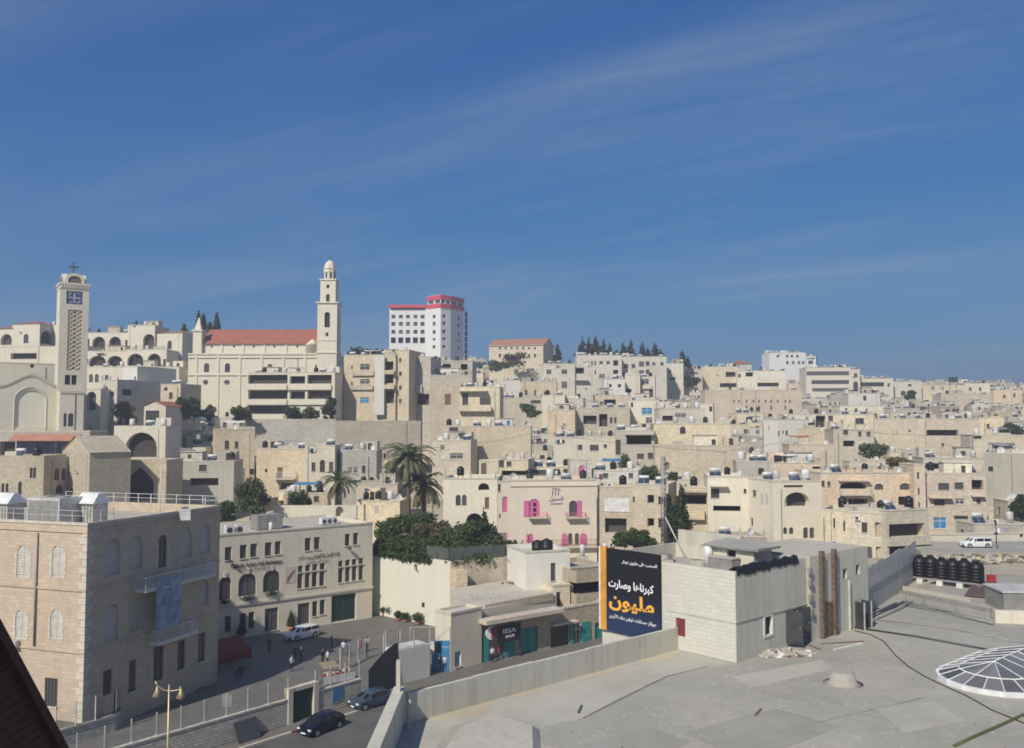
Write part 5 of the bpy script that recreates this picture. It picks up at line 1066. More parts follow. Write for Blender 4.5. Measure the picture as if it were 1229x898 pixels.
# ---- shops and the low roofs between the garden and the parapet
def shops():
    a, c = PZ(578, 795, 0), PZ(726, 765, 0)
    bA, bB = (a.x, a.y), (c.x, c.y); zt = P(590, 744, a.y + .6).z
    b = prepare(bA, bB, zt, -.5); b.dep = 4.5; o = {'f': []}
    def px(x0, y0, x1, y1, k, *e):
        u0, v1 = pixel_uv(b, 'f', x0, y0); u1, v0 = pixel_uv(b, 'f', x1, y1); o['f'].append((min(u0, u1), min(v0, v1), max(u0, u1), max(v0, v1), k, *e))
    px(579, 752, 618, 792, 'l'); px(623, 755, 646, 784, 't'); px(661, 752, 683, 776, 'n'); px(687.5, 748, 697, 772, 'w'); px(714, 748, 724, 768, 't')
    building(b, 'shop_row', 'low stone shop row with teal doors below the billboard', 'shop', 4.5, 'shop', o, par=.5, trim='coping')
    def wl_(x, y): return pixel_uv(b, 'f', x, y)
    u0, v = wl_(578, 748); u1, _ = wl_(666, 748); m = MB(); m.box(u0 - .6, u1, -1.7, 0, v + .1, v + .55, 'rose'); m.build('canopy_slab', b.root)
    u0, v = wl_(660, 752); u1, _ = wl_(690, 752); m = MB(); m.box(u0, u1, -.8, 0, v + .1, v + .3, 'plaster'); m.build('canopy_slab', b.root)
    for (x0, y0, x1, y1) in ((579, 758, 586, 793), (604, 768, 617, 790), (684, 750, 688, 774), (697.5, 747, 708, 770)):
        p, q = wl_(x0, y0), wl_(x1, y1); m = MB(); m.box(p[0], q[0], -.12, -.04, q[1], p[1], 'teal'); m.build('shutter', b.root)
    p, q = wl_(592, 751), wl_(617, 766); m = MB(); m.box(p[0], q[0], -1.0, -.9, q[1], p[1] + .1, 'ad_dark'); sg = m.build('sign_board', b.root, label='dark shop sign with white letters')
    x = wl_(597, 753.5), wl_(613, 753), wl_(597, 759); text('ISSA', x[0][0], x[2][1], x[1][0] - x[0][0], x[0][1] - x[2][1], 'letter_white', .03, 'lettering', b.root, -1.02); x = wl_(600, 760.5), wl_(611, 760), wl_(600, 764); text('SHOP', x[0][0], x[2][1], x[1][0] - x[0][0], x[0][1] - x[2][1], 'letter_white', .03, 'lettering', b.root, -1.02)
    p = wl_(585, 758); m = MB(); n = 16; m.rings([[(p[0] + .75 * math.cos(6.283 * i / n), -.8 + y, p[1] + .75 * math.sin(6.283 * i / n)) for i in range(n)] for y in (0, .12)], 'letter_white', False); m.build('round_sign', b.root); m = MB(); m.box(p[0] - .1, p[0] + .9, -.95, -.82, p[1] - .6, p[1] + .6, 'maroon'); m.build('sign_panel', b.root)
    p = wl_(621, 750); m = MB(); m.tube([(p[0], -.5, 0), (p[0], -.5, p[1] + 1)], .09, 6, 'rust'); m.build('post', b.root)
    # goods and people at the shop door: handled with the people
    # wall to the left, curved, with a blue door
    e = PZ(541, 806, 0); c2 = prepare(PZ(541, 806, 0), PZ(578, 796, 0), P(560, 736, 95).z, -.5); c2.dep = 2.5
    u0, v1 = pixel_uv(c2, 'f', 546, 783); u1, v0 = pixel_uv(c2, 'f', 553.5, 799)
    building(c2, 'plastered_house', 'stained plaster house with a rounded top left of the shop', 'house', 2.5, 'plaster', {'f': [(u0, v0, u1, v1, 'b')]}, par=.25, trim='plaster')
    RECTS.append((541, 700, 726, 800, 98)); FOOT.append((3, 105, 10, 20, 18, 0))
    # blue gate with clothes line left of it
    g0, g1 = PZ(492, 806, 0), PZ(540, 806, 0); q = empty('blue_gate', 'blue sheet gate with washing hung before it left of the shop', 'gate', g0, math.atan2(g1.y - g0.y, g1.x - g0.x)); L = (g1 - g0).length; m = MB(); m.box(L * .55, L * .98, 0, .08, 0, 3.2, 'blue_paint'); m.build('leaf', q); rail(q, [(0, 0, 0), (L, 0, 0)], 4.6, 'metal_light', 2.2, 'frame')
    for k in range(5): m = MB(); x = L * (.05 + .14 * k); m.box(x, x + .6, -.3, -.26, 2.1 - .2 * (k % 2), 3.2, ('cloth_dark', 'maroon', 'cloth_blue', 'cloth_white', 'cloth_dark')[k]); m.build('washing', q)
    # white pier with a mesh cage above, and dark sliding gate
    p0, p1 = PZ(478, 822, 0), PZ(516, 812, 0); q = empty('white_pier', 'white rendered pier topped by a mesh fence by the dark gate', 'pier', (p0.x, p0.y, -.4), math.atan2(p1.y - p0.y, p1.x - p0.x)); L = (p1 - p0).length; h = P(495, 781, p0.y).z + .4; m = MB(); m.box(0, L, 0, 2.2, 0, h, 'white'); m.build('wall', q); fence(q, [(0, .1, h), (L, .1, h)], 1.7); fence(q, [(0, .1, h), (0, 2.1, h)], 1.7)
    p0, p1 = PZ(442, 838, 0), PZ(477, 822, 0); q = MB(); L = (p1 - p0).length; n = 8; d = (p1 - p0) / n
    for k in range(n): a_, b_ = p0 + d * k, p0 + d * (k + 1); za, zb = (2.6 + 1.6 * math.sin(1.5 * t / n) for t in (k, k + 1)); q.face([a_, b_, b_ + Vector((0, 0, zb)), a_ + Vector((0, 0, za))], 'metal_dark'); q.face([a_ + Vector((0, .1, 0)), a_ + Vector((0, .1, za)), b_ + Vector((0, .1, zb)), b_ + Vector((0, .1, 0))], 'metal_dark'); q.face([a_ + Vector((0, 0, za)), b_ + Vector((0, 0, zb)), b_ + Vector((0, .1, zb)), a_ + Vector((0, .1, za))], 'metal_grey')
    q.build('dark_gate', label='dark grey sheet gate with a curved top by the white pier', cat='gate')
    f = empty('plaza_fence', 'mesh fence on posts along the lower edge of the plaza', 'fence', (0, 0, 0)); fence(f, [PZ(408, 806, 0), PZ(440, 790, 0), PZ(480, 782, 0)], 2.4)
shops()
def low_roof():
    zz = P(600, 722, 104).z; q = [P(x, 722, D) for x, D in ((541, 96.3), (577, 99.5), (632, 104.5), (668, 108), (664, 117), (607, 118), (543, 112))]
    r = empty('low_house', 'low flat-roofed house between the shop row and the garden walls', 'house', (q[0].x, q[0].y, -.5)); pl = [(p.x - q[0].x, p.y - q[0].y) for p in q]
    m = MB(); [m.face([(*a, 0), (*c, 0), (*c, zz + .5), (*a, zz + .5)], 'plaster') for a, c in zip(pl, pl[1:] + pl[:1])]; m.build('wall', r); m = MB(); m.face([(*p, zz + .5) for p in pl], 'roofing'); m.build('roof', r)
low_roof()
def low_roof_clutter():
    zz = P(600, 722, 104).z; p = P(622, 690, 117); e = empty('lean_to', 'small lean-to with a sloping sheet roof beside the grey rendered house', 'lean-to', (p.x, p.y, zz), .5); m = MB(); m.face([(-1.3, -1.6, 2.0), (1.3, -1.6, 2.0), (1.3, 1.4, 3.2), (-1.3, 1.4, 3.2)], 'corrugated'); m.face([(-1.3, -1.6, 1.95), (-1.3, 1.4, 3.15), (1.3, 1.4, 3.15), (1.3, -1.6, 1.95)], 'corrugated'); m.build('roof', e)
    for x in (-1.2, 0, 1.2): m = MB(); m.tube([(x, -1.5, 0), (x, -1.5, 2.0)], .06, 5, 'wood'); m.build('post', e)
    m = MB(); m.box(-1.2, 1.2, 1.0, 1.2, 0, 3.0, 'old'); m.build('wall', e)
    scatter(Vector((p.x - .5, p.y - 1.2, zz)), 2.2, 1.0, 90, .22, ['rag', 'wood', 'rust', 'concrete', 'soil', 'maroon'], 41).build('scrap_heap', label='heap of scrap and boards under the lean-to by the grey house', cat='scrap', kind='stuff')
    q = P(600, 720, 106); scatter(Vector((q.x, q.y, zz)), 6, 2.5, 120, .07, ['moss', 'concrete', 'soil', 'rag'], 42).build('roof_weeds', label='dry weeds and grit along the low roof above the shop', cat='weeds', kind='stuff')
    a, c = P(580, 726, 100.5), P(662, 722, 107.6); m = MB(); d = (c - a).normalized(); nn = Vector((d.y, -d.x, 0)) * .3; m.prism([(a.x, a.y), (a.x + nn.x, a.y + nn.y), (c.x + nn.x, c.y + nn.y), (c.x, c.y)], zz - .5, zz + .35, 'old'); m.build('low_parapet', label='low crumbling stone parapet along the roof above the shop', cat='parapet')
low_roof_clutter()
H('grey rendered two-storey house with black tanks below the pink-shuttered house', 631, 684, 662, 111, 113, 7, 'white', [(661, 676, 667, 697, 'x'), (661, 712, 667, 730, 'x'), (635, 712, 640, 723, 'n')], base=-.5, panes=True)
H('small stone house with stacked concrete balconies beside the billboard', 684, 728, 681, 111, 113.5, 7, 'shop', [(688, 699, 724, 710, 'l'), (684, 711, 728, 719, 'B', 1.5), (682, 683, 729, 691, 'B', 1.9), (690, 723, 722, 733, 'l')], base=-.5)
H('short stone wing with one tall window between grey house and balconies', 664, 684, 702, 109.5, 110.5, 4, 'sand', [(667, 711, 673, 730, 'x')], base=-.5)
def black_tanks(specs):
    for lab, x, y, D, s in specs:
        p = P(x, y, D); m = MB(); m.lathe([(.1, 0), (.8, 0), (.85, .1), (.85, .5), (.9, .55), (.85, .6), (.85, 1.2), (.75, 1.4), (.3, 1.55), (.28, 1.65), (.05, 1.66)], 14, 'black_plastic'); o = m.build('water_tank', loc=p, label=lab, cat='water tank'); o.scale = (s,) * 3
black_tanks([('left black water tank on the grey rendered house', 645, 661.5, 114, .85), ('right black water tank on the grey rendered house', 656, 661.5, 113.5, .95)])
p = P(699, 668, 120); m = MB(); m.lathe([(.32, 0), (.32, 1.5), (.3, 1.55)], 12, 'white_plastic'); m.box(-.8, .8, -.6, .6, -1.5, 0, 'concrete'); m.build('roof_drum', loc=p, label='white drum on a concrete plinth before the pink-shuttered house', cat='drum')

# ---- house with pink shutters
def pink_house():
    wins = [(635, 599, 648, 620, 'k'), (683, 601, 693, 620, 'a'), (682, 640, 687, 654, 'a'), (690, 640, 695, 654, 'a'), (634, 641, 640, 655, 'k'),
            (634, 615, 656, 620.5, 'R', 1.0, 'pink'), (679, 615, 702, 620.5, 'R', 1.0, 'pink'), (626, 648, 716, 655, 'R', .9, 'maroon')]
    b = H('cream stone house with bright pink shutters and two little balconies', 612, 716, 576, 150, 152, 12, 'pinkwall', wins, base=2.5, par=.8, rw=[(719, 592, 722, 600, 'x')])
    def sh(x0, y0, x1, y1, arch=True):
        u0, v1 = pixel_uv(b, 'f', x0, y0); u1, v0 = pixel_uv(b, 'f', x1, y1); m = MB(); n = 8; ring = []
        if arch:
            rise = min((u1 - u0) / 2, .5); pts = [(u0, v0), (u1, v0)] + [((u0 + u1) / 2 + (u1 - u0) / 2 * math.cos(math.pi * k / n), v1 - rise + rise * math.sin(math.pi * k / n)) for k in range(n + 1)]
        else: pts = [(u0, v0), (u1, v0), (u1, v1), (u0, v1)]
        m.rings([[(x, -.03, z) for x, z in pts][::-1], [(x, -.11, z) for x, z in pts][::-1]], 'pink', False); m.build('shutter', b.root, label='bright pink shutter')
    for q in ((674, 640, 681, 656), (696, 640, 704, 656), (632, 641, 634, 655)): sh(*q)
    sh(692.5, 601, 698, 620, False); sh(628.5, 601, 635, 620, False)
    for x0, y0, x1, y1 in ((635, 600, 648, 610),): u0, v = pixel_uv(b, 'f', 640, 602); m = MB(); [m.box(u0, u0 + .45, -.02, .1, v - .9 * k - .7, v - .9 * k - .2, 'dark') for k in range(3)]; m.build('door_glass', b.root)
    m = MB(); u0, v = pixel_uv(b, 'f', 612, 583); m.box(u0, b.w, -.18, -.002, v - .15, v + .15, 'pinkwall'); m.build('cornice', b.root)
    X = lambda s: ''.join(chr(c) for c in reversed(s)); u0, v1 = pixel_uv(b, 'f', 659, 596); u1, v0 = pixel_uv(b, 'f', 676, 602); text(X((0xFE8D, 0xFEDF, 0xFEB4, 0xFEEC, 0xFEF4, 0xFEDE)), u0, v0, u1 - u0, v1 - v0, 'letter_mauve', .03, 'lettering', b.root, -.06)
    u0, v1 = pixel_uv(b, 'f', 661, 604); u1, v0 = pixel_uv(b, 'f', 675, 605.2); m = MB(); m.box(u0, u1, -.07, -.003, v0, v1, 'letter_mauve'); m.build('underline', b.root)
    u, v = pixel_uv(b, 'f', 667, 590); m = MB(); [m.tube([(u - .6 + .5 * k, -.06, v - .6), (u - .5 + .5 * k, -.06, v + .5), (u - .2 + .5 * k, -.06, v + .6 - .2 * k)], .07, 4, 'letter_mauve') for k in range(3)]; m.build('emblem', b.root)
    # left flank with more pink, attached turret
    c = H('narrow shaded wing with pink doors left of the pink-shuttered house', 597, 612, 577, 149.6, 150, 11, 'pinkwall', [(603, 596, 609, 615, 'k'), (598, 581, 601, 590, 'x'), (599, 617, 601, 622, 'n'), (605, 640, 609, 655, 'k')], base=2.5)
pink_house()
H('white-walled house with twin arched windows and a fan light above the garden', 532, 597, 573.5, 150, 149.5, 11, 'creamwall' if 0 else 'nave', [(547, 594, 553, 607, 'a'), (554.5, 594, 560, 607, 'a'), (574, 580, 587, 588.5, 'L'), (582, 597, 587, 611, 'D'), (559, 616, 580, 640, 'L')], base=3)
H('tan flat-roofed annex with a white screen right of the pink-shuttered house', 717, 759, 583, 153, 152, 9, 'tan', [(725, 597, 755, 614, 's'), (726, 622, 752, 640, 'l')], base=2.5)
H('tan house with open stairwells beside the two cypresses', 759, 802, 580, 151, 149, 9, 'tan', [(777, 594, 785, 604, 'l'), (777, 622, 785, 632, 'l'), (759, 596, 762, 603, 'x'), (790, 596, 799, 606, 'l'), (790, 622, 799, 634, 'l')], base=2.5)

# ================================================================ landmarks on the hill
def frustum_box(m, cx, cy, w0, w1, z0, z1, mt): m.rings([[(cx - w / 2, cy - w / 2, z), (cx + w / 2, cy - w / 2, z), (cx + w / 2, cy + w / 2, z), (cx - w / 2, cy + w / 2, z)] for w, z in ((w0, z0), (w1, z1))], mt, False)
def lattice_tower():
    D = 193; a, c = P(72.5, 341, D), P(107.5, 341, D + 3.2); b = prepare(a, c, a.z, ground_z(a.x, D) - 1); w = b.w; b.dep = w; ops = []
    def px(x0, y0, x1, y1): u0, v1 = pixel_uv(b, 'f', x0, y0); u1, v0 = pixel_uv(b, 'f', x1, y1); return u0, v0, u1, v1
    q1, q2, q3 = px(80, 349, 99, 366), px(82, 371.5, 96.5, 445), px(78, 450, 92, 462)
    b.root = empty('bell_tower', 'square bell tower at left with lattice strip, clock and cross', 'tower', b.o, b.rz); root = b.root
    m = MB(); m.wall((0, 0, 0), (1, 0, 0), (0, 1, 0), w, b.h, [(*q1, 'r', .2), (*q2, 'r', .5), (*q3, 'r', .8)], 'church')
    m.face([(w, 0, 0), (w, w, 0), (w, w, b.h), (w, 0, b.h)], 'church'); m.face([(0, w, 0), (0, 0, 0), (0, 0, b.h), (0, w, b.h)], 'church'); m.face([(w, w, 0), (0, w, 0), (0, w, b.h), (w, w, b.h)], 'church'); m.face([(0, 0, b.h), (w, 0, b.h), (w, w, b.h), (0, w, b.h)], 'church'); m.build('wall', root)
    g = MB(); g.face([(q2[0], .5, q2[1]), (q2[2], .5, q2[1]), (q2[2], .5, q2[3]), (q2[0], .5, q2[3])], 'old'); g.build('lattice_back', root)
    nz = 14; hz = (q2[3] - q2[1]) / nz; wx = (q2[2] - q2[0]); me = MB(); t = .10
    for s in (-1, 1): me.tube([(-wx * .25 * s, 0, 0), (wx * .25 * s, 0, hz)], t, 4, 'church', False)
    me.box(-wx * .25, wx * .25, -.05, .05, -.05, .05, 'church'); me = me.mesh('lattice_cell')
    for k in range(nz):
        for j in range(2): link('lattice_cell', me, root, (q2[0] + wx * (.25 + .5 * j), .18, q2[1] + hz * k))
    g = MB(); g.face([(q1[0], .2, q1[1]), (q1[2], .2, q1[1]), (q1[2], .2, q1[3]), (q1[0], .2, q1[3])], 'cloth_blue'); f = g.build('clock_panel', root); g = MB(); cx, cz = (q1[0] + q1[2]) / 2, (q1[1] + q1[3]) / 2
    for x0, x1, z0, z1 in ((-1.2, 1.2, -.12, .12), (-.12, .12, -1.1, 1.1), (-1.2, -.9, .5, .8), (.9, 1.2, -.8, -.5), (-1.2, -.4, .95, 1.1), (.4, 1.2, .95, 1.1), (-1.1, -.3, -1.1, -.95), (.3, 1.1, -1.1, -.95)): g.box(cx + x0, cx + x1, .12, .19, cz + z0, cz + z1, 'metal_light')
    g.build('clock_marks', f); g = MB(); g.face([(q3[0], .8, q3[1]), (q3[2], .8, q3[1]), (q3[2], .8, q3[3]), (q3[0], .8, q3[3])], 'dark'); g.build('opening', root); g = MB(); g.box((q3[0] + q3[2]) / 2 - .12, (q3[0] + q3[2]) / 2 + .12, 0.02, .2, q3[1], q3[3], 'church'); g.build('mullion', root)
    g = MB(); g.box(-.25, w + .25, -.25, w + .25, b.h, b.h + .45, 'church'); g.box(-.12, w + .12, -.12, w + .12, b.h - .9, b.h - .7, 'church'); g.build('cornice', root)
    for k in range(11): g = MB(); x = w * (k + .5) / 11; g.box(x - .14, x + .14, -.22, -.002, b.h - .68, b.h, 'church'); g.build('corbel', root)
    # four arched gables under a dark dome, and the cross
    z0 = b.h + .45; r = w * .36; cx = w / 2; hd = P(90, 325, D).z - b.zt - .45; n = 12
    g = MB(); g.lathe([(r * 1.0, z0), (r * 1.0, z0 + hd * .45), (r * .93, z0 + hd * .68), (r * .7, z0 + hd * .88), (r * .35, z0 + hd * .97), (.1, z0 + hd)], 16, 'dome_tile', (cx, cx)); g.build('dome', root)
    for i in range(4):
        rz = math.pi / 2 * i; g = MB(); ri, ro = r * .62, r * .92; pts_o = [(ro * math.cos(math.pi * k / n), z0 + hd * .30 + hd * .62 * math.sin(math.pi * k / n)) for k in range(n + 1)]; pts_i = [(ri * math.cos(math.pi * k / n), z0 + hd * .25 + hd * .42 * math.sin(math.pi * k / n)) for k in range(n + 1)]
        pts_o = [(ro, z0)] + pts_o + [(-ro, z0)]; pts_i = [(ri, z0)] + pts_i + [(-ri, z0)]
        for k in range(len(pts_o) - 1):
            for y in (-r * 1.12,): g.face([(pts_o[k][0], y, pts_o[k][1]), (pts_i[k][0], y, pts_i[k][1]), (pts_i[k + 1][0], y, pts_i[k + 1][1]), (pts_o[k + 1][0], y, pts_o[k + 1][1])], 'church')
            g.face([(pts_o[k][0], -r * 1.12, pts_o[k][1]), (pts_o[k + 1][0], -r * 1.12, pts_o[k + 1][1]), (pts_o[k + 1][0], 0, pts_o[k + 1][1]), (pts_o[k][0], 0, pts_o[k][1])], 'church')
        for k in range(1): g.face([(p[0], -r * 1.02, p[1]) for p in pts_i], 'rust')
        g.build('dome_gable', root, loc=(cx, cx, 0), rz=rz)
    zc = z0 + hd; hc = P(90, 311, D).z - b.base - zc; g = MB(); g.box(cx - .1, cx + .1, cx - .1, cx + .1, zc - .2, zc + hc, 'metal_dark'); g.box(cx - hc * .38, cx + hc * .38, cx - .08, cx + .08, zc + hc * .52, zc + hc * .66, 'metal_dark'); g.build('cross', root)
    for s in (-1, 1): g = MB(); g.tube([(cx + s * w * .45, cx, b.h), (cx + s * w * .45, cx, b.h + (2.2 if s > 0 else 1.2))], .06, 5, 'metal_dark'); g.build('finial', root)
    RECTS.append((72, 311, 107, 470, D)); FOOT.append((a.x + 3, D + 3, 5, 7, 7, 0))
lattice_tower()
def rounded_gable():
    b = H('church front with one huge blind arch and crenellated gable at far left', -12, 72, 462, 187, 194, 14, 'church', [(18, 467, 54, 513, 'c')], name='church', cat='church', trim='church', coping=False)
    root = b.root; n = 16; u0, _ = pixel_uv(b, 'f', 0, 462); w = b.w; c = pixel_uv(b, 'f', 37, 448); m = MB(); top = []
    for k in range(n + 1): t = k / n; x = t * w; top.append((x, b.h + max(.25, (c[1] - b.h) * math.exp(-((x - c[0]) / (w * .27)) ** 2))))
    for (x0, z0), (x1, z1) in zip(top, top[1:]):
        m.face([(x0, 0, b.h), (x1, 0, b.h), (x1, 0, z1), (x0, 0, z0)], 'church'); m.face([(x0, 0, z0), (x1, 0, z1), (x1, .8, z1), (x0, .8, z0)], 'church'); m.face([(x1, .8, b.h), (x0, .8, b.h), (x0, .8, z0), (x1, .8, z1)], 'church')
    m.build('gable', root)
    for k in range(30): t = (k + .5) / 30; x = t * w; z = b.h + max(.25, (c[1] - b.h) * math.exp(-((x - c[0]) / (w * .27)) ** 2)); g = MB(); g.box(x - .15, x + .15, -.22, -.002, z - .62, z - .06, 'church'); g.build('corbel', root)
    m = MB(); q = [pixel_uv(b, 'f', x, y) for x, y in ((16, 515), (56, 465))]; uc = (q[0][0] + q[1][0]) / 2; hw = (q[1][0] - q[0][0]) / 2; zs = q[1][1] - hw
    pts = [(uc - hw, q[0][1])] + [(uc - hw * math.cos(math.pi * k / 14), zs + hw * math.sin(math.pi * k / 14)) for k in range(15)] + [(uc + hw, q[0][1])]
    m.tube([(x, -.05, z) for x, z in pts], .13, 4, 'church', False); m.build('arch_moulding', root)
    H('upper church wall with a small round window behind the arched front', -12, 70, 434, 202, 209, 12, 'church', [(36, 437, 41, 442, 'o')], name='church_wall', cat='church', coping=True, trim='church')
    b = H('low church annex with two arched windows below the bell tower', 72, 101, 468, 189, 191.5, 10, 'church', [(76.5, 496, 80, 512, 'a'), (82, 496, 88, 512, 'a')], name='church_annex', cat='church', trim='church')
    for k in range(9): g = MB(); x = b.w * (k + .5) / 9; g.box(x - .14, x + .14, -.2, -.002, b.h - .7, b.h - .24, 'church'); g.build('corbel', b.root)
    b = H('covered terrace with a rust-red awning and blue screens under the church', -12, 108, 517, 186, 184, 7, 'concrete', [(0, 530, 18, 546, 'l'), (20, 530, 84, 546, 'l')], name='terrace_building', cat='terrace')
    u0, v1 = pixel_uv(b, 'f', 18, 521); u1, v0 = pixel_uv(b, 'f', 98, 529); m = MB(); m.face([(u0, -2.2, v0), (u1, -2.2, v0), (u1, -.05, v1), (u0, -.05, v1)], 'tiles_pale'); m.face([(u0, -2.2, v0 - .1), (u0, -.05, v1 - .1), (u1, -.05, v1 - .1), (u1, -2.2, v0 - .1)], 'wood'); m.build('awning', b.root)
    for k in range(6): x0, x1 = u0 + (u1 - u0) * k / 6, u0 + (u1 - u0) * (k + .9) / 6; m = MB(); m.box(x0, x1, .3, .34, v0 - 2.6, v0 - .4, 'panel_blue'); m.build('screen', b.root)
rounded_gable()
def red_cap(b, m='tiles_pale'): pass
# ---- convent with arcades behind the bell tower
H('arcaded white convent gallery right of the lattice bell tower', 100, 154, 399, 285, 285, 12, 'nave', [(103, 406, 107, 419, 'A'), (111, 404, 126, 419, 'A'), (131, 404, 145, 419, 'A'), (150, 408, 153.5, 418, 'A')], name='convent', cat='convent', vis=422)
H('convent block with a small bell gable and one tall arch', 153.5, 186, 390, 283, 283, 12, 'nave', [(172, 401, 185, 420, 'A'), (160, 391, 163, 393, 'o')], name='convent', cat='convent', vis=424)
H('convent wing with a low red roof and one arched window', 186, 219, 400, 284, 281, 12, 'church', [(201, 409, 206, 419, 'a')], name='convent', cat='convent', roof='hip', roofm='tiles_pale', ridge=1.3, vis=428)
H('square convent pavilion with a red hipped roof left of the bell tower', 15, 48, 389, 290, 288, 12, 'church', [(28.5, 401, 34, 412, 'a')], rw=[(49, 396, 64, 414, 'A')], name='convent', cat='convent', roof='hip', roofm='tiles_red', ridge=1.5, vis=415)
H('convent wall with a wide arched opening at the left edge', -12, 15, 395, 292, 290, 12, 'church', [(1, 401, 14, 414, 'A')], name='convent', cat='convent', roof='hip', roofm='tiles_red', ridge=1.6, vis=415)
H('convent range with a shaded arch just left of the bell tower', 48, 72, 391, 296, 292, 12, 'nave', [(50, 396, 64, 415, 'A')], name='convent', cat='convent', vis=415)
H('lower convent terrace wall across the left of the hill', -12, 105, 416, 275, 272, 10, 'church', [(13, 424, 44, 431, 'l')], name='convent_terrace', cat='wall', vis=436)
H('convent terrace with wide arches and sagging white awnings', 100, 152, 421, 272, 272, 10, 'nave', [(107, 427, 127, 439, 'A'), (129, 427, 147, 439, 'A'), (103, 430, 106, 438, 'A')], name='convent_terrace', cat='convent', vis=440)
H('convent terrace with two broad arches below the tall arch', 152, 200, 419, 271, 271, 10, 'nave', [(153, 424.5, 172, 439, 'A'), (177, 424.5, 193, 439, 'A'), (196, 431, 199, 440, 'n')], name='convent_terrace', cat='convent', vis=440)
H('plain convent base wall with paired arched windows', 100, 215, 440, 262, 262, 9, 'nave', [(107, 449, 111.5, 459, 'a'), (114, 449, 118.5, 459, 'a'), (126, 450, 130, 458, 'a'), (190, 455, 197, 459, 'n')], name='convent_terrace', cat='convent', vis=470)
H('white cube house with shaded side below the convent arches', 148, 165, 440, 238, 236, 14, 'white', [(152, 456, 159, 461, 'n')], vis=462)
H('small stone house with one window left of the white cube', 120, 141, 456, 226, 224, 15, 'pale', [(131, 470, 137, 476, 'x')], rw=[(147, 467, 158, 475, 'n')], vis=500)
H('stone house with a tall open arch beside the church annex', 100, 121, 467, 222, 221, 9, 'pale', [(104, 470, 115, 492, 'A')], vis=492)
H('little orange house with dark windows below the church nave', 193, 217, 461, 228, 226, 8, 'tan', [(203, 471, 207, 479, 'x'), (197, 465, 201, 469, 'n')], vis=488)
H('tiny house with a red tiled gable roof among the trees', 173, 199, 487, 205, 204, 7, 'cream', [(175, 493, 191, 507, 'x')], roof='front', roofm='tiles_red', ridge=1.0, vis=510)
H('thick stone block with a great shaded archway', 137, 199, 511, 178, 178, 8, 'church', [(151, 519, 188, 549, 'L')], name='arched_building', cat='building', coping=False)
H('ruined stone range with two pointed arches below the great archway', 110, 200, 552, 160, 160, 8, 'old', [(117, 561, 141, 600, 'p'), (150, 560, 184, 600, 'p')], name='ruin', cat='ruin', coping=False)
H('weathered rubble building with narrow arched windows at far left', -12, 53, 547, 150, 150, 9, 'old', [(36, 561, 39, 574, 'a'), (40, 561, 43, 574, 'a'), (2, 580, 5, 592, 'a'), (7, 580, 10, 592, 'a'), (22, 578, 26, 594, 'a')], coping=False)
H('shaded stone house with twin arched windows behind the old roof', 53, 82, 549, 151, 156, 8, 'grey_stone', [(65, 562.5, 71, 576, 'a'), (74, 562.5, 79, 576, 'a'), (67, 582, 76, 592, 'a')], coping=False)
H('stone gable wall with a sloping top left of the pointed arches', 75, 108, 541, 158, 150, 7, 'old', [(83, 585, 88, 592, 'a')], roof='front', roofm='old', ridge=2.6)

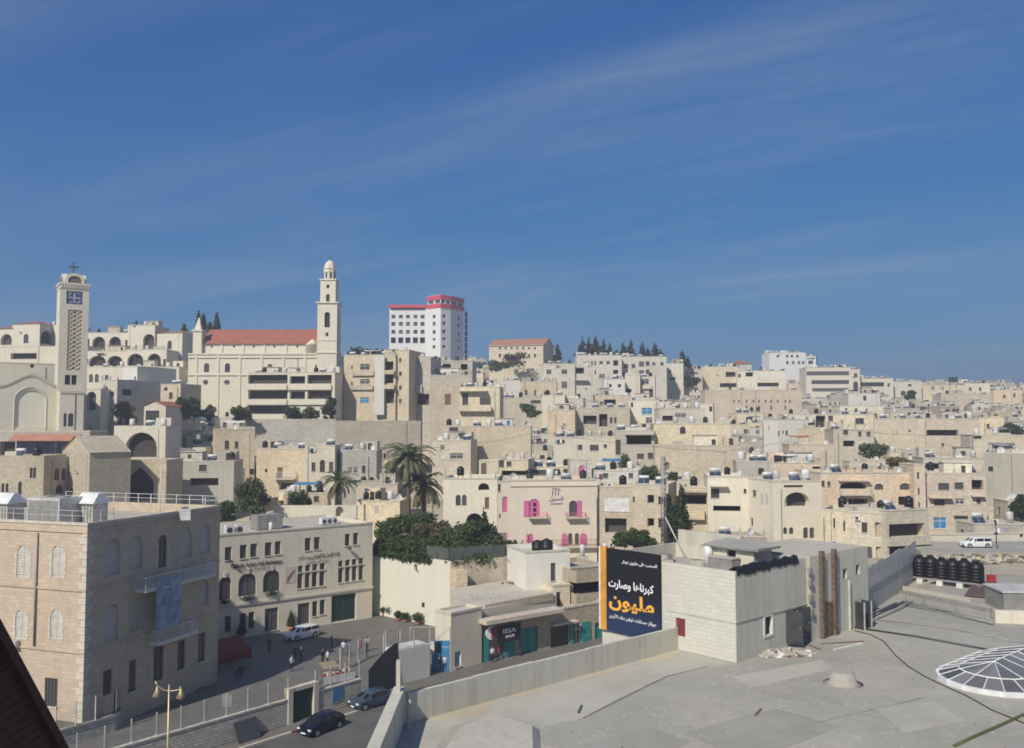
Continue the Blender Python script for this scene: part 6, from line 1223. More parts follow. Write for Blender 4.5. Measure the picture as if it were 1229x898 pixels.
# ---- church nave and bell tower
def nave_church():
    D = 262; wins = [(245, 436, 251, 447, 'a'), (270, 436, 276, 447, 'a'), (321, 437, 327, 444, 'a'), (378, 437, 384, 444, 'a'), (243.5, 456, 250, 462, 'o'), (269, 456, 276, 462, 'o')]
    b = H('long church nave with a red tiled roof and pale pilastered walls', 226, 403, 424, D, D, 20, 'nave', wins, name='church', cat='church', trim='nave', par=.2, vis=492)
    root = b.root; v = b.h
    def U(x, y): return pixel_uv(b, 'f', x, y)
    c0, z0 = U(236, 411); c1 = U(380, 411)[0]; m = MB()
    cl = [(*U(x - 1.3, 416.5), *U(x + 1.3, 413.5)) for x in (250, 277, 301, 326, 354)]; m.wall((c0, 3, v), (1, 0, 0), (0, 1, 0), c1 - c0, z0 - v, [(q[0] - c0, q[1] - v, q[2] - c0, q[3] - v, 'o', .2) for q in cl], 'nave'); m.face([(c0, 17, v), (c0, 3, v), (c0, 3, z0), (c0, 17, z0)], 'nave'); m.face([(c1, 3, v), (c1, 17, v), (c1, 17, z0), (c1, 3, z0)], 'nave'); m.build('clerestory', root)
    for q in cl: g = MB(); g.face([(q[0], 3.19, q[1]), (q[2], 3.19, q[1]), (q[2], 3.19, q[3]), (q[0], 3.19, q[3])], 'dark'); g.build('window', root)
    zr = P(300, 395.5, D + 10).z - b.base; r = MB(); r.face([(c0 - .3, 2.4, z0 - .2), (c1, 2.4, z0 - .2), (c1, 10, zr), (c0 + .6, 10, zr)], 'tiles_red'); r.face([(c1, 17.6, z0 - .2), (c0 - .3, 17.6, z0 - .2), (c0 + .6, 10, zr), (c1, 10, zr)], 'tiles_red'); r.build('roof', root)
    g = MB(); g.face([(c1, 3, z0), (c1, 17, z0), (c1, 10, zr)], 'nave'); g.face([(c0, 17, z0), (c0, 3, z0), (c0, 10, zr)], 'nave'); g.build('gable', root)
    for x in (236, 262, 288, 314, 340, 366): u = U(x, 430)[0]; g = MB(); g.box(u - .35, u + .35, -.22, -.002, 0, v - .3, 'nave'); g.build('pilaster', root); g = MB(); g.box(u - .3, u + .3, 2.75, 2.998, v, z0 - .1, 'nave'); g.build('pilaster', root)
    for y in (425, 429, 450, 412): z = U(300, y)[1]; g = MB(); yy = 2.75 if y == 412 else -.25; g.box(c0 if y == 412 else 0, c1 if y == 412 else b.w, yy - .05, yy + .24, z - .2, z + .2, 'nave'); g.build('string_course', root)
    # front turret with pinnacle, at the left end
    g = MB(); u = U(234, 420)[0]; z1 = U(234, 397)[1]; z2 = U(237, 380)[1]; frustum_box(g, u, 3, 2.6, 2.6, 0, z1, 'nave'); frustum_box(g, u, 3, 3.2, 3.2, z1, z1 + .5, 'nave'); frustum_box(g, u, 3, 2.0, .3, z1 + .5, z2, 'nave'); g.build('pinnacle', root)
    # apse, round, at the foot of the tower
    g = MB(); u = U(372, 420)[0]; g.lathe([(2.0, v - 1), (2.0, z0 - .6), (2.2, z0 - .5), (.2, z0 + 1.2)], 16, 'nave', (u, 3.2)); g.build('apse', root)
    # tower
    t = empty('bell_tower', 'tall slender white bell tower with open belfry and small dome', 'tower', (0, 0, 0)); Dt = 260; a, c = P(380.5, 420, Dt), P(404, 420, Dt); w = c.x - a.x
    t.location = (a.x, Dt, ground_z(a.x, Dt) - 1); zb = t.location.z; Z = lambda y: P(392, y, Dt).z - zb; cx = w / 2
    def stage(w_, z0, z1, ops, nm='stage'):
        o = (w - w_) / 2; g = MB()
        for i, (oo, U_, I_) in enumerate((((o, o, 0), (1, 0, 0), (0, 1, 0)), ((o + w_, o, 0), (0, 1, 0), (-1, 0, 0)), ((o + w_, o + w_, 0), (-1, 0, 0), (0, -1, 0)), ((o, o + w_, 0), (0, -1, 0), (1, 0, 0)))):
            g.wall((oo[0], oo[1], z0), U_, I_, w_, z1 - z0, [(w_ / 2 - q[0] / 2, q[1] - z0, w_ / 2 + q[0] / 2, q[2] - z0, q[3], .6) for q in ops], 'nave')
        g.face([(o, o, z1), (o + w_, o, z1), (o + w_, o + w_, z1), (o, o + w_, z1)], 'nave'); st = g.build(nm, t)
        for q in ops:
            for i in range(4): e = MB(); e.face([(-q[0] / 2, -w_ / 2 + .58, q[1]), (q[0] / 2, -w_ / 2 + .58, q[1]), (q[0] / 2, -w_ / 2 + .58, q[2]), (-q[0] / 2, -w_ / 2 + .58, q[2])], 'dark'); e.build('opening', st, loc=(cx, cx, 0), rz=math.pi / 2 * i)
    def band(w_, z, h=.4): g = MB(); o = (w - w_) / 2; g.box(o, o + w_, o, o + w_, z, z + h, 'nave'); g.build('cornice', t)
    u = w / 23.5
    stage(w, 0, Z(364), [(6.5 * u, Z(393), Z(374.5), 'a'), (4 * u, Z(404), Z(399), 'o')]); band(w + .8, Z(364)); band(w + .3, Z(409), .3); band(w + .5, Z(424), .4)
    stage(18.5 * u, Z(364) + .4, Z(336), [(4.5 * u, Z(362), Z(352.5), 'a'), (4 * u, Z(346), Z(341), 'o')]); band(20.5 * u, Z(336))
    g = MB(); rr = 7.6 * u; zz0 = Z(336) + .4; g.lathe([(rr, zz0), (rr, Z(321.5)), (rr * 1.1, Z(321.3)), (rr * 1.1, Z(320.5)), (rr * .95, Z(320)), (rr * .86, Z(316.5)), (rr * .6, Z(313)), (rr * .2, Z(310.8)), (.12, Z(310.2))], 8, 'nave', (cx, cx), False); g.build('lantern', t)
    for i in range(8): e = MB(); hw = 1.3 * u * 1.0; y = -rr * .93; e.box(-hw, hw, y - .03, y + .1, Z(333), Z(325.5), 'dark'); e.build('opening', t, loc=(cx, cx, 0), rz=math.pi / 8 + math.pi / 4 * i)
    g = MB(); g.tube([(cx, cx, Z(311)), (cx, cx, Z(304))], .07, 5, 'metal_dark'); g.box(cx - .5, cx + .5, cx - .06, cx + .06, Z(307.5), Z(306.7), 'metal_dark'); g.build('cross', t)
    RECTS.append((380, 305, 405, 420, Dt)); FOOT.append((a.x + 3, Dt + 3, 4, 6, 6, 0))
nave_church()
b = H('white apartment block with three tiers of dark balconies below the church', 297, 402, 447, 238, 236, 12, 'nave', [(298, 450, 345, 460.5, 'l'), (348, 451.5, 366, 460.5, 'l'), (369, 450, 398, 460.5, 'l'), (298, 469, 345, 479, 'l'), (348, 470, 366, 479, 'l'), (369, 469, 398, 479, 'l'), (297, 487, 345, 497, 'l'), (297, 462, 345, 467, 'B', .8), (346, 462, 398, 467, 'B', .5), (297, 480, 345, 485, 'B', .8), (346, 480, 398, 485, 'B', .5), (318, 490, 331, 500, 's')], name='apartment_block', cat='apartment block', vis=498)
H('tan apartment house with a white corner strip and balconies', 413, 475, 426, 244, 242, 12, 'tan', [(432, 437, 444, 444, 'w'), (432, 455, 444, 461, 'w'), (432, 477, 443, 484, 'b'), (421, 439, 424, 443, 'w'), (421, 458, 424, 463, 'w'), (462, 434, 472, 444, 'l'), (462, 450, 472, 460, 'l'), (462, 469, 473, 484, 'l'), (461, 445, 474, 448.5, 'B', 1.2), (461, 462, 474, 466, 'B', 1.2), (423, 446, 449, 450, 'B', .6), (422, 463, 448, 467, 'B', .6)], name='apartment_house', cat='apartment house', vis=498)
m = MB(); a = P(450, 428, 241.5); c = P(461, 498, 241.5); m.box(a.x, c.x, 241.2, 241.9, c.z, a.z + .3, 'white'); m.build('white_wall_strip', label='tall bright white wall strip on the tan apartment house', cat='wall strip')
H('narrow tan house with four small windows right of the white strip', 474, 491, 420, 243, 242, 13, 'tan', [(479, 430, 482, 435, 'x'), (479, 446, 482, 451, 'x'), (479, 463, 482, 468, 'x'), (479, 479, 482, 484, 'x')], vis=498)
H('pale recessed apartment house with shaded balconies', 491, 517, 430, 248, 247, 12, 'sand', [(498, 462, 507, 471, 'B', .9), (496, 473, 515, 486, 'l'), (496, 450, 499, 466, 'n')], vis=492)
H('low tan house with a shaded top storey in front of the hotel', 517, 567, 433, 262, 261, 10, 'grey_stone', [(520, 437, 541, 448, 'l'), (543, 442, 549, 450, 'n'), (553, 437, 561, 447, 'l')], vis=450)
H('broad tan house with a tall door below the hotel', 516, 567, 450, 247, 247, 11, 'tan', [(534, 473, 541, 486, 'D'), (553, 462, 560, 464, 'n')], vis=495)
H('tan house with a deep roofed balcony below the red roof', 552, 600, 464, 243, 242, 10, 'sand', [(555, 472, 562, 486, 'x'), (576, 477, 589, 486, 'n'), (551, 488, 590, 493, 'B', 1.5), (551, 467.5, 585, 470, 'C', 1.6)], vis=500)
def hotel():
    D = 420; w5 = [472, 481, 489.5, 498.5, 507]; wins = []
    for y0, y1 in ((378, 382), (386.5, 391), (396, 400.5)): wins += [(x - 2.2, y0, x + 2.5, y1, 'x') for x in w5]
    wins += [(x - 3, 405, x + 3, 412, 'l') for x in w5]
    wins += [(469, 369, 511, 372.8, 'H')]
    b = H('tall white hotel on the skyline, long wing with a red roof edge', 467.5, 514, 366, D, D, 18, 'hotelwhite', wins, name='hotel', cat='hotel', trim='hotel_red', vis=425)
    g = MB(); z = pixel_uv(b, 'f', 480, 367.3)[1]; g.box(-.3, b.w, -.4, -.002, z - .9, z + .5, 'hotel_red'); g.build('red_fascia', b.root)
    c1 = P(513.5, 356, 418); c2 = P(529, 354, 412); c3 = P(556.5, 362, 426); zt = P(529, 353.5, 412).z; base = ground_z(c2.x, 415) - 1
    root = empty('hotel_tower', 'white hotel tower with a bright red crown and dark window band', 'hotel', (c2.x, c2.y, base)); h = zt - base; o = Vector((c2.x, c2.y, 0))
    def facet(p, q, cols, side):
        pr = prepare(p, q, zt, base); pr.dep = 1; U = pr.u; I = Vector((-U.y, U.x, 0)); lo = Vector((p.x - c2.x, p.y - c2.y, 0)); wd_ = pr.w; m = MB(); ops = []; Zp = lambda y: P(529, y, 412).z - base
        for x in cols:
            for y0, y1 in ((377, 381), (385.5, 390), (395.5, 400), (405, 408), (414, 417.5)): ops.append((x * wd_ - 1.0, Zp(y1), x * wd_ + 1.0, Zp(y0), 'r', .3))
        n = max(2, int(wd_ / 5))
        for k in range(n): ops.append((wd_ * (k + .1) / n, Zp(363.5), wd_ * (k + .9) / n, Zp(359.5), 'r', .6))
        m.wall(lo, U, I, wd_, h, ops, 'hotelwhite'); m.build('wall', root)
        for q_ in ops:
            g = MB(); A = lo + U * q_[0] + I * (q_[5] - .01); Bp = lo + U * q_[2] + I * (q_[5] - .01); g.face([(A.x, A.y, q_[1]), (Bp.x, Bp.y, q_[1]), (Bp.x, Bp.y, q_[3]), (A.x, A.y, q_[3])], 'glass'); g.build('window', root)
        for y0, y1 in ((354, 359), (364, 369)):
            g = MB(); A, Bp = lo - I * .25 - U * .25, lo + U * (wd_ + .25) - I * .25; Cp, Dp = lo + U * wd_ - I * .002, lo - I * .002; g.prism([(A.x, A.y), (Bp.x, Bp.y), (Cp.x, Cp.y), (Dp.x, Dp.y)], Zp(y1), Zp(y0), 'hotel_red'); g.build('red_band', root)
    facet(c1, c2, (.5,), 'l'); facet(c2, P(541, 357, 416), (.35,), 'r'); mid = P(541, 357, 416); facet(mid, c3, (.62,), 'r')
    g = MB(); pts = [(c1.x, c1.y), (c2.x, c2.y), (mid.x, mid.y), (c3.x, c3.y), (c3.x - 2, c3.y + 16), (c1.x, c1.y + 20)]; g.prism([(x - c2.x, y - c2.y) for x, y in pts], h - .3, h - .1, 'hotel_red'); g.build('roof', root)
    g = MB(); q = [(x - c2.x, y - c2.y) for x, y in pts]; [g.face([(*a_, 0), (*b_, 0), (*b_, h), (*a_, h)], 'hotelwhite') for a_, b_ in ((q[3], q[4]), (q[4], q[5]), (q[5], q[0]))]; g.build('rear_wall', root)
    g = MB(); x0 = c3.x - c2.x; [g.box(x0 + .3, x0 + 1.6, c3.y - c2.y + 4, c3.y - c2.y + 6, h * (.25 + .07 * k), h * (.30 + .07 * k), 'cloth_blue') for k in range(9)]; g.tube([(x0 + .9, c3.y - c2.y + 5, 0), (x0 + .9, c3.y - c2.y + 5, h * .9)], .2, 5, 'cloth_blue'); g.build('fire_stair', root)
    RECTS.append((513, 353, 558, 425, 412)); FOOT.append((c2.x, 424, 14, 20, 20, 0))
hotel()
H('long stone school with an orange tiled roof right of the hotel', 587, 652, 415, 385, 378, 18, 'sand', [(x - 1.2, 416.5, x + 1.2, 419.5, 'a') for x in (600, 607, 614, 621, 628, 635, 642)] + [(x - 1.4, 425, x + 1.4, 429, 'x') for x in (600, 607, 614, 621, 628, 635, 642)], name='school', cat='school', roof='gable', roofm='tiles_pale', ridge=3.4, vis=432)

# ================================================================ houses of the hillside, placed one by one
H('stone terrace wall with tufts of weeds below the tan apartments', 403, 505, 505, 222, 222, 4, 'old', [], name='terrace_wall', cat='wall', coping=False, vis=522)
H('long grey terrace wall under the white apartment block', 295, 403, 503, 226, 224, 4, 'grey_stone', [], name='terrace_wall', cat='wall', coping=False, vis=515)
H('orange stone house with two small windows left of the domed terrace', 258, 306, 515, 196, 199, 10, 'tan', [(270, 529, 275, 539, 'x'), (282, 530, 286, 538, 'x'), (300, 563, 305, 570, 'n')], vis=570)
H('long low plastered shed with one window behind the broad tree', 205, 281, 553, 172, 173, 8, 'concrete', [(239, 558, 248, 566, 'x'), (228, 574, 262, 583, 'l')], vis=590)
H('stone house with an outside balcony stair above the garden trees', 308, 366, 538, 190, 189, 9, 'tan', [(333, 561, 339, 574, 'D'), (331, 566, 355, 574.5, 'R', 1.3, 'frame_white'), (335, 580, 352, 593, 'l'), (318, 563, 321, 567, 'n')], vis=595)
H('stone house with three tall windows and a porch behind the small palm', 366, 402, 534, 187, 187, 9, 'cream', [(374, 555, 378.5, 566, 'x'), (384, 552, 390, 567, 'a'), (395, 554.5, 400, 566, 'x'), (377.5, 577, 388, 585.5, 'a'), (377, 595, 388, 603, 'x'), (391, 594.5, 396.5, 608, 'D')], vis=607)
H('grey rendered house on an overhanging slab behind the small palm', 408, 452, 540, 189, 189, 8, 'grey_stone', [(418, 561, 423, 568, 'w'), (425, 561, 429.5, 568, 'w'), (434.5, 559, 438.5, 568, 'x'), (406, 573, 454, 576, 'C', .8)], vis=575)
H('low tan wall house with a pale arch right of the small palm', 428, 480, 600, 165, 163, 6, 'sand', [(450, 607, 455, 617, 'S')], vis=612)
H('square tan house with small windows behind the tall palm', 519, 565, 528, 196, 195, 9, 'sand', [(528.5, 534, 534, 540, 'w'), (529, 545, 534, 551, 's'), (540, 544, 556, 551, 'w')], vis=560)
H('long blank orange stone wall house above the twin-arched house', 530, 637, 511, 206, 205, 10, 'tan', [(539, 513, 550, 519, 'n')], vis=548)
H('stair-head box with a brown door on the twin-arched house roof', 575, 598, 553, 163, 163, 6, 'cream', [(577.5, 556, 584, 571, 'D'), (600, 556, 603, 560, 'n')], vis=574, base=8)
H('small shop-like house with a brown tiled canopy above pink shutters', 598, 634, 551, 172, 171, 8, 'sand', [(599, 552, 605, 561, 'x'), (608, 554, 614, 560, 'x'), (602, 565, 632, 571, 'l')], vis=573)
H('cream stair house with one pink arched door above the pink shutters', 684, 710, 551, 165, 165, 7, 'pale', [(694.5, 558.5, 702, 575, 'k')], vis=577, base=10)
H('long pale house with a row of open windows above the pink shutters', 632, 690, 560, 176, 175, 8, 'cream', [(637, 564, 658, 571, 'n'), (664, 563, 672, 572, 'x'), (676, 563, 682, 572, 'x')], vis=575)
H('white flat house with two small windows and a grey roof unit', 707, 766, 564, 166, 164, 9, 'white', [(723.5, 568, 730, 574, 'x'), (754.5, 568, 760, 574, 'x')], vis=583)
H('pale concrete house with three dark windows below the tarps', 664, 739, 524, 206, 204, 9, 'plaster', [(693.5, 534, 699, 540, 'x'), (708, 534, 718.5, 541, 'x'), (724.5, 533.5, 728.5, 538, 'x')], vis=548)
H('grey house with a deep shaded loggia and white columns', 738, 785, 516, 199, 198, 9, 'concrete', [(752, 523, 782, 533.5, 'l'), (764.5, 544.5, 773, 551, 'x'), (777.5, 543.5, 784, 551, 'x'), (739, 528, 745, 546, 'n'), (750, 519, 785, 522, 'C', 1.4)], vis=556)
H('wide tan stone house with one arched window near the centre', 785, 877, 508, 200, 199, 9, 'sand', [(816, 512, 823, 521, 'a'), (834, 522, 847, 528, 'h'), (853, 523, 857, 528, 'x')], vis=532)
H('large blank tan stone wall house in the middle of the slope', 786, 893, 534, 190, 188, 9, 'tan', [(880, 552, 883, 561, 'x'), (885, 552, 888, 561, 'x')], vis=572)
H('concrete stair hut with a dark door behind the white arched house', 884, 925, 553, 172, 171, 8, 'concrete', [(910, 562, 917, 570, 'n')], vis=573)
H('orange stone wall house right of the stair hut', 925, 985, 555, 182, 181, 8, 'rose', [(975, 560, 985, 566, 'l')], vis=575)
H('bright white narrow house with a shaded right side', 915, 933, 503, 226, 220, 9, 'white', [(922, 511, 923.5, 517, 'n')], rw=[(934, 517, 936, 524, 'n'), (939, 517, 941, 521, 'n'), (943, 517, 946, 523, 'n')], vis=536)
H('cream house with two square windows right of the narrow white one', 947, 976, 497, 236, 236, 9, 'pale', [(950, 500.5, 954, 505, 'w'), (966.5, 500.5, 971, 505, 'w')], vis=515)
H('long cream house with a pergola terrace on the right slope', 976, 1048, 497, 238, 237, 9, 'cream', [(979, 499, 991, 513, 'l'), (994, 499, 1000, 506, 'x'), (1008, 505, 1012, 509, 'x'), (1027, 502, 1037, 509, 'x')], vis=516)
H('tan house with a small dark window below the pergola house', 947, 1002, 533, 207, 206, 8, 'rose', [(949, 541, 952, 544, 'n')], vis=552)
H('orange plastered house right of the narrow white one', 946, 985, 514, 222, 221, 8, 'tan', [(951, 515, 957, 518, 'n')], vis=533)
H('cream house with paired windows under the pergola house', 1000, 1049, 515, 224, 223, 9, 'sand', [(1012, 516, 1018, 522, 'x'), (1030, 518, 1034, 524, 'x'), (1040, 518, 1045, 524, 'x'), (1012, 529, 1026, 536, 'l')], vis=540)
H('very long tan wall house with faint arched windows on the right', 1049, 1110, 502, 246, 245, 9, 'sand', [(1071, 516, 1074, 524, 'S'), (1075.5, 516, 1078.5, 524, 'S')], vis=540)
H('tan house with a white-domed terrace roof on the right', 1110, 1176, 502, 246, 244, 9, 'rose', [(1112, 516, 1150, 523, 'l'), (1130, 532, 1133, 536, 'n'), (1097, 533, 1100, 540, 'x')], vis=545)
H('tan house with thin windows near the right edge', 1168, 1235, 522, 214, 212, 9, 'sand', [(1166, 523, 1178, 527, 'n'), (1200, 540, 1206, 545, 'x')], vis=550)
H('blank cream block at the right end of the long tan wall', 1176, 1205, 501, 252, 250, 9, 'sand', [(1184, 509, 1188, 515, 'x')], vis=522)
H('bare concrete wall on stilts at the right edge of the slope', 1181, 1240, 543, 172, 168, 8, 'concrete', [(1186, 560, 1192, 566, 'n')], vis=640)
H('pale grey terrace house above the pink apartment block', 1108, 1182, 549, 180, 178, 8, 'plaster', [(1110, 556, 1142, 563, 'l')], vis=566)
H('salmon apartment block with arched windows and a curved balcony', 985, 1098, 567, 156, 157, 12, 'rose', [(1008, 579, 1040, 587, 'L'), (1049.5, 580.5, 1060.5, 588, 'a'), (1079.5, 580, 1093, 588, 'a'), (1007, 586, 1044, 593, 'R', 1.2, 'metal_light'), (986, 577, 990, 584, 'x'), (993, 578, 997, 584, 'x'), (1078, 596, 1096, 607, 'l'), (1018, 599, 1042, 606, 'l'), (1006, 576, 1042, 577.5, 'C', 1.0)], name='apartment_block', cat='apartment block', vis=612)
H('slim salmon stair tower with three slit windows', 1097, 1110, 557, 155, 155, 6, 'rose', [(1100.5, 567, 1103.5, 575, 'n'), (1101.5, 586, 1104, 594, 'n'), (1102, 603, 1104.5, 611, 'n')], name='stair_tower', cat='tower', vis=612)
H('salmon apartment block with dark windows and a blue door at right', 1110, 1183, 567, 157, 155, 11, 'rose', [(1126, 580, 1139.5, 588.5, 'x'), (1145.5, 579, 1156.5, 587.5, 'x'), (1166, 576, 1180, 588, 'l'), (1121, 599.5, 1134, 607, 'x'), (1146, 598.5, 1158, 605.5, 'w'), (1172, 598, 1177, 605, 'x'), (1120, 621, 1136.5, 635, 'b'), (1145, 619, 1162, 623.5, 'x'), (1170, 616, 1180, 620, 'x'), (1114, 596, 1142, 598, 'C', 1.2), (1165, 594, 1181, 596, 'C', 1.0)], name='apartment_block', cat='apartment block', vis=645)
H('sand stone villa with wide loggias in front of the salmon block', 1020, 1063, 613, 134, 131, 10, 'sand', [(1034, 627, 1041, 639.5, 'x'), (1050, 627, 1060, 645, 'l'), (1040, 656, 1047, 671, 'a'), (1051, 656, 1061, 672, 'l')], name='villa', cat='villa', vis=690)
H('right half of the sand villa with long covered balconies', 1063, 1114, 612, 130.5, 133, 9, 'sand', [(1067, 629.5, 1110, 643.5, 'l'), (1067, 656.5, 1110, 665, 'l'), (1064, 645, 1114, 651, 'B', .6)], name='villa', cat='villa', vis=690)
H('white modern house wing with a square dark window and low wall', 849, 898, 571, 150, 149, 10, 'nave', [(853, 586.5, 863.5, 598, 'x'), (892.5, 587, 896, 592, 'x'), (856, 607, 889, 614, 'l'), (852, 581, 873, 584, 'C', 1.2)], vis=622)
H('angled middle bay of the white modern house with slit arches', 898, 927, 573, 149, 142, 2.5, 'nave', [(903, 588, 907.5, 596, 'x'), (913, 592, 916.5, 606, 'S'), (918.5, 592, 922, 606, 'S'), (901, 621, 904, 632, 'a')], vis=645)
H('white house with a great half-round window and twin small arches', 927, 986, 577, 141.8, 143, 10, 'nave', [(941.5, 591, 971.5, 608, 'L'), (941, 582.5, 964, 585, 'n'), (940, 633, 945, 641, 'a'), (947, 633, 952.5, 641, 'a'), (964, 633, 970, 646, 'a'), (971.5, 633, 977.5, 646, 'a')], vis=648)
H('beige house with slit windows between white arches and sand villa', 986, 1020, 611, 138, 136, 9, 'sand', [(1000, 622, 1002.5, 634, 'n'), (1012, 625, 1014.5, 638, 'n'), (988, 592, 994, 603, 's')], vis=660)
H('low sheltered house with a striped awning right of the cypresses', 819, 850, 584, 153, 152, 8, 'tan', [(822, 594, 848, 606, 'l'), (818, 588, 850, 591, 'C', 1.0), (826, 612, 846, 622, 'B', 1.0)], vis=630)
# upper slope
H('pale cubic house with paired windows below the long white block', 653, 690, 436, 330, 332, 10, 'pale', [(656, 443.5, 662, 449, 'w'), (674, 443.5, 681, 449, 'w'), (674, 458, 681, 466, 'w')], vis=470)
H('pale house part with a canopied terrace beside the cubic house', 690, 712, 440, 333, 333, 9, 'pale', [(691, 441.5, 701, 448.5, 'l'), (689, 453.5, 706, 457, 'C', 1.8), (692, 459, 697, 466, 's')], vis=466)
H('long white block with scattered small windows below the pines', 692, 746, 426, 372, 372, 12, 'pale', [(x - 1, 433.5, x + 1, 438.5, 'x') for x in (704.5, 710.5, 714.5)] + [(719.5, 433.5, 723.5, 437, 'x'), (728, 433.5, 732, 437, 'x'), (736, 432.5, 742, 439, 'l'), (736, 444, 742, 450.5, 'l'), (703.5, 446.5, 705.5, 450.5, 'x'), (709.5, 445, 711.5, 449, 'x'), (713.5, 445, 715.5, 449, 'x'), (719, 449, 726, 454, 'w')], vis=456)
H('long white block with dark square windows under the right pines', 746, 800, 428, 378, 376, 12, 'pale', [(748.5, 437, 754, 442, 'x'), (758, 437, 762.5, 442, 'x'), (767, 434, 773, 440, 'x'), (775, 434, 779.5, 439, 'x'), (783, 435, 786.5, 438.5, 'x'), (792.5, 435, 796.5, 438.5, 'x'), (767, 444.5, 773, 448.5, 'x'), (775, 443.5, 779.5, 449, 'x'), (747, 447, 763, 451, 'l')], vis=452)
H('bright white pair of little houses above the centre', 725, 750, 454.5, 302, 302, 8, 'white', [(731, 461, 734, 465, 'n'), (741.5, 461, 745.5, 465, 'n')], vis=476)
H('blank grey cube right of the bright white pair', 750, 768, 450, 306, 305, 8, 'plaster', [(751, 467, 758, 471, 'n')], vis=480)
H('stacked little house with concrete balconies right of the grey cube', 768, 786, 452, 308, 307, 8, 'plaster', [(770, 455, 779, 461, 'w'), (768, 463, 782, 466, 'B', .9), (779, 468, 784, 479, 'n')], vis=480)
H('bright blank wall house left of the centre slope', 651, 678, 474, 272, 271, 8, 'nave', [], vis=493)
H('small grey house with one dark door right of the bright blank wall', 678, 700, 478, 274, 273, 8, 'pale', [(678.5, 482, 682, 490, 'n'), (684, 483, 688, 488, 'x')], vis=494)
H('tan house with two slit windows on the upper slope', 624, 668, 458, 288, 287, 9, 'tan', [(641, 468, 643.5, 475.5, 'x'), (630.5, 468, 633, 475.5, 'x'), (653, 470, 660, 474, 'n')], vis=482)
H('bluish white rendered gable house left of the slit-window house', 604, 624, 456, 290, 290, 8, 'white', [(601, 467, 604, 475, 'n')], vis=476)
H('tan house with a long narrow window strip on the slope', 600, 652, 477, 274, 273, 8, 'sand', [(637, 480.5, 649, 484.5, 'n'), (624, 484, 626, 489, 'x')], vis=495)
H('warm tan house behind a railed terrace near the centre', 657, 690, 492, 238, 237, 8, 'tan', [(690.5, 497, 693, 503, 'n')], vis=514)
H('low house with a tiled top and dark lean-tos near the centre', 690, 756, 489, 242, 240, 8, 'tan', [(732, 501, 735, 508, 'x'), (737, 501, 740, 508, 'x'), (700, 499, 716, 509, 'l'), (719, 497, 729, 512, 'l')], vis=515)
H('orange-roofed terrace house with a dark window band above centre', 714, 757, 474, 268, 267, 8, 'rose', [(725, 479.5, 739, 486, 'l'), (720, 482, 724, 487, 'n')], vis=490)
H('cream house with a blue square panel near the centre', 754, 791, 480, 246, 244, 8, 'nave', [(770, 489.5, 783, 497.5, 'b'), (781, 484, 784, 490, 'n'), (757, 483, 760, 489, 'n'), (775, 501, 783, 508, 'w')], vis=515)
H('low pale house with cluttered white roof edge near the centre', 791, 846, 490, 232, 232, 8, 'plaster', [(795, 499, 808, 505, 'l'), (810, 496, 824, 501, 'w')], vis=510)
H('cream stair block left of the long orange hospice', 840, 856, 484, 258, 257, 7, 'nave', [(851, 488, 855, 494, 'n')], vis=497)
H('long orange hospice with a row of little arched windows', 846, 962, 468, 330, 328, 10, 'rose', [(x - 1, 480, x + 1, 483.5, 'a') for x in (881, 887, 896, 904.5, 911, 919, 925.5, 933.5, 942.7, 948)] + [(x - 1, 487, x + 1, 492, 'x') for x in (896, 911, 925.5, 942.7)], name='hospice', cat='hospice', vis=496)
H('cream house with a canopy and railed terrace on the upper right', 885, 943, 445, 405, 403, 10, 'pale', [(909, 459.5, 935, 464, 'l'), (886, 449, 889, 453, 'n'), (895, 447, 904, 452, 'l')], vis=467)
H('pale house with a flat roof left of the terrace house', 842, 886, 440, 410, 408, 10, 'sand', [(871, 446.5, 883, 452.5, 'l'), (864, 460, 884, 465, 'l')], vis=468)
H('tan wall house with three small windows under a round tree', 818, 843, 443, 400, 399, 9, 'sand', [(821, 447, 825, 449, 'x'), (829, 447, 833, 449, 'x'), (834.5, 447, 838, 449, 'x')], vis=466)
H('pale house on the skyline right of the long white blocks', 800, 820, 436, 392, 390, 10, 'pale', [(802, 444, 806, 448, 'w'), (804, 453, 811, 456, 'n')], vis=462)
H('small red-roofed house on the skyline left of the white round house', 878, 902, 437, 440, 440, 8, 'white', [(883, 438.5, 887, 441, 'x')], roof='hip', roofm='tiles_red', ridge=2.0, vis=445)
H('bright white rounded house standing up on the skyline', 923, 967, 423, 470, 470, 14, 'hotelwhite', [(x - 1.5, 426, x + 1.5, 429, 'x') for x in (933.5, 945, 950.5, 957)] + [(x - 1.4, 433.5, x + 1.4, 437, 'x') for x in (945, 952, 959, 964)], vis=444)
H('white side wing of the rounded skyline house', 967, 979, 428, 471, 469, 12, 'hotelwhite', [(970, 433, 976, 437, 'x')], vis=442)
H('long modern building with three dark window bands on the skyline', 967, 1021, 441, 432, 430, 14, 'nave', [(968, 446, 1019, 450.5, 'H'), (974, 456.5, 1019, 461, 'H'), (975, 466, 1019, 470, 'H')], name='office_building', cat='building', vis=472)
H('stair end of the long banded building with a small arch', 1021, 1032, 443, 430, 430, 14, 'nave', [(1025, 448, 1029, 453, 'x'), (1024, 458, 1030, 470, 'a')], name='office_building', cat='building', vis=470)
H('low wing with a dark strip right of the banded building', 1032, 1072, 454, 434, 433, 10, 'nave', [(1033, 459, 1061, 464, 'H'), (1065, 460, 1068, 464, 'x')], name='office_building', cat='building', vis=468)
H('skyline house with two round-arched dark windows at right', 1070, 1106, 458, 438, 436, 10, 'pale', [(1081, 469, 1087, 475, 'a'), (1089.5, 469, 1095, 475, 'a'), (1090, 461, 1094, 464, 'n')], vis=478)
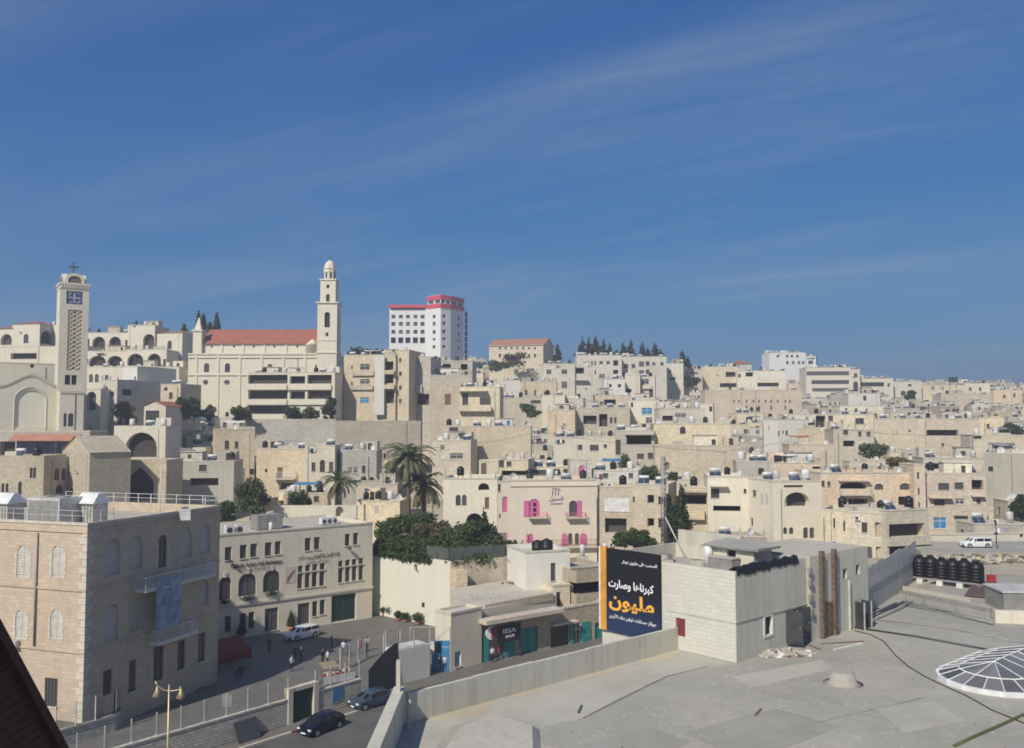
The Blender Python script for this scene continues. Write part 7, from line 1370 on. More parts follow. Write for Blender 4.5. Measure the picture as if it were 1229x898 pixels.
H('long pale skyline house below the dark roadside billboard', 1105, 1160, 462, 440, 438, 10, 'sand', [(1118, 464, 1122, 468, 'w'), (1130, 464, 1133, 468, 'w')], vis=480)
H('cream skyline house with a flat top near the right edge', 1157, 1188, 460, 452, 450, 10, 'pale', [(1163, 465, 1166, 469, 'x'), (1175, 465, 1178, 469, 'x')], vis=474)
H('rose stone house with faint arches near the right skyline', 1129, 1190, 473, 405, 403, 10, 'rose', [(x - 1.2, 478, x + 1.2, 484, 'S') for x in (1140, 1148, 1157, 1166)], vis=490)
H('last tan house before the right edge of the skyline', 1192, 1226, 468, 446, 444, 10, 'rose', [(1216, 472, 1219, 477, 'x'), (1204, 474, 1207, 478, 'x')], vis=486)
H('bluish white house with solar heaters on the upper right', 1018, 1056, 472, 330, 329, 9, 'white', [(1036, 475, 1040, 481, 'n'), (1014, 490, 1016, 495, 'x')], vis=484)
H('cream house with two small windows under the bluish white one', 1008, 1060, 487, 300, 299, 9, 'pale', [(1014, 490, 1017, 495, 'n'), (1026, 490, 1029, 495, 'n'), (1039, 490, 1041, 494, 'x')], vis=498)

# ================================================================ trees
def palm(label, px_, base_py, crown_py, D, nf, fl, seed, lean=0.0):
    rr = random.Random(seed); p = P(px_, base_py, D); p.z = ground_z(p.x, p.y) if base_py is None else p.z; top = P(px_, crown_py, D).z - p.z
    root = empty('palm_tree', label, 'palm tree', p); t = MB(); n = 12; pts = [(lean * (k / n) ** 2, 0, -1.5 + (top + 1.5) * k / n) for k in range(n + 1)]
    t.tube(pts, [.42 - .14 * k / n + (.04 if k % 2 else 0) for k in range(n + 1)], 9, 'bark'); t.build('trunk', root)
    sk = MB(); leaf_cloud([(lean, 0, top - 1.0, .7, .7, 1.2)], 160, .35, 'leaf_dry', rr, sk); sk.build('dead_skirt', root)
    for k in range(nf):
        a = 6.283 * k / nf * 2.618 + rr.uniform(-.2, .2); el = rr.uniform(-.85, 1.2); L = fl * rr.uniform(.8, 1.1); m = MB(); pp = []; q = Vector((lean, 0, top)); e = el; ns = 9
        for i in range(ns + 1): pp.append(q.copy()); q = q + Vector((math.cos(a) * math.cos(e), math.sin(a) * math.cos(e), math.sin(e))) * (L / ns); e -= (.10 + .16 * i / ns) * (1.15 if el > .3 else .8)
        m.tube(pp, [.05 * (1 - .85 * i / ns) for i in range(ns + 1)], 4, 'leaf_palm'); side = Vector((-math.sin(a), math.cos(a), 0)); mt = 'leaf_dry' if el < -.25 and rr.random() < .5 else 'leaf_palm'
        for i in range(34):
            f = .12 + .88 * i / 34; j = min(ns - 1, int(f * ns)); c = pp[j].lerp(pp[j + 1], f * ns - j); dr = (pp[j + 1] - pp[j]).normalized(); ll = fl * .17 * (1 - .55 * abs(f - .4)) * rr.uniform(.85, 1.1)
            for s in (-1, 1):
                d = (side * s * .8 + dr * .75 + Vector((0, 0, -.28 + rr.uniform(-.12, .1)))).normalized(); w = dr * .085
                m.face([c - w, c + w, c + d * ll + w * .2, c + d * ll - w * .2], mt)
        m.build('frond', root)
palm('tall date palm with a full grey-green crown in the middle of the view', 490, 612, 549, 157, 78, 5.6, 1)
palm('shorter drooping palm close beside the tall date palm', 509, 612, 581, 159, 60, 5.0, 2)
palm('small palm with a bushy crown in front of the three-window house', 407, 607, 577, 164, 46, 3.9, 3)
TREES = [('broad dark leafy tree behind the cream hall', 300, 628, 573, 146, 27, 'leaf', 'round'), ('rounded green bush right of the broad dark tree', 355, 612, 589, 158, 19, 'leaf', 'round'),
    ('low olive bush left of the broad dark tree', 272, 628, 600, 150, 14, 'leaf_ivy', 'round'), ('left one of two tall dark cypresses beside the mast', 803, 655, 588, 134, 9, 'leaf_dark', 'cypress'), ('right, taller one of two dark cypresses beside the mast', 818, 655, 579, 133, 13, 'leaf_dark', 'cypress'),
    ('flowering green shrub right of the tan annex', 772, 655, 633, 139, 18, 'leaf_ivy', 'round'), ('low green shrub in front of the tan annex', 750, 656, 638, 137, 15, 'leaf_ivy', 'round'),
    ('leafy olive tree above the white flat house', 750, 578, 541, 178, 14, 'leaf', 'round'), ('spreading bush right of the leafy olive tree', 778, 580, 560, 176, 20, 'leaf', 'round'), ('small bush at the foot of the large blank wall', 807, 582, 565, 174, 9, 'leaf', 'round'),
    ('dark tree cut by the right edge of the picture', 1226, 632, 590, 150, 15, 'leaf_dark', 'round'), ('olive tree left of the tiny red-gabled house', 150, 512, 485, 207, 18, 'leaf_dry', 'round'), ('dark tree right of the tiny red-gabled house', 216, 505, 474, 212, 14, 'leaf_dark', 'round'),
    ('second dark tree further right of the red-gabled house', 233, 503, 476, 214, 15, 'leaf_dark', 'round'), ('dark shrub under the left end of the church nave', 252, 506, 484, 216, 10, 'leaf', 'round'), ('dark tree at the right end of the white apartment block', 396, 508, 473, 228, 12, 'leaf_dark', 'round'),
    ('row-end bush before the white apartment block', 352, 503, 488, 228, 16, 'leaf_dark', 'round'), ('rounded bush before the left of the white apartment block', 290, 506, 487, 222, 14, 'leaf', 'round'), ('second bush before the white apartment block', 373, 503, 487, 227, 12, 'leaf', 'round'),
    ('olive shrub beside the sagging white awning house', 637, 500, 484, 262, 13, 'leaf', 'round'), ('dry shrub below the orange-roofed school', 617, 440, 424, 372, 20, 'leaf_dry', 'round'), ('green shrub left below the orange-roofed school', 596, 446, 433, 368, 18, 'leaf', 'round'),
    ('lone pine right of the orange-roofed school', 669, 440, 412, 376, 9, 'leaf_dark', 'pine'), ('round dark tree below the three small windows', 830, 464, 450, 392, 18, 'leaf_dark', 'round'), ('pine rising right of the skyline white blocks', 819, 440, 420, 398, 8, 'leaf_dark', 'pine'),
    ('small pine beside it on the skyline', 826, 442, 428, 397, 6, 'leaf_dark', 'pine'), ('dark bush on the long tan wall near the right', 1093, 478, 469, 400, 7, 'leaf_dark', 'round'), ('dark green tree near the right edge of the slope', 1213, 522, 507, 236, 16, 'leaf_dark', 'round'),
    ('bush on the roof terrace left of the pink apartment block', 1048, 548, 530, 200, 20, 'leaf', 'round'), ('dry bush beside the roof terrace bush on the right slope', 1080, 562, 548, 186, 22, 'leaf_dry', 'round'),
    ('small cypress left of the church nave on the skyline', 238, 398, 374, 300, 4, 'leaf_dark', 'cypress'), ('middle dark cypress behind the church nave', 244, 400, 377, 302, 5, 'leaf_dark', 'cypress'), ('short bushy cypress behind the church nave', 252, 400, 387, 302, 6, 'leaf_dark', 'cypress'), ('rightmost cypress behind the church nave', 260, 400, 375, 304, 6, 'leaf_dark', 'cypress'),
    ('conifer left of the church pinnacle', 221, 402, 389, 300, 6, 'leaf_dark', 'pine'), ('bush on the ridge right of the slender bell tower', 430, 432, 418, 330, 24, 'leaf_dark', 'round'), ('second bush on the ridge left of the hotel', 457, 432, 420, 340, 14, 'leaf_dark', 'round')]
pines = [(699, 9, 404), (707, 11, 405), (715, 12, 402), (724, 11, 408), (732, 8, 412), (740, 8, 420), (748, 9, 411), (757, 9, 407), (771, 9, 411), (777, 7, 418), (786, 9, 412), (793, 7, 420)]
for k, (x, w, top) in enumerate(pines): TREES.append((f'dark pine, {["first","second","third","fourth","fifth","sixth","seventh","eighth","ninth","tenth","eleventh","twelfth"][k]} from the left in the skyline row', x, 432, top, 392 + (k % 3) * 4, w, 'leaf_dark', 'pine'))
def near_(D): return D < 185
for k, (lab, x, y0, y1, D, wpx, mt, sh) in enumerate(TREES):
    p = P(x, y0, D); h = P(x, y1, D).z - p.z; r = wpx / FPX * D * (.9 if sh == 'round' else 1.0 if sh == 'cypress' and near_(D) else .62); near = D < 185
    nm = {'cypress': 'cypress', 'pine': 'pine_tree'}.get(sh, 'bush' if h < 4.2 else 'leafy_tree')
    tree(nm, lab, p, h, r, int((5200 if near and wpx > 20 else 2600 if near else 900) * (1.3 if sh != 'round' else 1)), (.26 if near else .45) * (1 if D < 300 else 1.25), mt, 'bush' if nm == 'bush' else 'tree', -.08 if h < 4.2 else .0, k, shape=sh, group='skyline pines' if 'skyline row' in lab else None)

# ---- low walls and road on the right, garden wall at left
H('curved pale stone garden wall with a little arched gate', 328, 428, 607, 150, 150, 1.0, 'church', [(403, 608, 412, 620, 'A')], name='garden_wall', cat='wall', coping=False, par=.1)
a = [PZ(1110, 648, ground_z(P(1110, 648, 132).x, 132)), PZ(1300, 660, ground_z(60, 132))]
zr = P(1170, 657, 131).z; ZR = zr
sheet('lane', [(58, 127), (95, 125), (120, 140), (60, 137)], zr, 'roofdeck', .8)
H('pale retaining wall along the lane behind the white car', 1105, 1240, 641, 139, 141, .8, 'nave', [(1224, 640, 1228, 645, 'n')], name='lane_wall', cat='wall', coping=True, par=.1)
m = scatter(Vector((P(1180, 668, 122).x, 122, P(1180, 668, 122).z - .4)), 11, 3.2, 260, .5, ['soil', 'rag', 'soil', 'old', 'moss', 'concrete'], 8); m.build('rough_bank', label='rough stony bank with dry weeds below the white car', cat='bank', kind='stuff')
bk = MB(); q0, q1 = P(1100, 672, 122), P(1260, 668, 122); bk.prism([(q0.x, 117), (q1.x, 116), (q1.x, 127), (q0.x, 127)], q0.z - 6, q0.z - .2, 'earth'); bk.build('bank_ground', kind='structure')
p = P(1196, 655, 129); m = MB(); m.tube([(0, 0, 0), (0, 0, 3.2)], .07, 6, 'metal_dark'); m.box(-.25, .25, -.06, .06, 1.6, 1.9, 'metal_dark'); m.box(-.12, .12, -.1, .1, 3.0, 3.3, 'metal_dark'); m.build('lane_post', loc=p, label='thin dark post beside the lane right of the white car', cat='post')
p = P(1144, 459, 432); m = MB(); m.box(-2.2, 2.2, -.15, .15, 0, 2.6, 'metal_dark'); m.tube([(-1.4, .2, -3), (-1.4, .2, 1)], .12, 5, 'metal_grey'); m.tube([(1.4, .2, -3), (1.4, .2, 1)], .12, 5, 'metal_grey'); m.build('hoarding', loc=p, label='small dark hoarding on the skyline near the right edge', cat='hoarding')

# ================================================================ vehicles
def car(label, loc, rz, paint, kind='hatch', name='car', L=4.2, cat='car'):
    root = empty(name, label, cat, loc, rz)           # front towards +x
    hw = .84
    if kind == 'estate': st = [(-.50, .55, .62, .90, .62, .90, .80), (-.485, .30, .80, .95, .62, 1.38, .93), (-.44, .2, .84, .96, .70, 1.44, .96), (-.2, .18, .85, .95, .72, 1.47, 1), (.06, .18, .85, .94, .72, 1.46, 1), (.14, .18, .85, .93, .68, 1.36, 1), (.27, .18, .85, .92, .74, .97, 1), (.42, .2, .84, .84, .7, .87, .97), (.48, .28, .80, .74, .66, .77, .9), (.50, .38, .72, .6, .6, .62, .8)]
    else: st = [(-.50, .45, .66, .80, .60, .82, .8), (-.48, .28, .78, .93, .62, .99, .92), (-.41, .2, .84, .95, .66, 1.16, .96), (-.30, .18, .85, .94, .66, 1.40, 1), (-.1, .18, .85, .93, .70, 1.46, 1), (.05, .18, .85, .92, .70, 1.42, 1), (.14, .18, .85, .91, .68, 1.28, 1), (.28, .18, .85, .90, .74, .95, 1), (.42, .2, .84, .82, .7, .85, .97), (.48, .28, .80, .72, .66, .75, .9), (.50, .38, .72, .6, .6, .62, .8)]
    secs = []
    for fx, z0, w0, zb, wr, zr, wf in st:
        w0 *= 1.0; h = [(w0 * .93, z0), (w0 * wf, z0 + .16), (w0 * wf, zb - .14), (w0 * wf * .96, zb), (min(w0 * .94, wr * 1.06 if zr > zb + .15 else w0 * .9), zb + (zr - zb) * .88 if zr > zb + .15 else (zb + zr) / 2), (wr * .82, zr), (0, zr + .015)]
        secs.append([(fx * L, -y, z) for y, z in h] + [(fx * L, y, z) for y, z in reversed(h[:-1])])
    m = MB(); m.rings(secs, paint, True, True, False); m.face([s[0] for s in secs] + [s[-1] for s in reversed(secs)], 'rubber'); m.build('body', root)
    ns = len(secs)
    def pane(i, j, k0, k1, nm, f=.1):
        A, B, C, D_ = (Vector(secs[i][k0]), Vector(secs[j][k0]), Vector(secs[j][k1]), Vector(secs[i][k1])); c = (A + B + C + D_) / 4; n = (B - A).cross(D_ - A).normalized()
        if n.dot(c - Vector((0, 0, .6))) < 0: n = -n
        q = [v.lerp(c, f) + n * .012 for v in (A, B, C, D_)]; g = MB(); g.face(q, 'carglass'); g.face(q[::-1], 'carglass'); g.build(nm, root)
    e = ns - 1; rng_ = range(ns - 1)
    for i in rng_:
        if st[i][5] > st[i][3] + .3 and st[i + 1][5] > st[i + 1][3] + .3:
            pane(i, i + 1, 3, 4, 'side_window', .08); pane(i, i + 1, 9, 8, 'side_window', .08)
    wi = [i for i in rng_ if st[i][5] > st[i][3] + .25]; fr = wi[-1]
    def screen(i, j, nm):
        g = MB(); A, B, C, D_ = Vector(secs[i][4]), Vector(secs[i][8]), Vector(secs[j][9]), Vector(secs[j][3]); c = (A + B + C + D_) / 4; n = (B - A).cross(D_ - A).normalized(); n = -n if n.z < 0 else n
        q = [v.lerp(c, .08) + n * .05 for v in (A, B, C, D_)]; g.face(q, 'carglass'); g.face(q[::-1], 'carglass'); g.build(nm, root)
    screen(fr, fr + 1, 'windscreen'); screen(wi[0] if kind == 'estate' else 3, max(0, wi[0] - 1) if kind == 'estate' else 1, 'rear_window')
    wm = MB(); wm.rings([[(.31 * math.cos(6.283 * i / 16), y, .31 * math.sin(6.283 * i / 16)) for i in range(16)] for y in (-.1, .1)], 'rubber', True); wm = wm.mesh('tyre')
    rm = MB(); rm.rings([[(.2 * math.cos(6.283 * i / 12), y, .2 * math.sin(6.283 * i / 12)) for i in range(12)] for y in (-.115, .115)], 'car_silver', False); rm = rm.mesh('rim')
    for x in (-.31 * L, .31 * L):
        for s in (-1, 1): t = link('wheel', wm, root, (x, s * hw * .93, .31)); link('rim', rm, t); g = MB(); g.rings([[(x + .36 * math.cos(math.pi * i / 8), s * (hw + .012), .31 + .36 * math.sin(math.pi * i / 8)) for i in range(9)], [(x + .42 * math.cos(math.pi * i / 8), s * (hw + .016), .31 + .42 * math.sin(math.pi * i / 8)) for i in range(9)]], 'rubber', False, False, False); g.build('wheel_arch', root)
    for s in (-1, 1):
        g = MB(); g.box(.455 * L, .498 * L, s * .62 - .15, s * .62 + .15, .60, .74, 'lamp_glass'); g.build('headlight', root); g = MB(); g.box(-.502 * L, -.485 * L, s * .62 - .12, s * .62 + .12, .62, .86, 'red_paint'); g.build('tail_light', root)
        g = MB(); g.box(.13 * L, .17 * L, s * .9 - .1, s * .9 + .1, .93, 1.06, paint); g.build('mirror', root)
    g = MB(); g.box(.47 * L, .508 * L, -.72, .72, .30, .46, 'rubber'); g.build('bumper', root); g = MB(); g.box(.508 * L, .515 * L, -.26, .26, .33, .44, 'letter_white'); g.build('number_plate', root); g = MB(); g.box(-.515 * L, -.48 * L, -.72, .72, .32, .50, 'rubber'); g.build('bumper', root)
    return root
sa = math.atan2(-wd.y, -wd.x)
p = PZ(386, 877, -.16); car('dark navy hatchback driving down the street below the wall', p, sa + .12, 'car_navy')
p = PZ(446, 847, -.16); car('slate blue car half hidden by the parapet behind the navy one', p, sa - .1, 'car_slate')
p = PZ(362, 766, 0); q = PZ(340, 770, 0) - PZ(386, 759, 0); car('white estate car parked on the plaza before the cream hall', p, math.atan2(q.y, q.x), 'car_white', 'estate', L=4.4)
p = P(1171, 656.5, 131); p.z = ZR; car('small white estate car parked by the lane on the right', p, math.pi + .02, 'car_white', 'estate', L=4.2)
p = PZ(386, 745, 0); m = MB(); m.rings([[(-.9, -.5, .1), (.9, -.5, .1), (.9, .5, .1), (-.9, .5, .1)], [(-1.15, -.65, .75), (1.15, -.65, .75), (1.15, .65, .75), (-1.15, .65, .75)], [(-1.0, -.5, .95), (1.0, -.5, .95), (1.0, .5, .95), (-1.0, .5, .95)]], 'orange_paint', False); [m.tube([(x, -.55, .15), (x, -.35, .15)], .15, 8, 'rubber') for x in (-.7, .7)]; m.build('orange_cart', loc=p, rz=.6, label='low orange cart behind the white estate car', cat='cart')
# dark red canopy in the shade at left of the plaza, with posts
a = PZ(272, 800, 0); root = empty('red_canopy', 'dark red canvas canopy in the shade beside the big old building', 'canopy', a, .9); root.scale = (.75, .8, .85); m = MB(); m.face([(-2.6, -1.8, 2.1), (2.8, -1.8, 2.1), (2.8, 1.8, 3.2), (-2.6, 1.8, 3.2)], 'canvas_red'); m.face([(-2.6, -1.8, 2.1), (-2.6, -1.8, .9), (2.8, -1.8, .9), (2.8, -1.8, 2.1)], 'canvas_red'); m.face([(2.8, -1.8, .9), (2.8, 1.8, .9), (2.8, 1.8, 3.2), (2.8, -1.8, 2.1)], 'canvas_red'); m.face([(-2.6, -1.8, 2.06), (-2.6, 1.8, 3.16), (2.8, 1.8, 3.16), (2.8, -1.8, 2.06)], 'canvas_red'); m.build('canvas', root)
for x, y, h in ((-2.5, -1.7, 2.1), (2.7, -1.7, 2.1), (-2.5, 1.7, 3.1), (2.7, 1.7, 3.1)): m = MB(); m.tube([(x, y, 0), (x, y, h)], .05, 5, 'metal_dark'); m.build('post', root)
# market stall by the fence
a = PZ(404, 818, 0); root = empty('market_stall', 'small stall with a yellow cloth and red and white goods by the fence', 'stall', a, .7); m = MB(); m.box(-1.7, 1.7, -.6, .6, .75, .82, 'wood'); m.box(-1.75, 1.75, -.65, -.6, .1, .82, 'cloth_white'); m.build('table', root)
for k in range(4): m = MB(); x, y = (-1.6 if k < 2 else 1.6), (-.5 if k % 2 else .5); m.tube([(x, y, 0), (x, y, .78)], .05, 5, 'metal_grey'); m.build('leg', root)
m = MB(); m.face([(-1.6, -.2, 1.55), (.2, -.3, 1.5), (.2, .8, 1.9), (-1.6, .9, 1.95)], 'brass'); m.build('yellow_cloth', root, label='yellow cloth')
rr = random.Random(9); mm = ['cloth_red', 'cloth_white', 'ad_orange', 'maroon', 'tarp_white']
for k in range(12): m = MB(); x, y = -1.4 + .25 * k, rr.uniform(-.4, .3); h = rr.uniform(.15, .4); m.box(x - .12, x + .12, y - .15, y + .15, .82, .82 + h, mm[k % 5]); m.box(x - .13, x + .13, y - .16, y + .16, .82 + h, .84 + h, mm[(k + 1) % 5]); m.build('goods', root)
# conical potted trees by the hall
for k, (x, y) in enumerate(((349, 757), (290, 768))): p = PZ(x, y, 0); e = empty('potted_cypress', ('clipped conical tree in a tub left of the hall door', 'clipped conical tree in the shade at the hall corner')[k], 'tree', p); m = MB(); m.lathe([(.3, 0), (.42, .55), (.36, .55)], 10, 'clay'); m.build('pot', e); leaf_cloud([(0, 0, .9 + .35 * j, .62 - .12 * j, .62 - .12 * j, .35) for j in range(5)], 900, .11, 'leaf_dark', rr).build('foliage', e)

# ================================================================ people
def person_mesh(pose, top, legs):
    bm = bmesh.new(); sk = bm.verts.layers.skin.verify(); V = {}
    def v(n, co, r): x = bm.verts.new(co); x[sk].radius = (r, r * .85); V[n] = x; return x
    st = .16 if pose == 'walk' else .04
    v('pel', (0, 0, .95), .15); v('waist', (0, .01, 1.1), .135); v('chest', (0, 0, 1.32), .165); v('neck', (0, .0, 1.48), .06); v('head', (0, -.02, 1.6), .095); v('crown', (0, -.01, 1.72), .075)
    for s, k in ((-1, 'l'), (1, 'r')):
        f = st * s; v('hip' + k, (.09 * s, 0, .88), .10); v('knee' + k, (.10 * s, -f * .8 - .02, .48), .065); v('ank' + k, (.10 * s, f * .4 - f, .09), .045); v('toe' + k, (.11 * s, -.16 - f * .6, .04), .035)
        v('sh' + k, (.19 * s, 0, 1.40), .065); v('el' + k, (.25 * s, .04 + f * .5, 1.13), .048); v('wr' + k, (.24 * s, -.06 + f, .90), .034) if pose != 'arms' else v('wr' + k, (.12 * s, -.22, 1.10), .034); v('hand' + k, ((.235 if pose != 'arms' else .04) * s, (-.10 + f) if pose != 'arms' else -.27, .80 if pose != 'arms' else 1.12), .036)
    E = [('pel', 'waist'), ('waist', 'chest'), ('chest', 'neck'), ('neck', 'head'), ('head', 'crown')]
    for k in 'lr': E += [('pel', 'hip' + k), ('hip' + k, 'knee' + k), ('knee' + k, 'ank' + k), ('ank' + k, 'toe' + k), ('chest', 'sh' + k), ('sh' + k, 'el' + k), ('el' + k, 'wr' + k), ('wr' + k, 'hand' + k)]
    for a, b_ in E: bm.edges.new((V[a], V[b_]))
    V['pel'][sk].use_root = True
    me = bpy.data.meshes.new('person'); bm.to_mesh(me); bm.free(); o = bpy.data.objects.new('tmp', me); COL.objects.link(o); o.modifiers.new('s', 'SKIN').use_smooth_shade = True; o.modifiers.new('d', 'SUBSURF').levels = 1
    dg = bpy.context.evaluated_depsgraph_get(); out = bpy.data.meshes.new_from_object(o.evaluated_get(dg)); bpy.data.objects.remove(o)
    for mt in (legs, top, 'skin', 'frame_dark'): out.materials.append(MATS[mt])
    for f in out.polygons:
        c = f.center; f.use_smooth = True; hand = (c.z < .9 and abs(c.x) > .19) if pose != 'arms' else (c.y < -.2 and c.z > 1)
        f.material_index = 3 if c.z > 1.66 or (c.z > 1.55 and c.y > .02) else 2 if c.z > 1.47 or hand else 1 if c.z > .93 else 0 if c.z > .06 else 3
    return out
PM = [person_mesh('stand', 'cloth_dark', 'cloth_dark'), person_mesh('walk', 'cloth_blue', 'cloth_dark'), person_mesh('arms', 'cloth_white', 'cloth_dark'), person_mesh('walk', 'cloth_red', 'cloth_blue'), person_mesh('stand', 'cloth_white', 'cloth_blue')]
PEOPLE = [('person in dark clothes standing alone on the shaded plaza', 323, 783, 0, 0), ('left person of the walking pair in the plaza shade', 354, 794, 1, .3), ('right person of the walking pair in the plaza shade', 361.5, 795, 0, .2), ('tall person in black right of the walking pair', 398, 778, 0, 2.0),
          ('person in dark clothes just left of the stall', 387, 798, 0, 1.1), ('person in white top next to the stall', 393, 799, 2, 2.2), ('person in a white top near the edge of the shade', 412, 787, 4, 2.9), ('person in blue near the edge of the shade', 418, 789, 1, .6), ('person in red right of the one in blue', 433, 784, 3, 1.5), ('person in white at the right end of the plaza group', 440.5, 782, 4, 3.0),
          ('person in dark clothes in the lower left of the plaza', 289, 818, 0, .5), ('second person in the lower left of the plaza', 283, 819, 1, .9), ('person bending over near the fence in the shade', 350, 806, 2, 1.0),
          ('person in white at the shop door', 591, 795, 2, .4), ('person in red beside the one at the shop door', 599, 792, 3, .9), ('person in dark clothes before the blue gate', 527, 808, 0, 1.2), ('person in white near the blue gate', 534, 806, 4, .3)]
for lab, x, y, k, rz in PEOPLE: link('person', PM[k], None, PZ(x, y, 0), rz, lab, 'person', 'people on the plaza')

# ================================================================ the rest of the town: houses that fill the slope
LAND = [(45, 480, 'the arched church front'), (90, 380, 'the lattice bell tower'), (150, 415, 'the convent arches'), (165, 540, 'the great archway'), (300, 420, 'the red-roofed nave'), (392, 370, 'the slender bell tower'), (350, 475, 'the balconied apartments'), (445, 460, 'the tan apartment house'),
        (510, 390, 'the red-topped hotel'), (618, 420, 'the orange-roofed school'), (490, 555, 'the tall date palm'), (408, 580, 'the small palm'), (565, 600, 'the twin-arched house'), (664, 620, 'the pink-shuttered house'), (745, 410, 'the pine row'), (745, 440, 'the long white blocks'),
        (737, 465, 'the bright white pair'), (664, 483, 'the bright blank wall'), (700, 533, 'the pale three-window house'), (767, 530, 'the shaded loggia house'), (840, 550, 'the large blank wall'), (900, 480, 'the long orange hospice'), (948, 433, 'the white skyline house'), (1000, 455, 'the banded building'),
        (925, 515, 'the narrow white house'), (955, 600, 'the half-round window house'), (1050, 590, 'the salmon apartments'), (1090, 520, 'the long tan wall'), (1144, 456, 'the skyline hoarding'), (1080, 640, 'the sand villa'), (300, 600, 'the broad dark tree'), (810, 615, 'the two cypresses'), (282, 540, 'the orange two-window house'), (1170, 650, 'the white lane car')]
def relation(px_, py_, used_check, head):
    for lx, ly, ph in sorted(LAND, key=lambda q: math.hypot(q[0] - px_, (q[1] - py_) * 1.6))[:9]:
        dx, dy = px_ - lx, py_ - ly
        rels = []
        if abs(dy) > 14: rels.append('below' if dy > 0 else 'above')
        if abs(dx) > 18: rels.append('right of' if dx > 0 else 'left of')
        if len(rels) == 2: rels.append(('lower right of' if dx > 0 else 'lower left of') if dy > 0 else ('upper right of' if dx > 0 else 'upper left of'))
        rels = rels or ['right beside']
        for r in reversed(rels):
            for pre in ('', 'just ' if math.hypot(dx, dy) < 45 else 'some way ', 'farther '):
                s = f'{head} {pre}{r} {ph}'
                if s not in USED and len(s.split()) <= 16: return s
    return None
ZB = np.full((450, 615), 1e9, np.float32)
def zpaint(r):
    x0, y0, x1, y1, D = r; x0, x1 = max(0, int(x0 / 2)), min(615, int(math.ceil(x1 / 2))); y0, y1 = max(0, int(y0 / 2)), min(450, int(math.ceil(y1 / 2)))
    if x1 > x0 and y1 > y0: s = ZB[y0:y1, x0:x1]; np.minimum(s, D, out=s)
for r in RECTS: zpaint(r)
zpaint((485, 750, 1229, 898, 40)); zpaint((720, 650, 965, 800, 58)); zpaint((965, 650, 1040, 760, 62)); zpaint((1037, 665, 1180, 760, 70)); zpaint((1105, 641, 1229, 760, 120)); zpaint((262, 640, 545, 898, 100))
zpaint((467, 522, 535, 612, 158)); zpaint((388, 560, 430, 606, 164)); zpaint((280, 575, 330, 628, 146)); zpaint((800, 585, 832, 655, 133)); zpaint((697, 404, 796, 426, 392)); zpaint((0, 0, 1229, 395, 5000)); zpaint((660, 395, 1229, 425, 5000)); zpaint((405, 395, 467, 424, 5000))
HAND = np.full((450, 615), 1e9, np.float32); FULL = ZB; ZB = HAND
for r in RECTS: zpaint((r[0], r[1], r[2], r[1] + (r[3] - r[1]) * (.62 if 165 < r[4] < 420 and r[2] - r[0] < 130 and not (200 < r[0] < 500 and r[1] < 520) else 1), r[4]))
for r in ((485, 750, 1229, 898, 40), (467, 522, 535, 612, 158), (388, 560, 430, 606, 164), (280, 575, 330, 628, 146), (800, 585, 832, 655, 133), (697, 404, 796, 426, 392), (0, 0, 1229, 395, 5000), (660, 395, 1229, 425, 5000), (405, 395, 467, 424, 5000)): zpaint(r)
HAND, ZB = ZB, FULL
BLDS = []
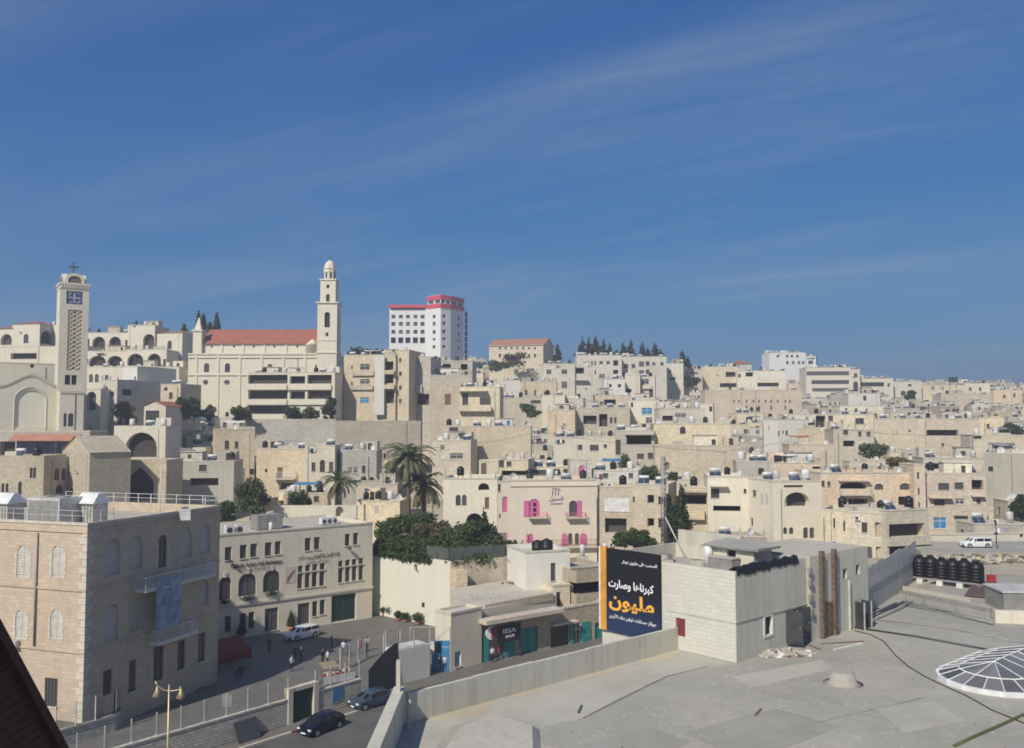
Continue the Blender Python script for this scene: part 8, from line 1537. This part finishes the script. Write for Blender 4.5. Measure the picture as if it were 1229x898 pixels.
def filler():
    rr = random.Random(21); cols = ['cream', 'tan', 'pale', 'sand', 'sand', 'rose', 'grey_stone', 'plaster', 'white', 'concrete', 'cream', 'pale', 'old']
    CN = {'cream': 'cream', 'tan': 'tan', 'pale': 'pale stone', 'sand': 'sandy', 'rose': 'rosy', 'grey_stone': 'grey stone', 'plaster': 'plastered', 'white': 'white', 'concrete': 'bare concrete', 'old': 'weathered'}
    NUM = {0: 'blank-walled', 1: 'one-window', 2: 'two-window', 3: 'three-window', 4: 'four-window', 5: 'five-window', 6: 'six-window', 7: 'many-windowed', 8: 'many-windowed', 9: 'many-windowed'}
    made = 0
    for D in list(np.arange(140, 300, 5.5)) + list(np.arange(300, 520, 8)):
        x = -0.60 * D
        while x < .62 * D:
            w = rr.uniform(4.2, 8.6) * (1 if D < 300 else 1.15); dep = rr.uniform(4.8, 7.0); d = D + rr.uniform(-3, 3); yaw = rr.gauss(0, .16); xa = x; x += w + rr.uniform(-.5, 2.0)
            A = (xa, d - math.sin(yaw) * w / 2); Bq = (xa + w * math.cos(yaw), d + math.sin(yaw) * w / 2)
            cx, cy = xa + w / 2, d + dep / 2
            if any(abs(cx - f[0]) < (w + f[3]) / 2 - .6 and abs(cy - f[1]) < (dep + f[4]) / 2 - .6 for f in FOOT): continue
            g = [ground_z(*A), ground_z(*Bq), ground_z(A[0], A[1] + dep), ground_z(Bq[0], Bq[1] + dep)]; base = min(g) - .6; gf = (g[0] + g[1]) / 2
            for hh in (rr.uniform(3.6, 8.2), 4.2, 3.2):
                zt = max(gf + hh, max(g) + 1.0); q0, q1 = proj((*A, zt)), proj((*Bq, zt)); yb = proj((cx, d, gf))[1]; X0, X1, Y0, Y1 = int(q0[0] / 2), int(q1[0] / 2), int(min(q0[1], q1[1]) / 2), int(yb / 2)
                X0, X1, Y0, Y1 = max(0, X0), min(615, X1), max(0, Y0), min(450, Y1)
                if X1 - X0 < 3 or Y1 - Y0 < 2: ok = False; continue
                s = ZB[Y0:Y1, X0:X1]; hnd = HAND[Y0:Y1, X0:X1]; vis = (s > d).sum(); bad = ((hnd > d) & (hnd < 1e8) & (s > d)).sum()
                ok = vis >= max(10, .16 * s.size) and bad <= .10 * s.size
                if ok: break
            if not ok: continue
            b = prepare(A, Bq, zt, base); ops = []; col = rr.choice(cols); hv = zt - gf; rows = 1 if hv < 5.2 else 2; nc = rr.choice([1, 2, 2, 3, 3, 4]); kd = rr.choice(['x', 'x', 'w', 'n', 'a']); nw = 0
            for r in range(rows):
                v0 = b.h - hv + (hv / rows) * r + 1.0
                for c in range(nc):
                    if rr.random() < .22: continue
                    u = b.w * (c + .5) / nc + rr.uniform(-.4, .4); ww = rr.choice([.9, 1.0, 1.3]); wh = rr.choice([1.3, 1.5]); k = kd
                    if rr.random() < .12: k, ww, wh, v = 'l', 2.6, 2.1, v0 - .6
                    else: v = v0
                    ops.append((u - ww / 2, v, u + ww / 2, min(v + wh, b.h - .7), k)); nw += 1
            if rows == 2 and rr.random() < .3: u = rr.uniform(0, b.w - 4); ops.append((u, b.h - hv / 2 - .2, u + 3.5, b.h - hv / 2 + .8, rr.choice('BBR'), 1.1))
            vv = np.argwhere(s > d); cpx = (X0 + vv[:, 1].mean()) * 2; cpy = (Y0 + vv[:, 0].mean()) * 2
            lab = relation(cpx, cpy, USED, f'{"low" if rows == 1 else "two-storey"} {CN[col]} {NUM[min(nw, 9)]} house')
            if not lab or made >= 265: continue
            sideops = [(1.5, b.h - 2.8, 2.5, b.h - 1.4, 'x')] if rr.random() < .5 else []
            building(b, 'house', lab, 'house', dep, col, {'f': ops, 'r': sideops, 'l': sideops}, par=rr.choice([.3, .5, .8]), group='houses on the hillside')
            b.label = lab; BLDS.append(b); FOOT.append((cx, cy, 0, w, dep, 0)); zpaint((X0 * 2, Y0 * 2, X1 * 2, Y1 * 2, d)); made += 1
    print('FILLER', made)
filler()

# ================================================================ things on the roofs
def short(lab, n):
    w = lab.split()
    if len(w) > n:
        for stop in (' with ', ' and ', ' beside ', ' behind ', ' below ', ' above ', ' right of ', ' left of ', ' on ', ' near '):
            i = lab.find(stop)
            if i > 0 and len(lab[:i].split()) >= 3 and len(lab[:i].split()) <= n: return lab[:i]
        return None
    return lab
def rooftop():
    rr = random.Random(77)
    m = MB(); m.lathe([(.05, 0), (.55, 0), (.58, .05), (.58, .35), (.62, .4), (.58, .45), (.58, .85), (.62, .9), (.58, .95), (.55, 1.2), (.25, 1.35), (.22, 1.45), (.03, 1.46)], 10, 'black_plastic'); tb = m.mesh('water_tank')
    m = MB(); m.lathe([(.05, 0), (.55, 0), (.58, .05), (.58, 1.15), (.5, 1.25), (.2, 1.33), (.03, 1.34)], 10, 'white_plastic'); tw = m.mesh('water_tank')
    m = MB(); m.lathe([(.05, 0), (.5, 0), (.52, .05), (.52, 1.0), (.45, 1.1), (.03, 1.15)], 10, 'metal_light'); tg = m.mesh('water_tank')
    m = MB(); [m.tube([(x, y, 0), (x * .8, y * .8, .7)], .03, 4, 'metal_grey', False) for x in (-.45, .45) for y in (-.45, .45)]; m.box(-.55, .55, -.55, .55, .7, .75, 'metal_grey'); stand = m.mesh('stand')
    # solar heater: sloping dark panels with a white boiler lying behind
    m = MB(); m.face([(-1, -.9, .15), (1, -.9, .15), (1, .2, 1.1), (-1, .2, 1.1)], 'panel_blue'); m.face([(-1, -.88, .1), (-1, .22, 1.05), (1, .22, 1.05), (1, -.88, .1)], 'metal_grey')
    for x in (-1, -.02, .96): m.face([(x, -.91, .16), (x + .05, -.91, .16), (x + .05, .19, 1.12), (x, .19, 1.12)], 'metal_light')
    panel = m.mesh('panel'); m = MB(); m.rings([[(x, .35 + .3 * math.cos(6.283 * i / 10), 1.45 + .3 * math.sin(6.283 * i / 10)) for i in range(10)] for x in (-.85, .85)], 'white_plastic'); boil = m.mesh('boiler')
    m = MB(); [m.tube([(x, .2, 0), (x, .35, 1.2)], .03, 4, 'metal_grey', False) for x in (-.8, .8)]; [m.tube([(x, -.8, 0), (x, -.8, .2)], .03, 4, 'metal_grey', False) for x in (-.8, .8)]; legs = m.mesh('frame')
    m = MB(); m.box(-.45, .45, -.17, .17, .1, .8, 'white_plastic'); m.box(-.4, -.3, -.17, .17, 0, .1, 'metal_dark'); m.box(.3, .4, -.17, .17, 0, .1, 'metal_dark'); m.rings([[(-.12 + .26 * math.cos(6.283 * i / 12), -.18, .45 + .26 * math.sin(6.283 * i / 12)) for i in range(12)], [(-.12 + .2 * math.cos(6.283 * i / 12), -.2, .45 + .2 * math.sin(6.283 * i / 12)) for i in range(12)]], 'metal_dark', False); ac = m.mesh('condenser')
    m = MB(); m.tube([(0, 0, 0), (0, 0, 3.4)], .025, 4, 'metal_grey', False); [m.tube([(-.5 + .05 * k, 0, 2.2 + .28 * k), (.5 - .05 * k, 0, 2.2 + .28 * k)], .014, 3, 'metal_grey', False) for k in range(5)]; ant = m.mesh('aerial')
    tarpn = 0
    cnt = [0]
    def put(kind, b, x, y, z, sd):
        if kind[0] == 't':
            cnt[0] += 1
            if cnt[0] > 285: kind = rr.choice(['sol', 'dish', 'ac', 'ant'])
        h = short(b.label, 10)
        if not h: return
        head = {'tb': 'black water tank', 'tw': 'white water tank', 'tg': 'galvanised water tank', 'sol': 'solar water heater', 'dish': 'satellite dish', 'ac': 'white condenser', 'ant': 'thin aerial'}[kind]
        lab = None
        for s in ('', sd + ' ', 'second ', 'other '):
            t = f'{s}{head} on the {h}'
            if t not in USED and len(t.split()) <= 16: lab = t; break
        if not lab: return
        p = toworld(b, (x, y, z)); rz = b.rz + rr.uniform(-.2, .2); cat = {'tb': 'water tank', 'tw': 'water tank', 'tg': 'water tank', 'sol': 'solar heater', 'dish': 'satellite dish', 'ac': 'condenser', 'ant': 'aerial'}[kind]; grp = 'rooftop ' + cat + 's'
        if kind in ('tb', 'tw', 'tg'):
            e = empty('water_tank', lab, cat, p, rz, grp); link('stand', stand, e); o = link('drum', {'tb': tb, 'tw': tw, 'tg': tg}[kind], e, (0, 0, .75)); s = rr.uniform(.85, 1.15); o.scale = (s, s, s)
        elif kind == 'sol': e = empty('solar_heater', lab, cat, p, rz, grp); link('panel', panel, e); link('boiler', boil, e); link('frame', legs, e)
        elif kind == 'dish': e = empty('satellite_dish', lab, cat, p, 0, grp); dish_mesh(e, (0, 0, 1.0), rr.uniform(.5, .8), rr.uniform(-.9, .9))
        elif kind == 'ac': link('condenser', ac, None, p, rz, lab, cat, grp)
        else: link('aerial', ant, None, p, rz, lab, cat, grp)
    for b in ALL:
        if b.par is None: continue
        z = b.h - b.par; w, d = b.w, b.dep
        if w < 4 or d < 4: continue
        n = min(9, int(w / rr.uniform(1.7, 3.2)))
        xs = [w * (k + .5) / n + rr.uniform(-.5, .5) for k in range(n)]
        for k in range(n): put(rr.choice(['tb', 'tb', 'tw', 'tw', 'tg', 'sol', 'sol', 'sol', 'dish', 'dish', 'ac', 'ant']), b, min(max(1.2, xs[k]), w - 1.2), rr.uniform(1.2, max(1.6, d * .5)), z, 'left' if k < n / 2 else 'right')
        # stair head hut, part of the house
        if rr.random() < .55 and w > 7 and b.o.y > 160:
            hx = rr.choice([.3, w - 3.6]); hm = MB(); hh = rr.uniform(2.1, 2.6); hm.wall((0, 0, 0), (1, 0, 0), (0, 1, 0), 3.1, hh, [(1.1, .03, 2.0, 1.9, 'r', .25)], b.col); hm.face([(3.1, 0, 0), (3.1, 2.8, 0), (3.1, 2.8, hh), (3.1, 0, hh)], b.col); hm.face([(0, 2.8, 0), (0, 0, 0), (0, 0, hh), (0, 2.8, hh)], b.col); hm.face([(0, 0, hh), (3.1, 0, hh), (3.1, 2.8, hh), (0, 2.8, hh)], 'roofing'); hm.face([(3.1, 2.8, 0), (0, 2.8, 0), (0, 2.8, hh), (3.1, 2.8, hh)], b.col)
            o = hm.build('stair_head', b.root, loc=(hx, d * .5, z)); dm = MB(); dm.face([(1.1, .24, .03), (2.0, .24, .03), (2.0, .24, 1.9), (1.1, .24, 1.9)], 'dark'); dm.build('door', o)
        if rr.random() < .3 and w > 6: rail(b.root, [(.2, .15, b.h), (w - .2, .15, b.h)], .9, rr.choice(['metal_grey', 'metal_light', 'metal_dark']), 1.5)
        if rr.random() < .24 and w > 6.5:
            r_ = empty('shade_canopy', None, None); lab = None; h = short(b.label, 9); tm = rr.choice(['tarp_white', 'corrugated', 'tarp_blue', 'metal_grey', 'clay', 'tarp_white', 'metal_grey']); cn = {'tarp_white': 'white', 'corrugated': 'corrugated grey', 'tarp_blue': 'blue', 'metal_grey': 'grey sheet', 'clay': 'rust-brown'}[tm]
            lab = f'{cn} shade roof on the {h}' if h else None
            if not lab or lab in USED: bpy.data.objects.remove(r_); continue
            tag(r_, lab, 'shade roof', 'rooftop shades'); r_.location = toworld(b, (rr.uniform(.5, w - 5.5), d * .35, z)); r_.rotation_euler.z = b.rz; L = rr.uniform(3.5, 5); hh = rr.uniform(1.9, 2.4); t = MB(); n = 6; rows = []
            for i in range(n + 1): rows.append([(L * i / n, 0, hh - .12 * math.sin(math.pi * i / n)), (L * i / n, 1.4, hh + .1 - .2 * math.sin(math.pi * i / n)), (L * i / n, 2.8, hh + .4 - .1 * math.sin(math.pi * i / n))])
            t.rings(rows, tm, True, False, False); t.build('sheet', r_)
            for x in (0, L):
                for y in (0, 2.8): t = MB(); t.tube([(x, y, 0), (x, y, hh + (.4 if y else 0))], .04, 4, 'metal_grey'); t.build('post', r_)
rooftop()

# bushes in the gaps of the town
def bushes():
    rr = random.Random(5); n = 0
    for k in range(600):
        D = rr.uniform(150, 470); x = rr.uniform(-.58, .58) * D
        if any(abs(x - f[0]) < f[3] / 2 + .6 and abs(D - f[1]) < f[4] / 2 + .6 for f in FOOT): continue
        z = ground_z(x, D); h = rr.uniform(2.0, 5.0); q = proj((x, D, z + h)); i, j = int(q[1] / 2), int(q[0] / 2)
        if not (0 <= i < 450 and 0 <= j < 615) or ZB[i, j] < D or (HAND[i, j] < 1e8): continue
        lab = relation(q[0], q[1], USED, rr.choice(['green bush', 'olive bush', 'scrubby bush']) + ' between houses')
        if not lab: continue
        tree('bush', lab, (x, D, z), h, rr.uniform(1.2, 2.4), 420, .4, rr.choice(['leaf', 'leaf_dark', 'leaf_dry', 'leaf']), 'bush', .05, k, group='bushes among the houses', lobes=6); n += 1; FOOT.append((x, D, 0, 3, 3, 0))
        if n >= 34: break
    print('BUSHES', n)
bushes()
# small irregular additions that grow on such houses, each a part of its house
def outgrowths():
    rr = random.Random(91); cols = ['cream', 'pale', 'sand', 'plaster', 'white', 'concrete', 'tan', 'grey_stone']; am = MB(); am.box(-.4, .4, -.35, 0, 0, .6, 'white_plastic'); am.box(-.28, .18, -.37, -.35, .08, .52, 'metal_dark'); am = am.mesh('air_conditioner'); CL = ['cloth_white', 'rag', 'maroon', 'poster_blue', 'cloth_dark', 'rag', 'tarp_white']
    for b in ALL:
        if b.o.y < 128 or b.w < 4: continue
        free = lambda u, v0, v1, e=.5: not any(q[0] - e < u < q[2] + e and q[1] < v1 + .1 and q[3] > v0 - .1 for q in b.clean['f'])
        w, h, d, root = b.w, b.h, b.dep, b.root; hv = min(h, b.zt - min(b.zt - 2.5, ground_z(b.o.x, b.o.y)))
        for k in range(rr.choice([0, 1, 1, 2])):
            u = rr.uniform(.3, w - .3)
            if not free(u, 0, h, .15): continue
            m = MB(); m.box(u - .05, u + .05, -.11, -.01, max(0, h - hv), h - rr.uniform(.2, 1.5), rr.choice(['metal_grey', 'metal_dark', 'rust', 'metal_light'])); m.build('downpipe', root)
        for k in range(rr.choice([0, 0, 1, 2])):
            u, v = rr.uniform(.6, w - .6), h - rr.uniform(1.2, max(1.4, hv * .8))
            if free(u, v, v + .6): link('air_conditioner', am, root, (u, -.002, v))
        if b.par is None: continue
        z = h - b.par
        if rr.random() < .45 and w > 5: u = rr.uniform(0, w - 2.5); L = rr.uniform(1.5, min(5, w - u)); m = MB(); m.box(u, u + L, .002, .25, h, h + rr.uniform(.3, .9), rr.choice([b.col, 'concrete', 'plaster'])); m.build('raised_parapet', root)
        if rr.random() < .5 and w > 6.5 and d > 6 and b.o.y > 150:
            L, D2, hh = rr.uniform(2.6, min(6, w * .6)), rr.uniform(2.6, 3.6), rr.uniform(2.0, 2.8); u = rr.uniform(.3, w - L - .3); y = rr.uniform(.35, d - D2 - .3); c = rr.choice(cols); m = MB(); ww = rr.uniform(.6, 1.1); uu = rr.uniform(.3, L - ww - .3); door = rr.random() < .4; v0 = .03 if door else .8
            m.wall((0, 0, 0), (1, 0, 0), (0, 1, 0), L, hh, [(uu, v0, uu + ww, 1.75, 'r', .2)], c); m.face([(L, 0, 0), (L, D2, 0), (L, D2, hh), (L, 0, hh)], c); m.face([(0, D2, 0), (0, 0, 0), (0, 0, hh), (0, D2, hh)], c); m.face([(L, D2, 0), (0, D2, 0), (0, D2, hh), (L, D2, hh)], c); m.box(-.15, L + .15, -.2, D2 + .1, hh, hh + .14, rr.choice(['roofing', 'concrete', c, 'corrugated'])); o = m.build('upper_room', root, loc=(u, y, z)); g = MB(); g.face([(uu, .19, v0), (uu + ww, .19, v0), (uu + ww, .19, 1.75), (uu, .19, 1.75)], rr.choice(['dark', 'glass', 'wood', 'blue_paint', 'dark'])); g.build('door' if door else 'window', o)
        if rr.random() < .22:
            for x, y in ((.3, .3), (w - .3, .3), (w / 2, .3)): m = MB(); m.box(x - .13, x + .13, y, y + .26, h - .1, h + rr.uniform(.5, 1.1), 'concrete'); m.tube([(x, y + .13, h), (x + .05, y + .13, h + 1.7)], .025, 3, 'rust', False); m.build('column_stub', root)
        if rr.random() < .09 and w > 5:
            u = rr.uniform(.3, w - 4); m = MB()
            for k in range(rr.randint(3, 7)): m.face([(u + .55 * k, -.25, h - 1.7 + rr.uniform(0, .4)), (u + .55 * k + .45, -.25, h - 1.7 + rr.uniform(0, .3)), (u + .55 * k + .45, -.25, h - .75), (u + .55 * k, -.25, h - .75)], rr.choice(CL))
            m.tube([(u - .2, -.25, h - .74), (u + 4, -.25, h - .74)], .015, 3, 'cable', False); m.build('washing', root)
outgrowths()
def poles():
    spots = [(560, 640, 530, 205, 'thin grey power pole above the twin-arched house'), (643, 560, 515, 190, 'thin grey power pole behind the cream stair house'), (866, 600, 540, 178, 'power pole right of the large blank tan wall'), (1001, 560, 512, 195, 'power pole below the long cream pergola house'), (1165, 560, 520, 195, 'power pole on the right slope below the tan wall'), (460, 600, 535, 178, 'power pole behind the grey overhanging house')]
    tops = []
    for x, y0, y1, D, lab in spots:
        p = P(x, y1, D); zg = ground_z(p.x, D); e = empty('power_pole', lab, 'pole', (p.x, D, zg), 0, 'power poles on the slope'); hh = max(6.5, p.z - zg); m = MB(); m.tube([(0, 0, -.5), (0, 0, hh)], [.14, .09], 6, 'concrete'); m.build('post', e); m = MB(); m.box(-.8, .8, -.05, .05, hh - .5, hh - .4, 'metal_dark'); [m.lathe([(.05, hh - .4), (.05, hh - .25)], 5, 'white_plastic', (s, 0)) for s in (-.7, 0, .7)]; m.build('crossarm', e); tops.append((Vector((p.x, D, zg + hh - .3)), e))
    tops.sort(key=lambda q: q[0].x)
    for (a, e), (c, _) in zip(tops, tops[1:]):
        for s in (-.6, .6): m = MB(); m.tube([a.lerp(c, t) - e.location + Vector((s, 0, -3.0 * t * (1 - t))) for t in np.linspace(0, 1, 12)], .018, 3, 'cable', False); m.build('cable', e)
poles()
def haze():
    m = bpy.data.materials.new('haze'); m.use_nodes = True; t = m.node_tree; t.nodes.clear(); o = t.nodes.new('ShaderNodeOutputMaterial'); v = t.nodes.new('ShaderNodeVolumePrincipled')
    v.inputs['Color'].default_value = (.94, .95, .97, 1); v.inputs['Density'].default_value = .0008; v.inputs['Anisotropy'].default_value = .3; t.links.new(v.outputs[0], o.inputs['Volume'])
    MATS['haze'] = m; MB().box(-1500, 1800, -300, 8100, -2.5, 92, 'haze').build('haze', kind='stuff')
haze()
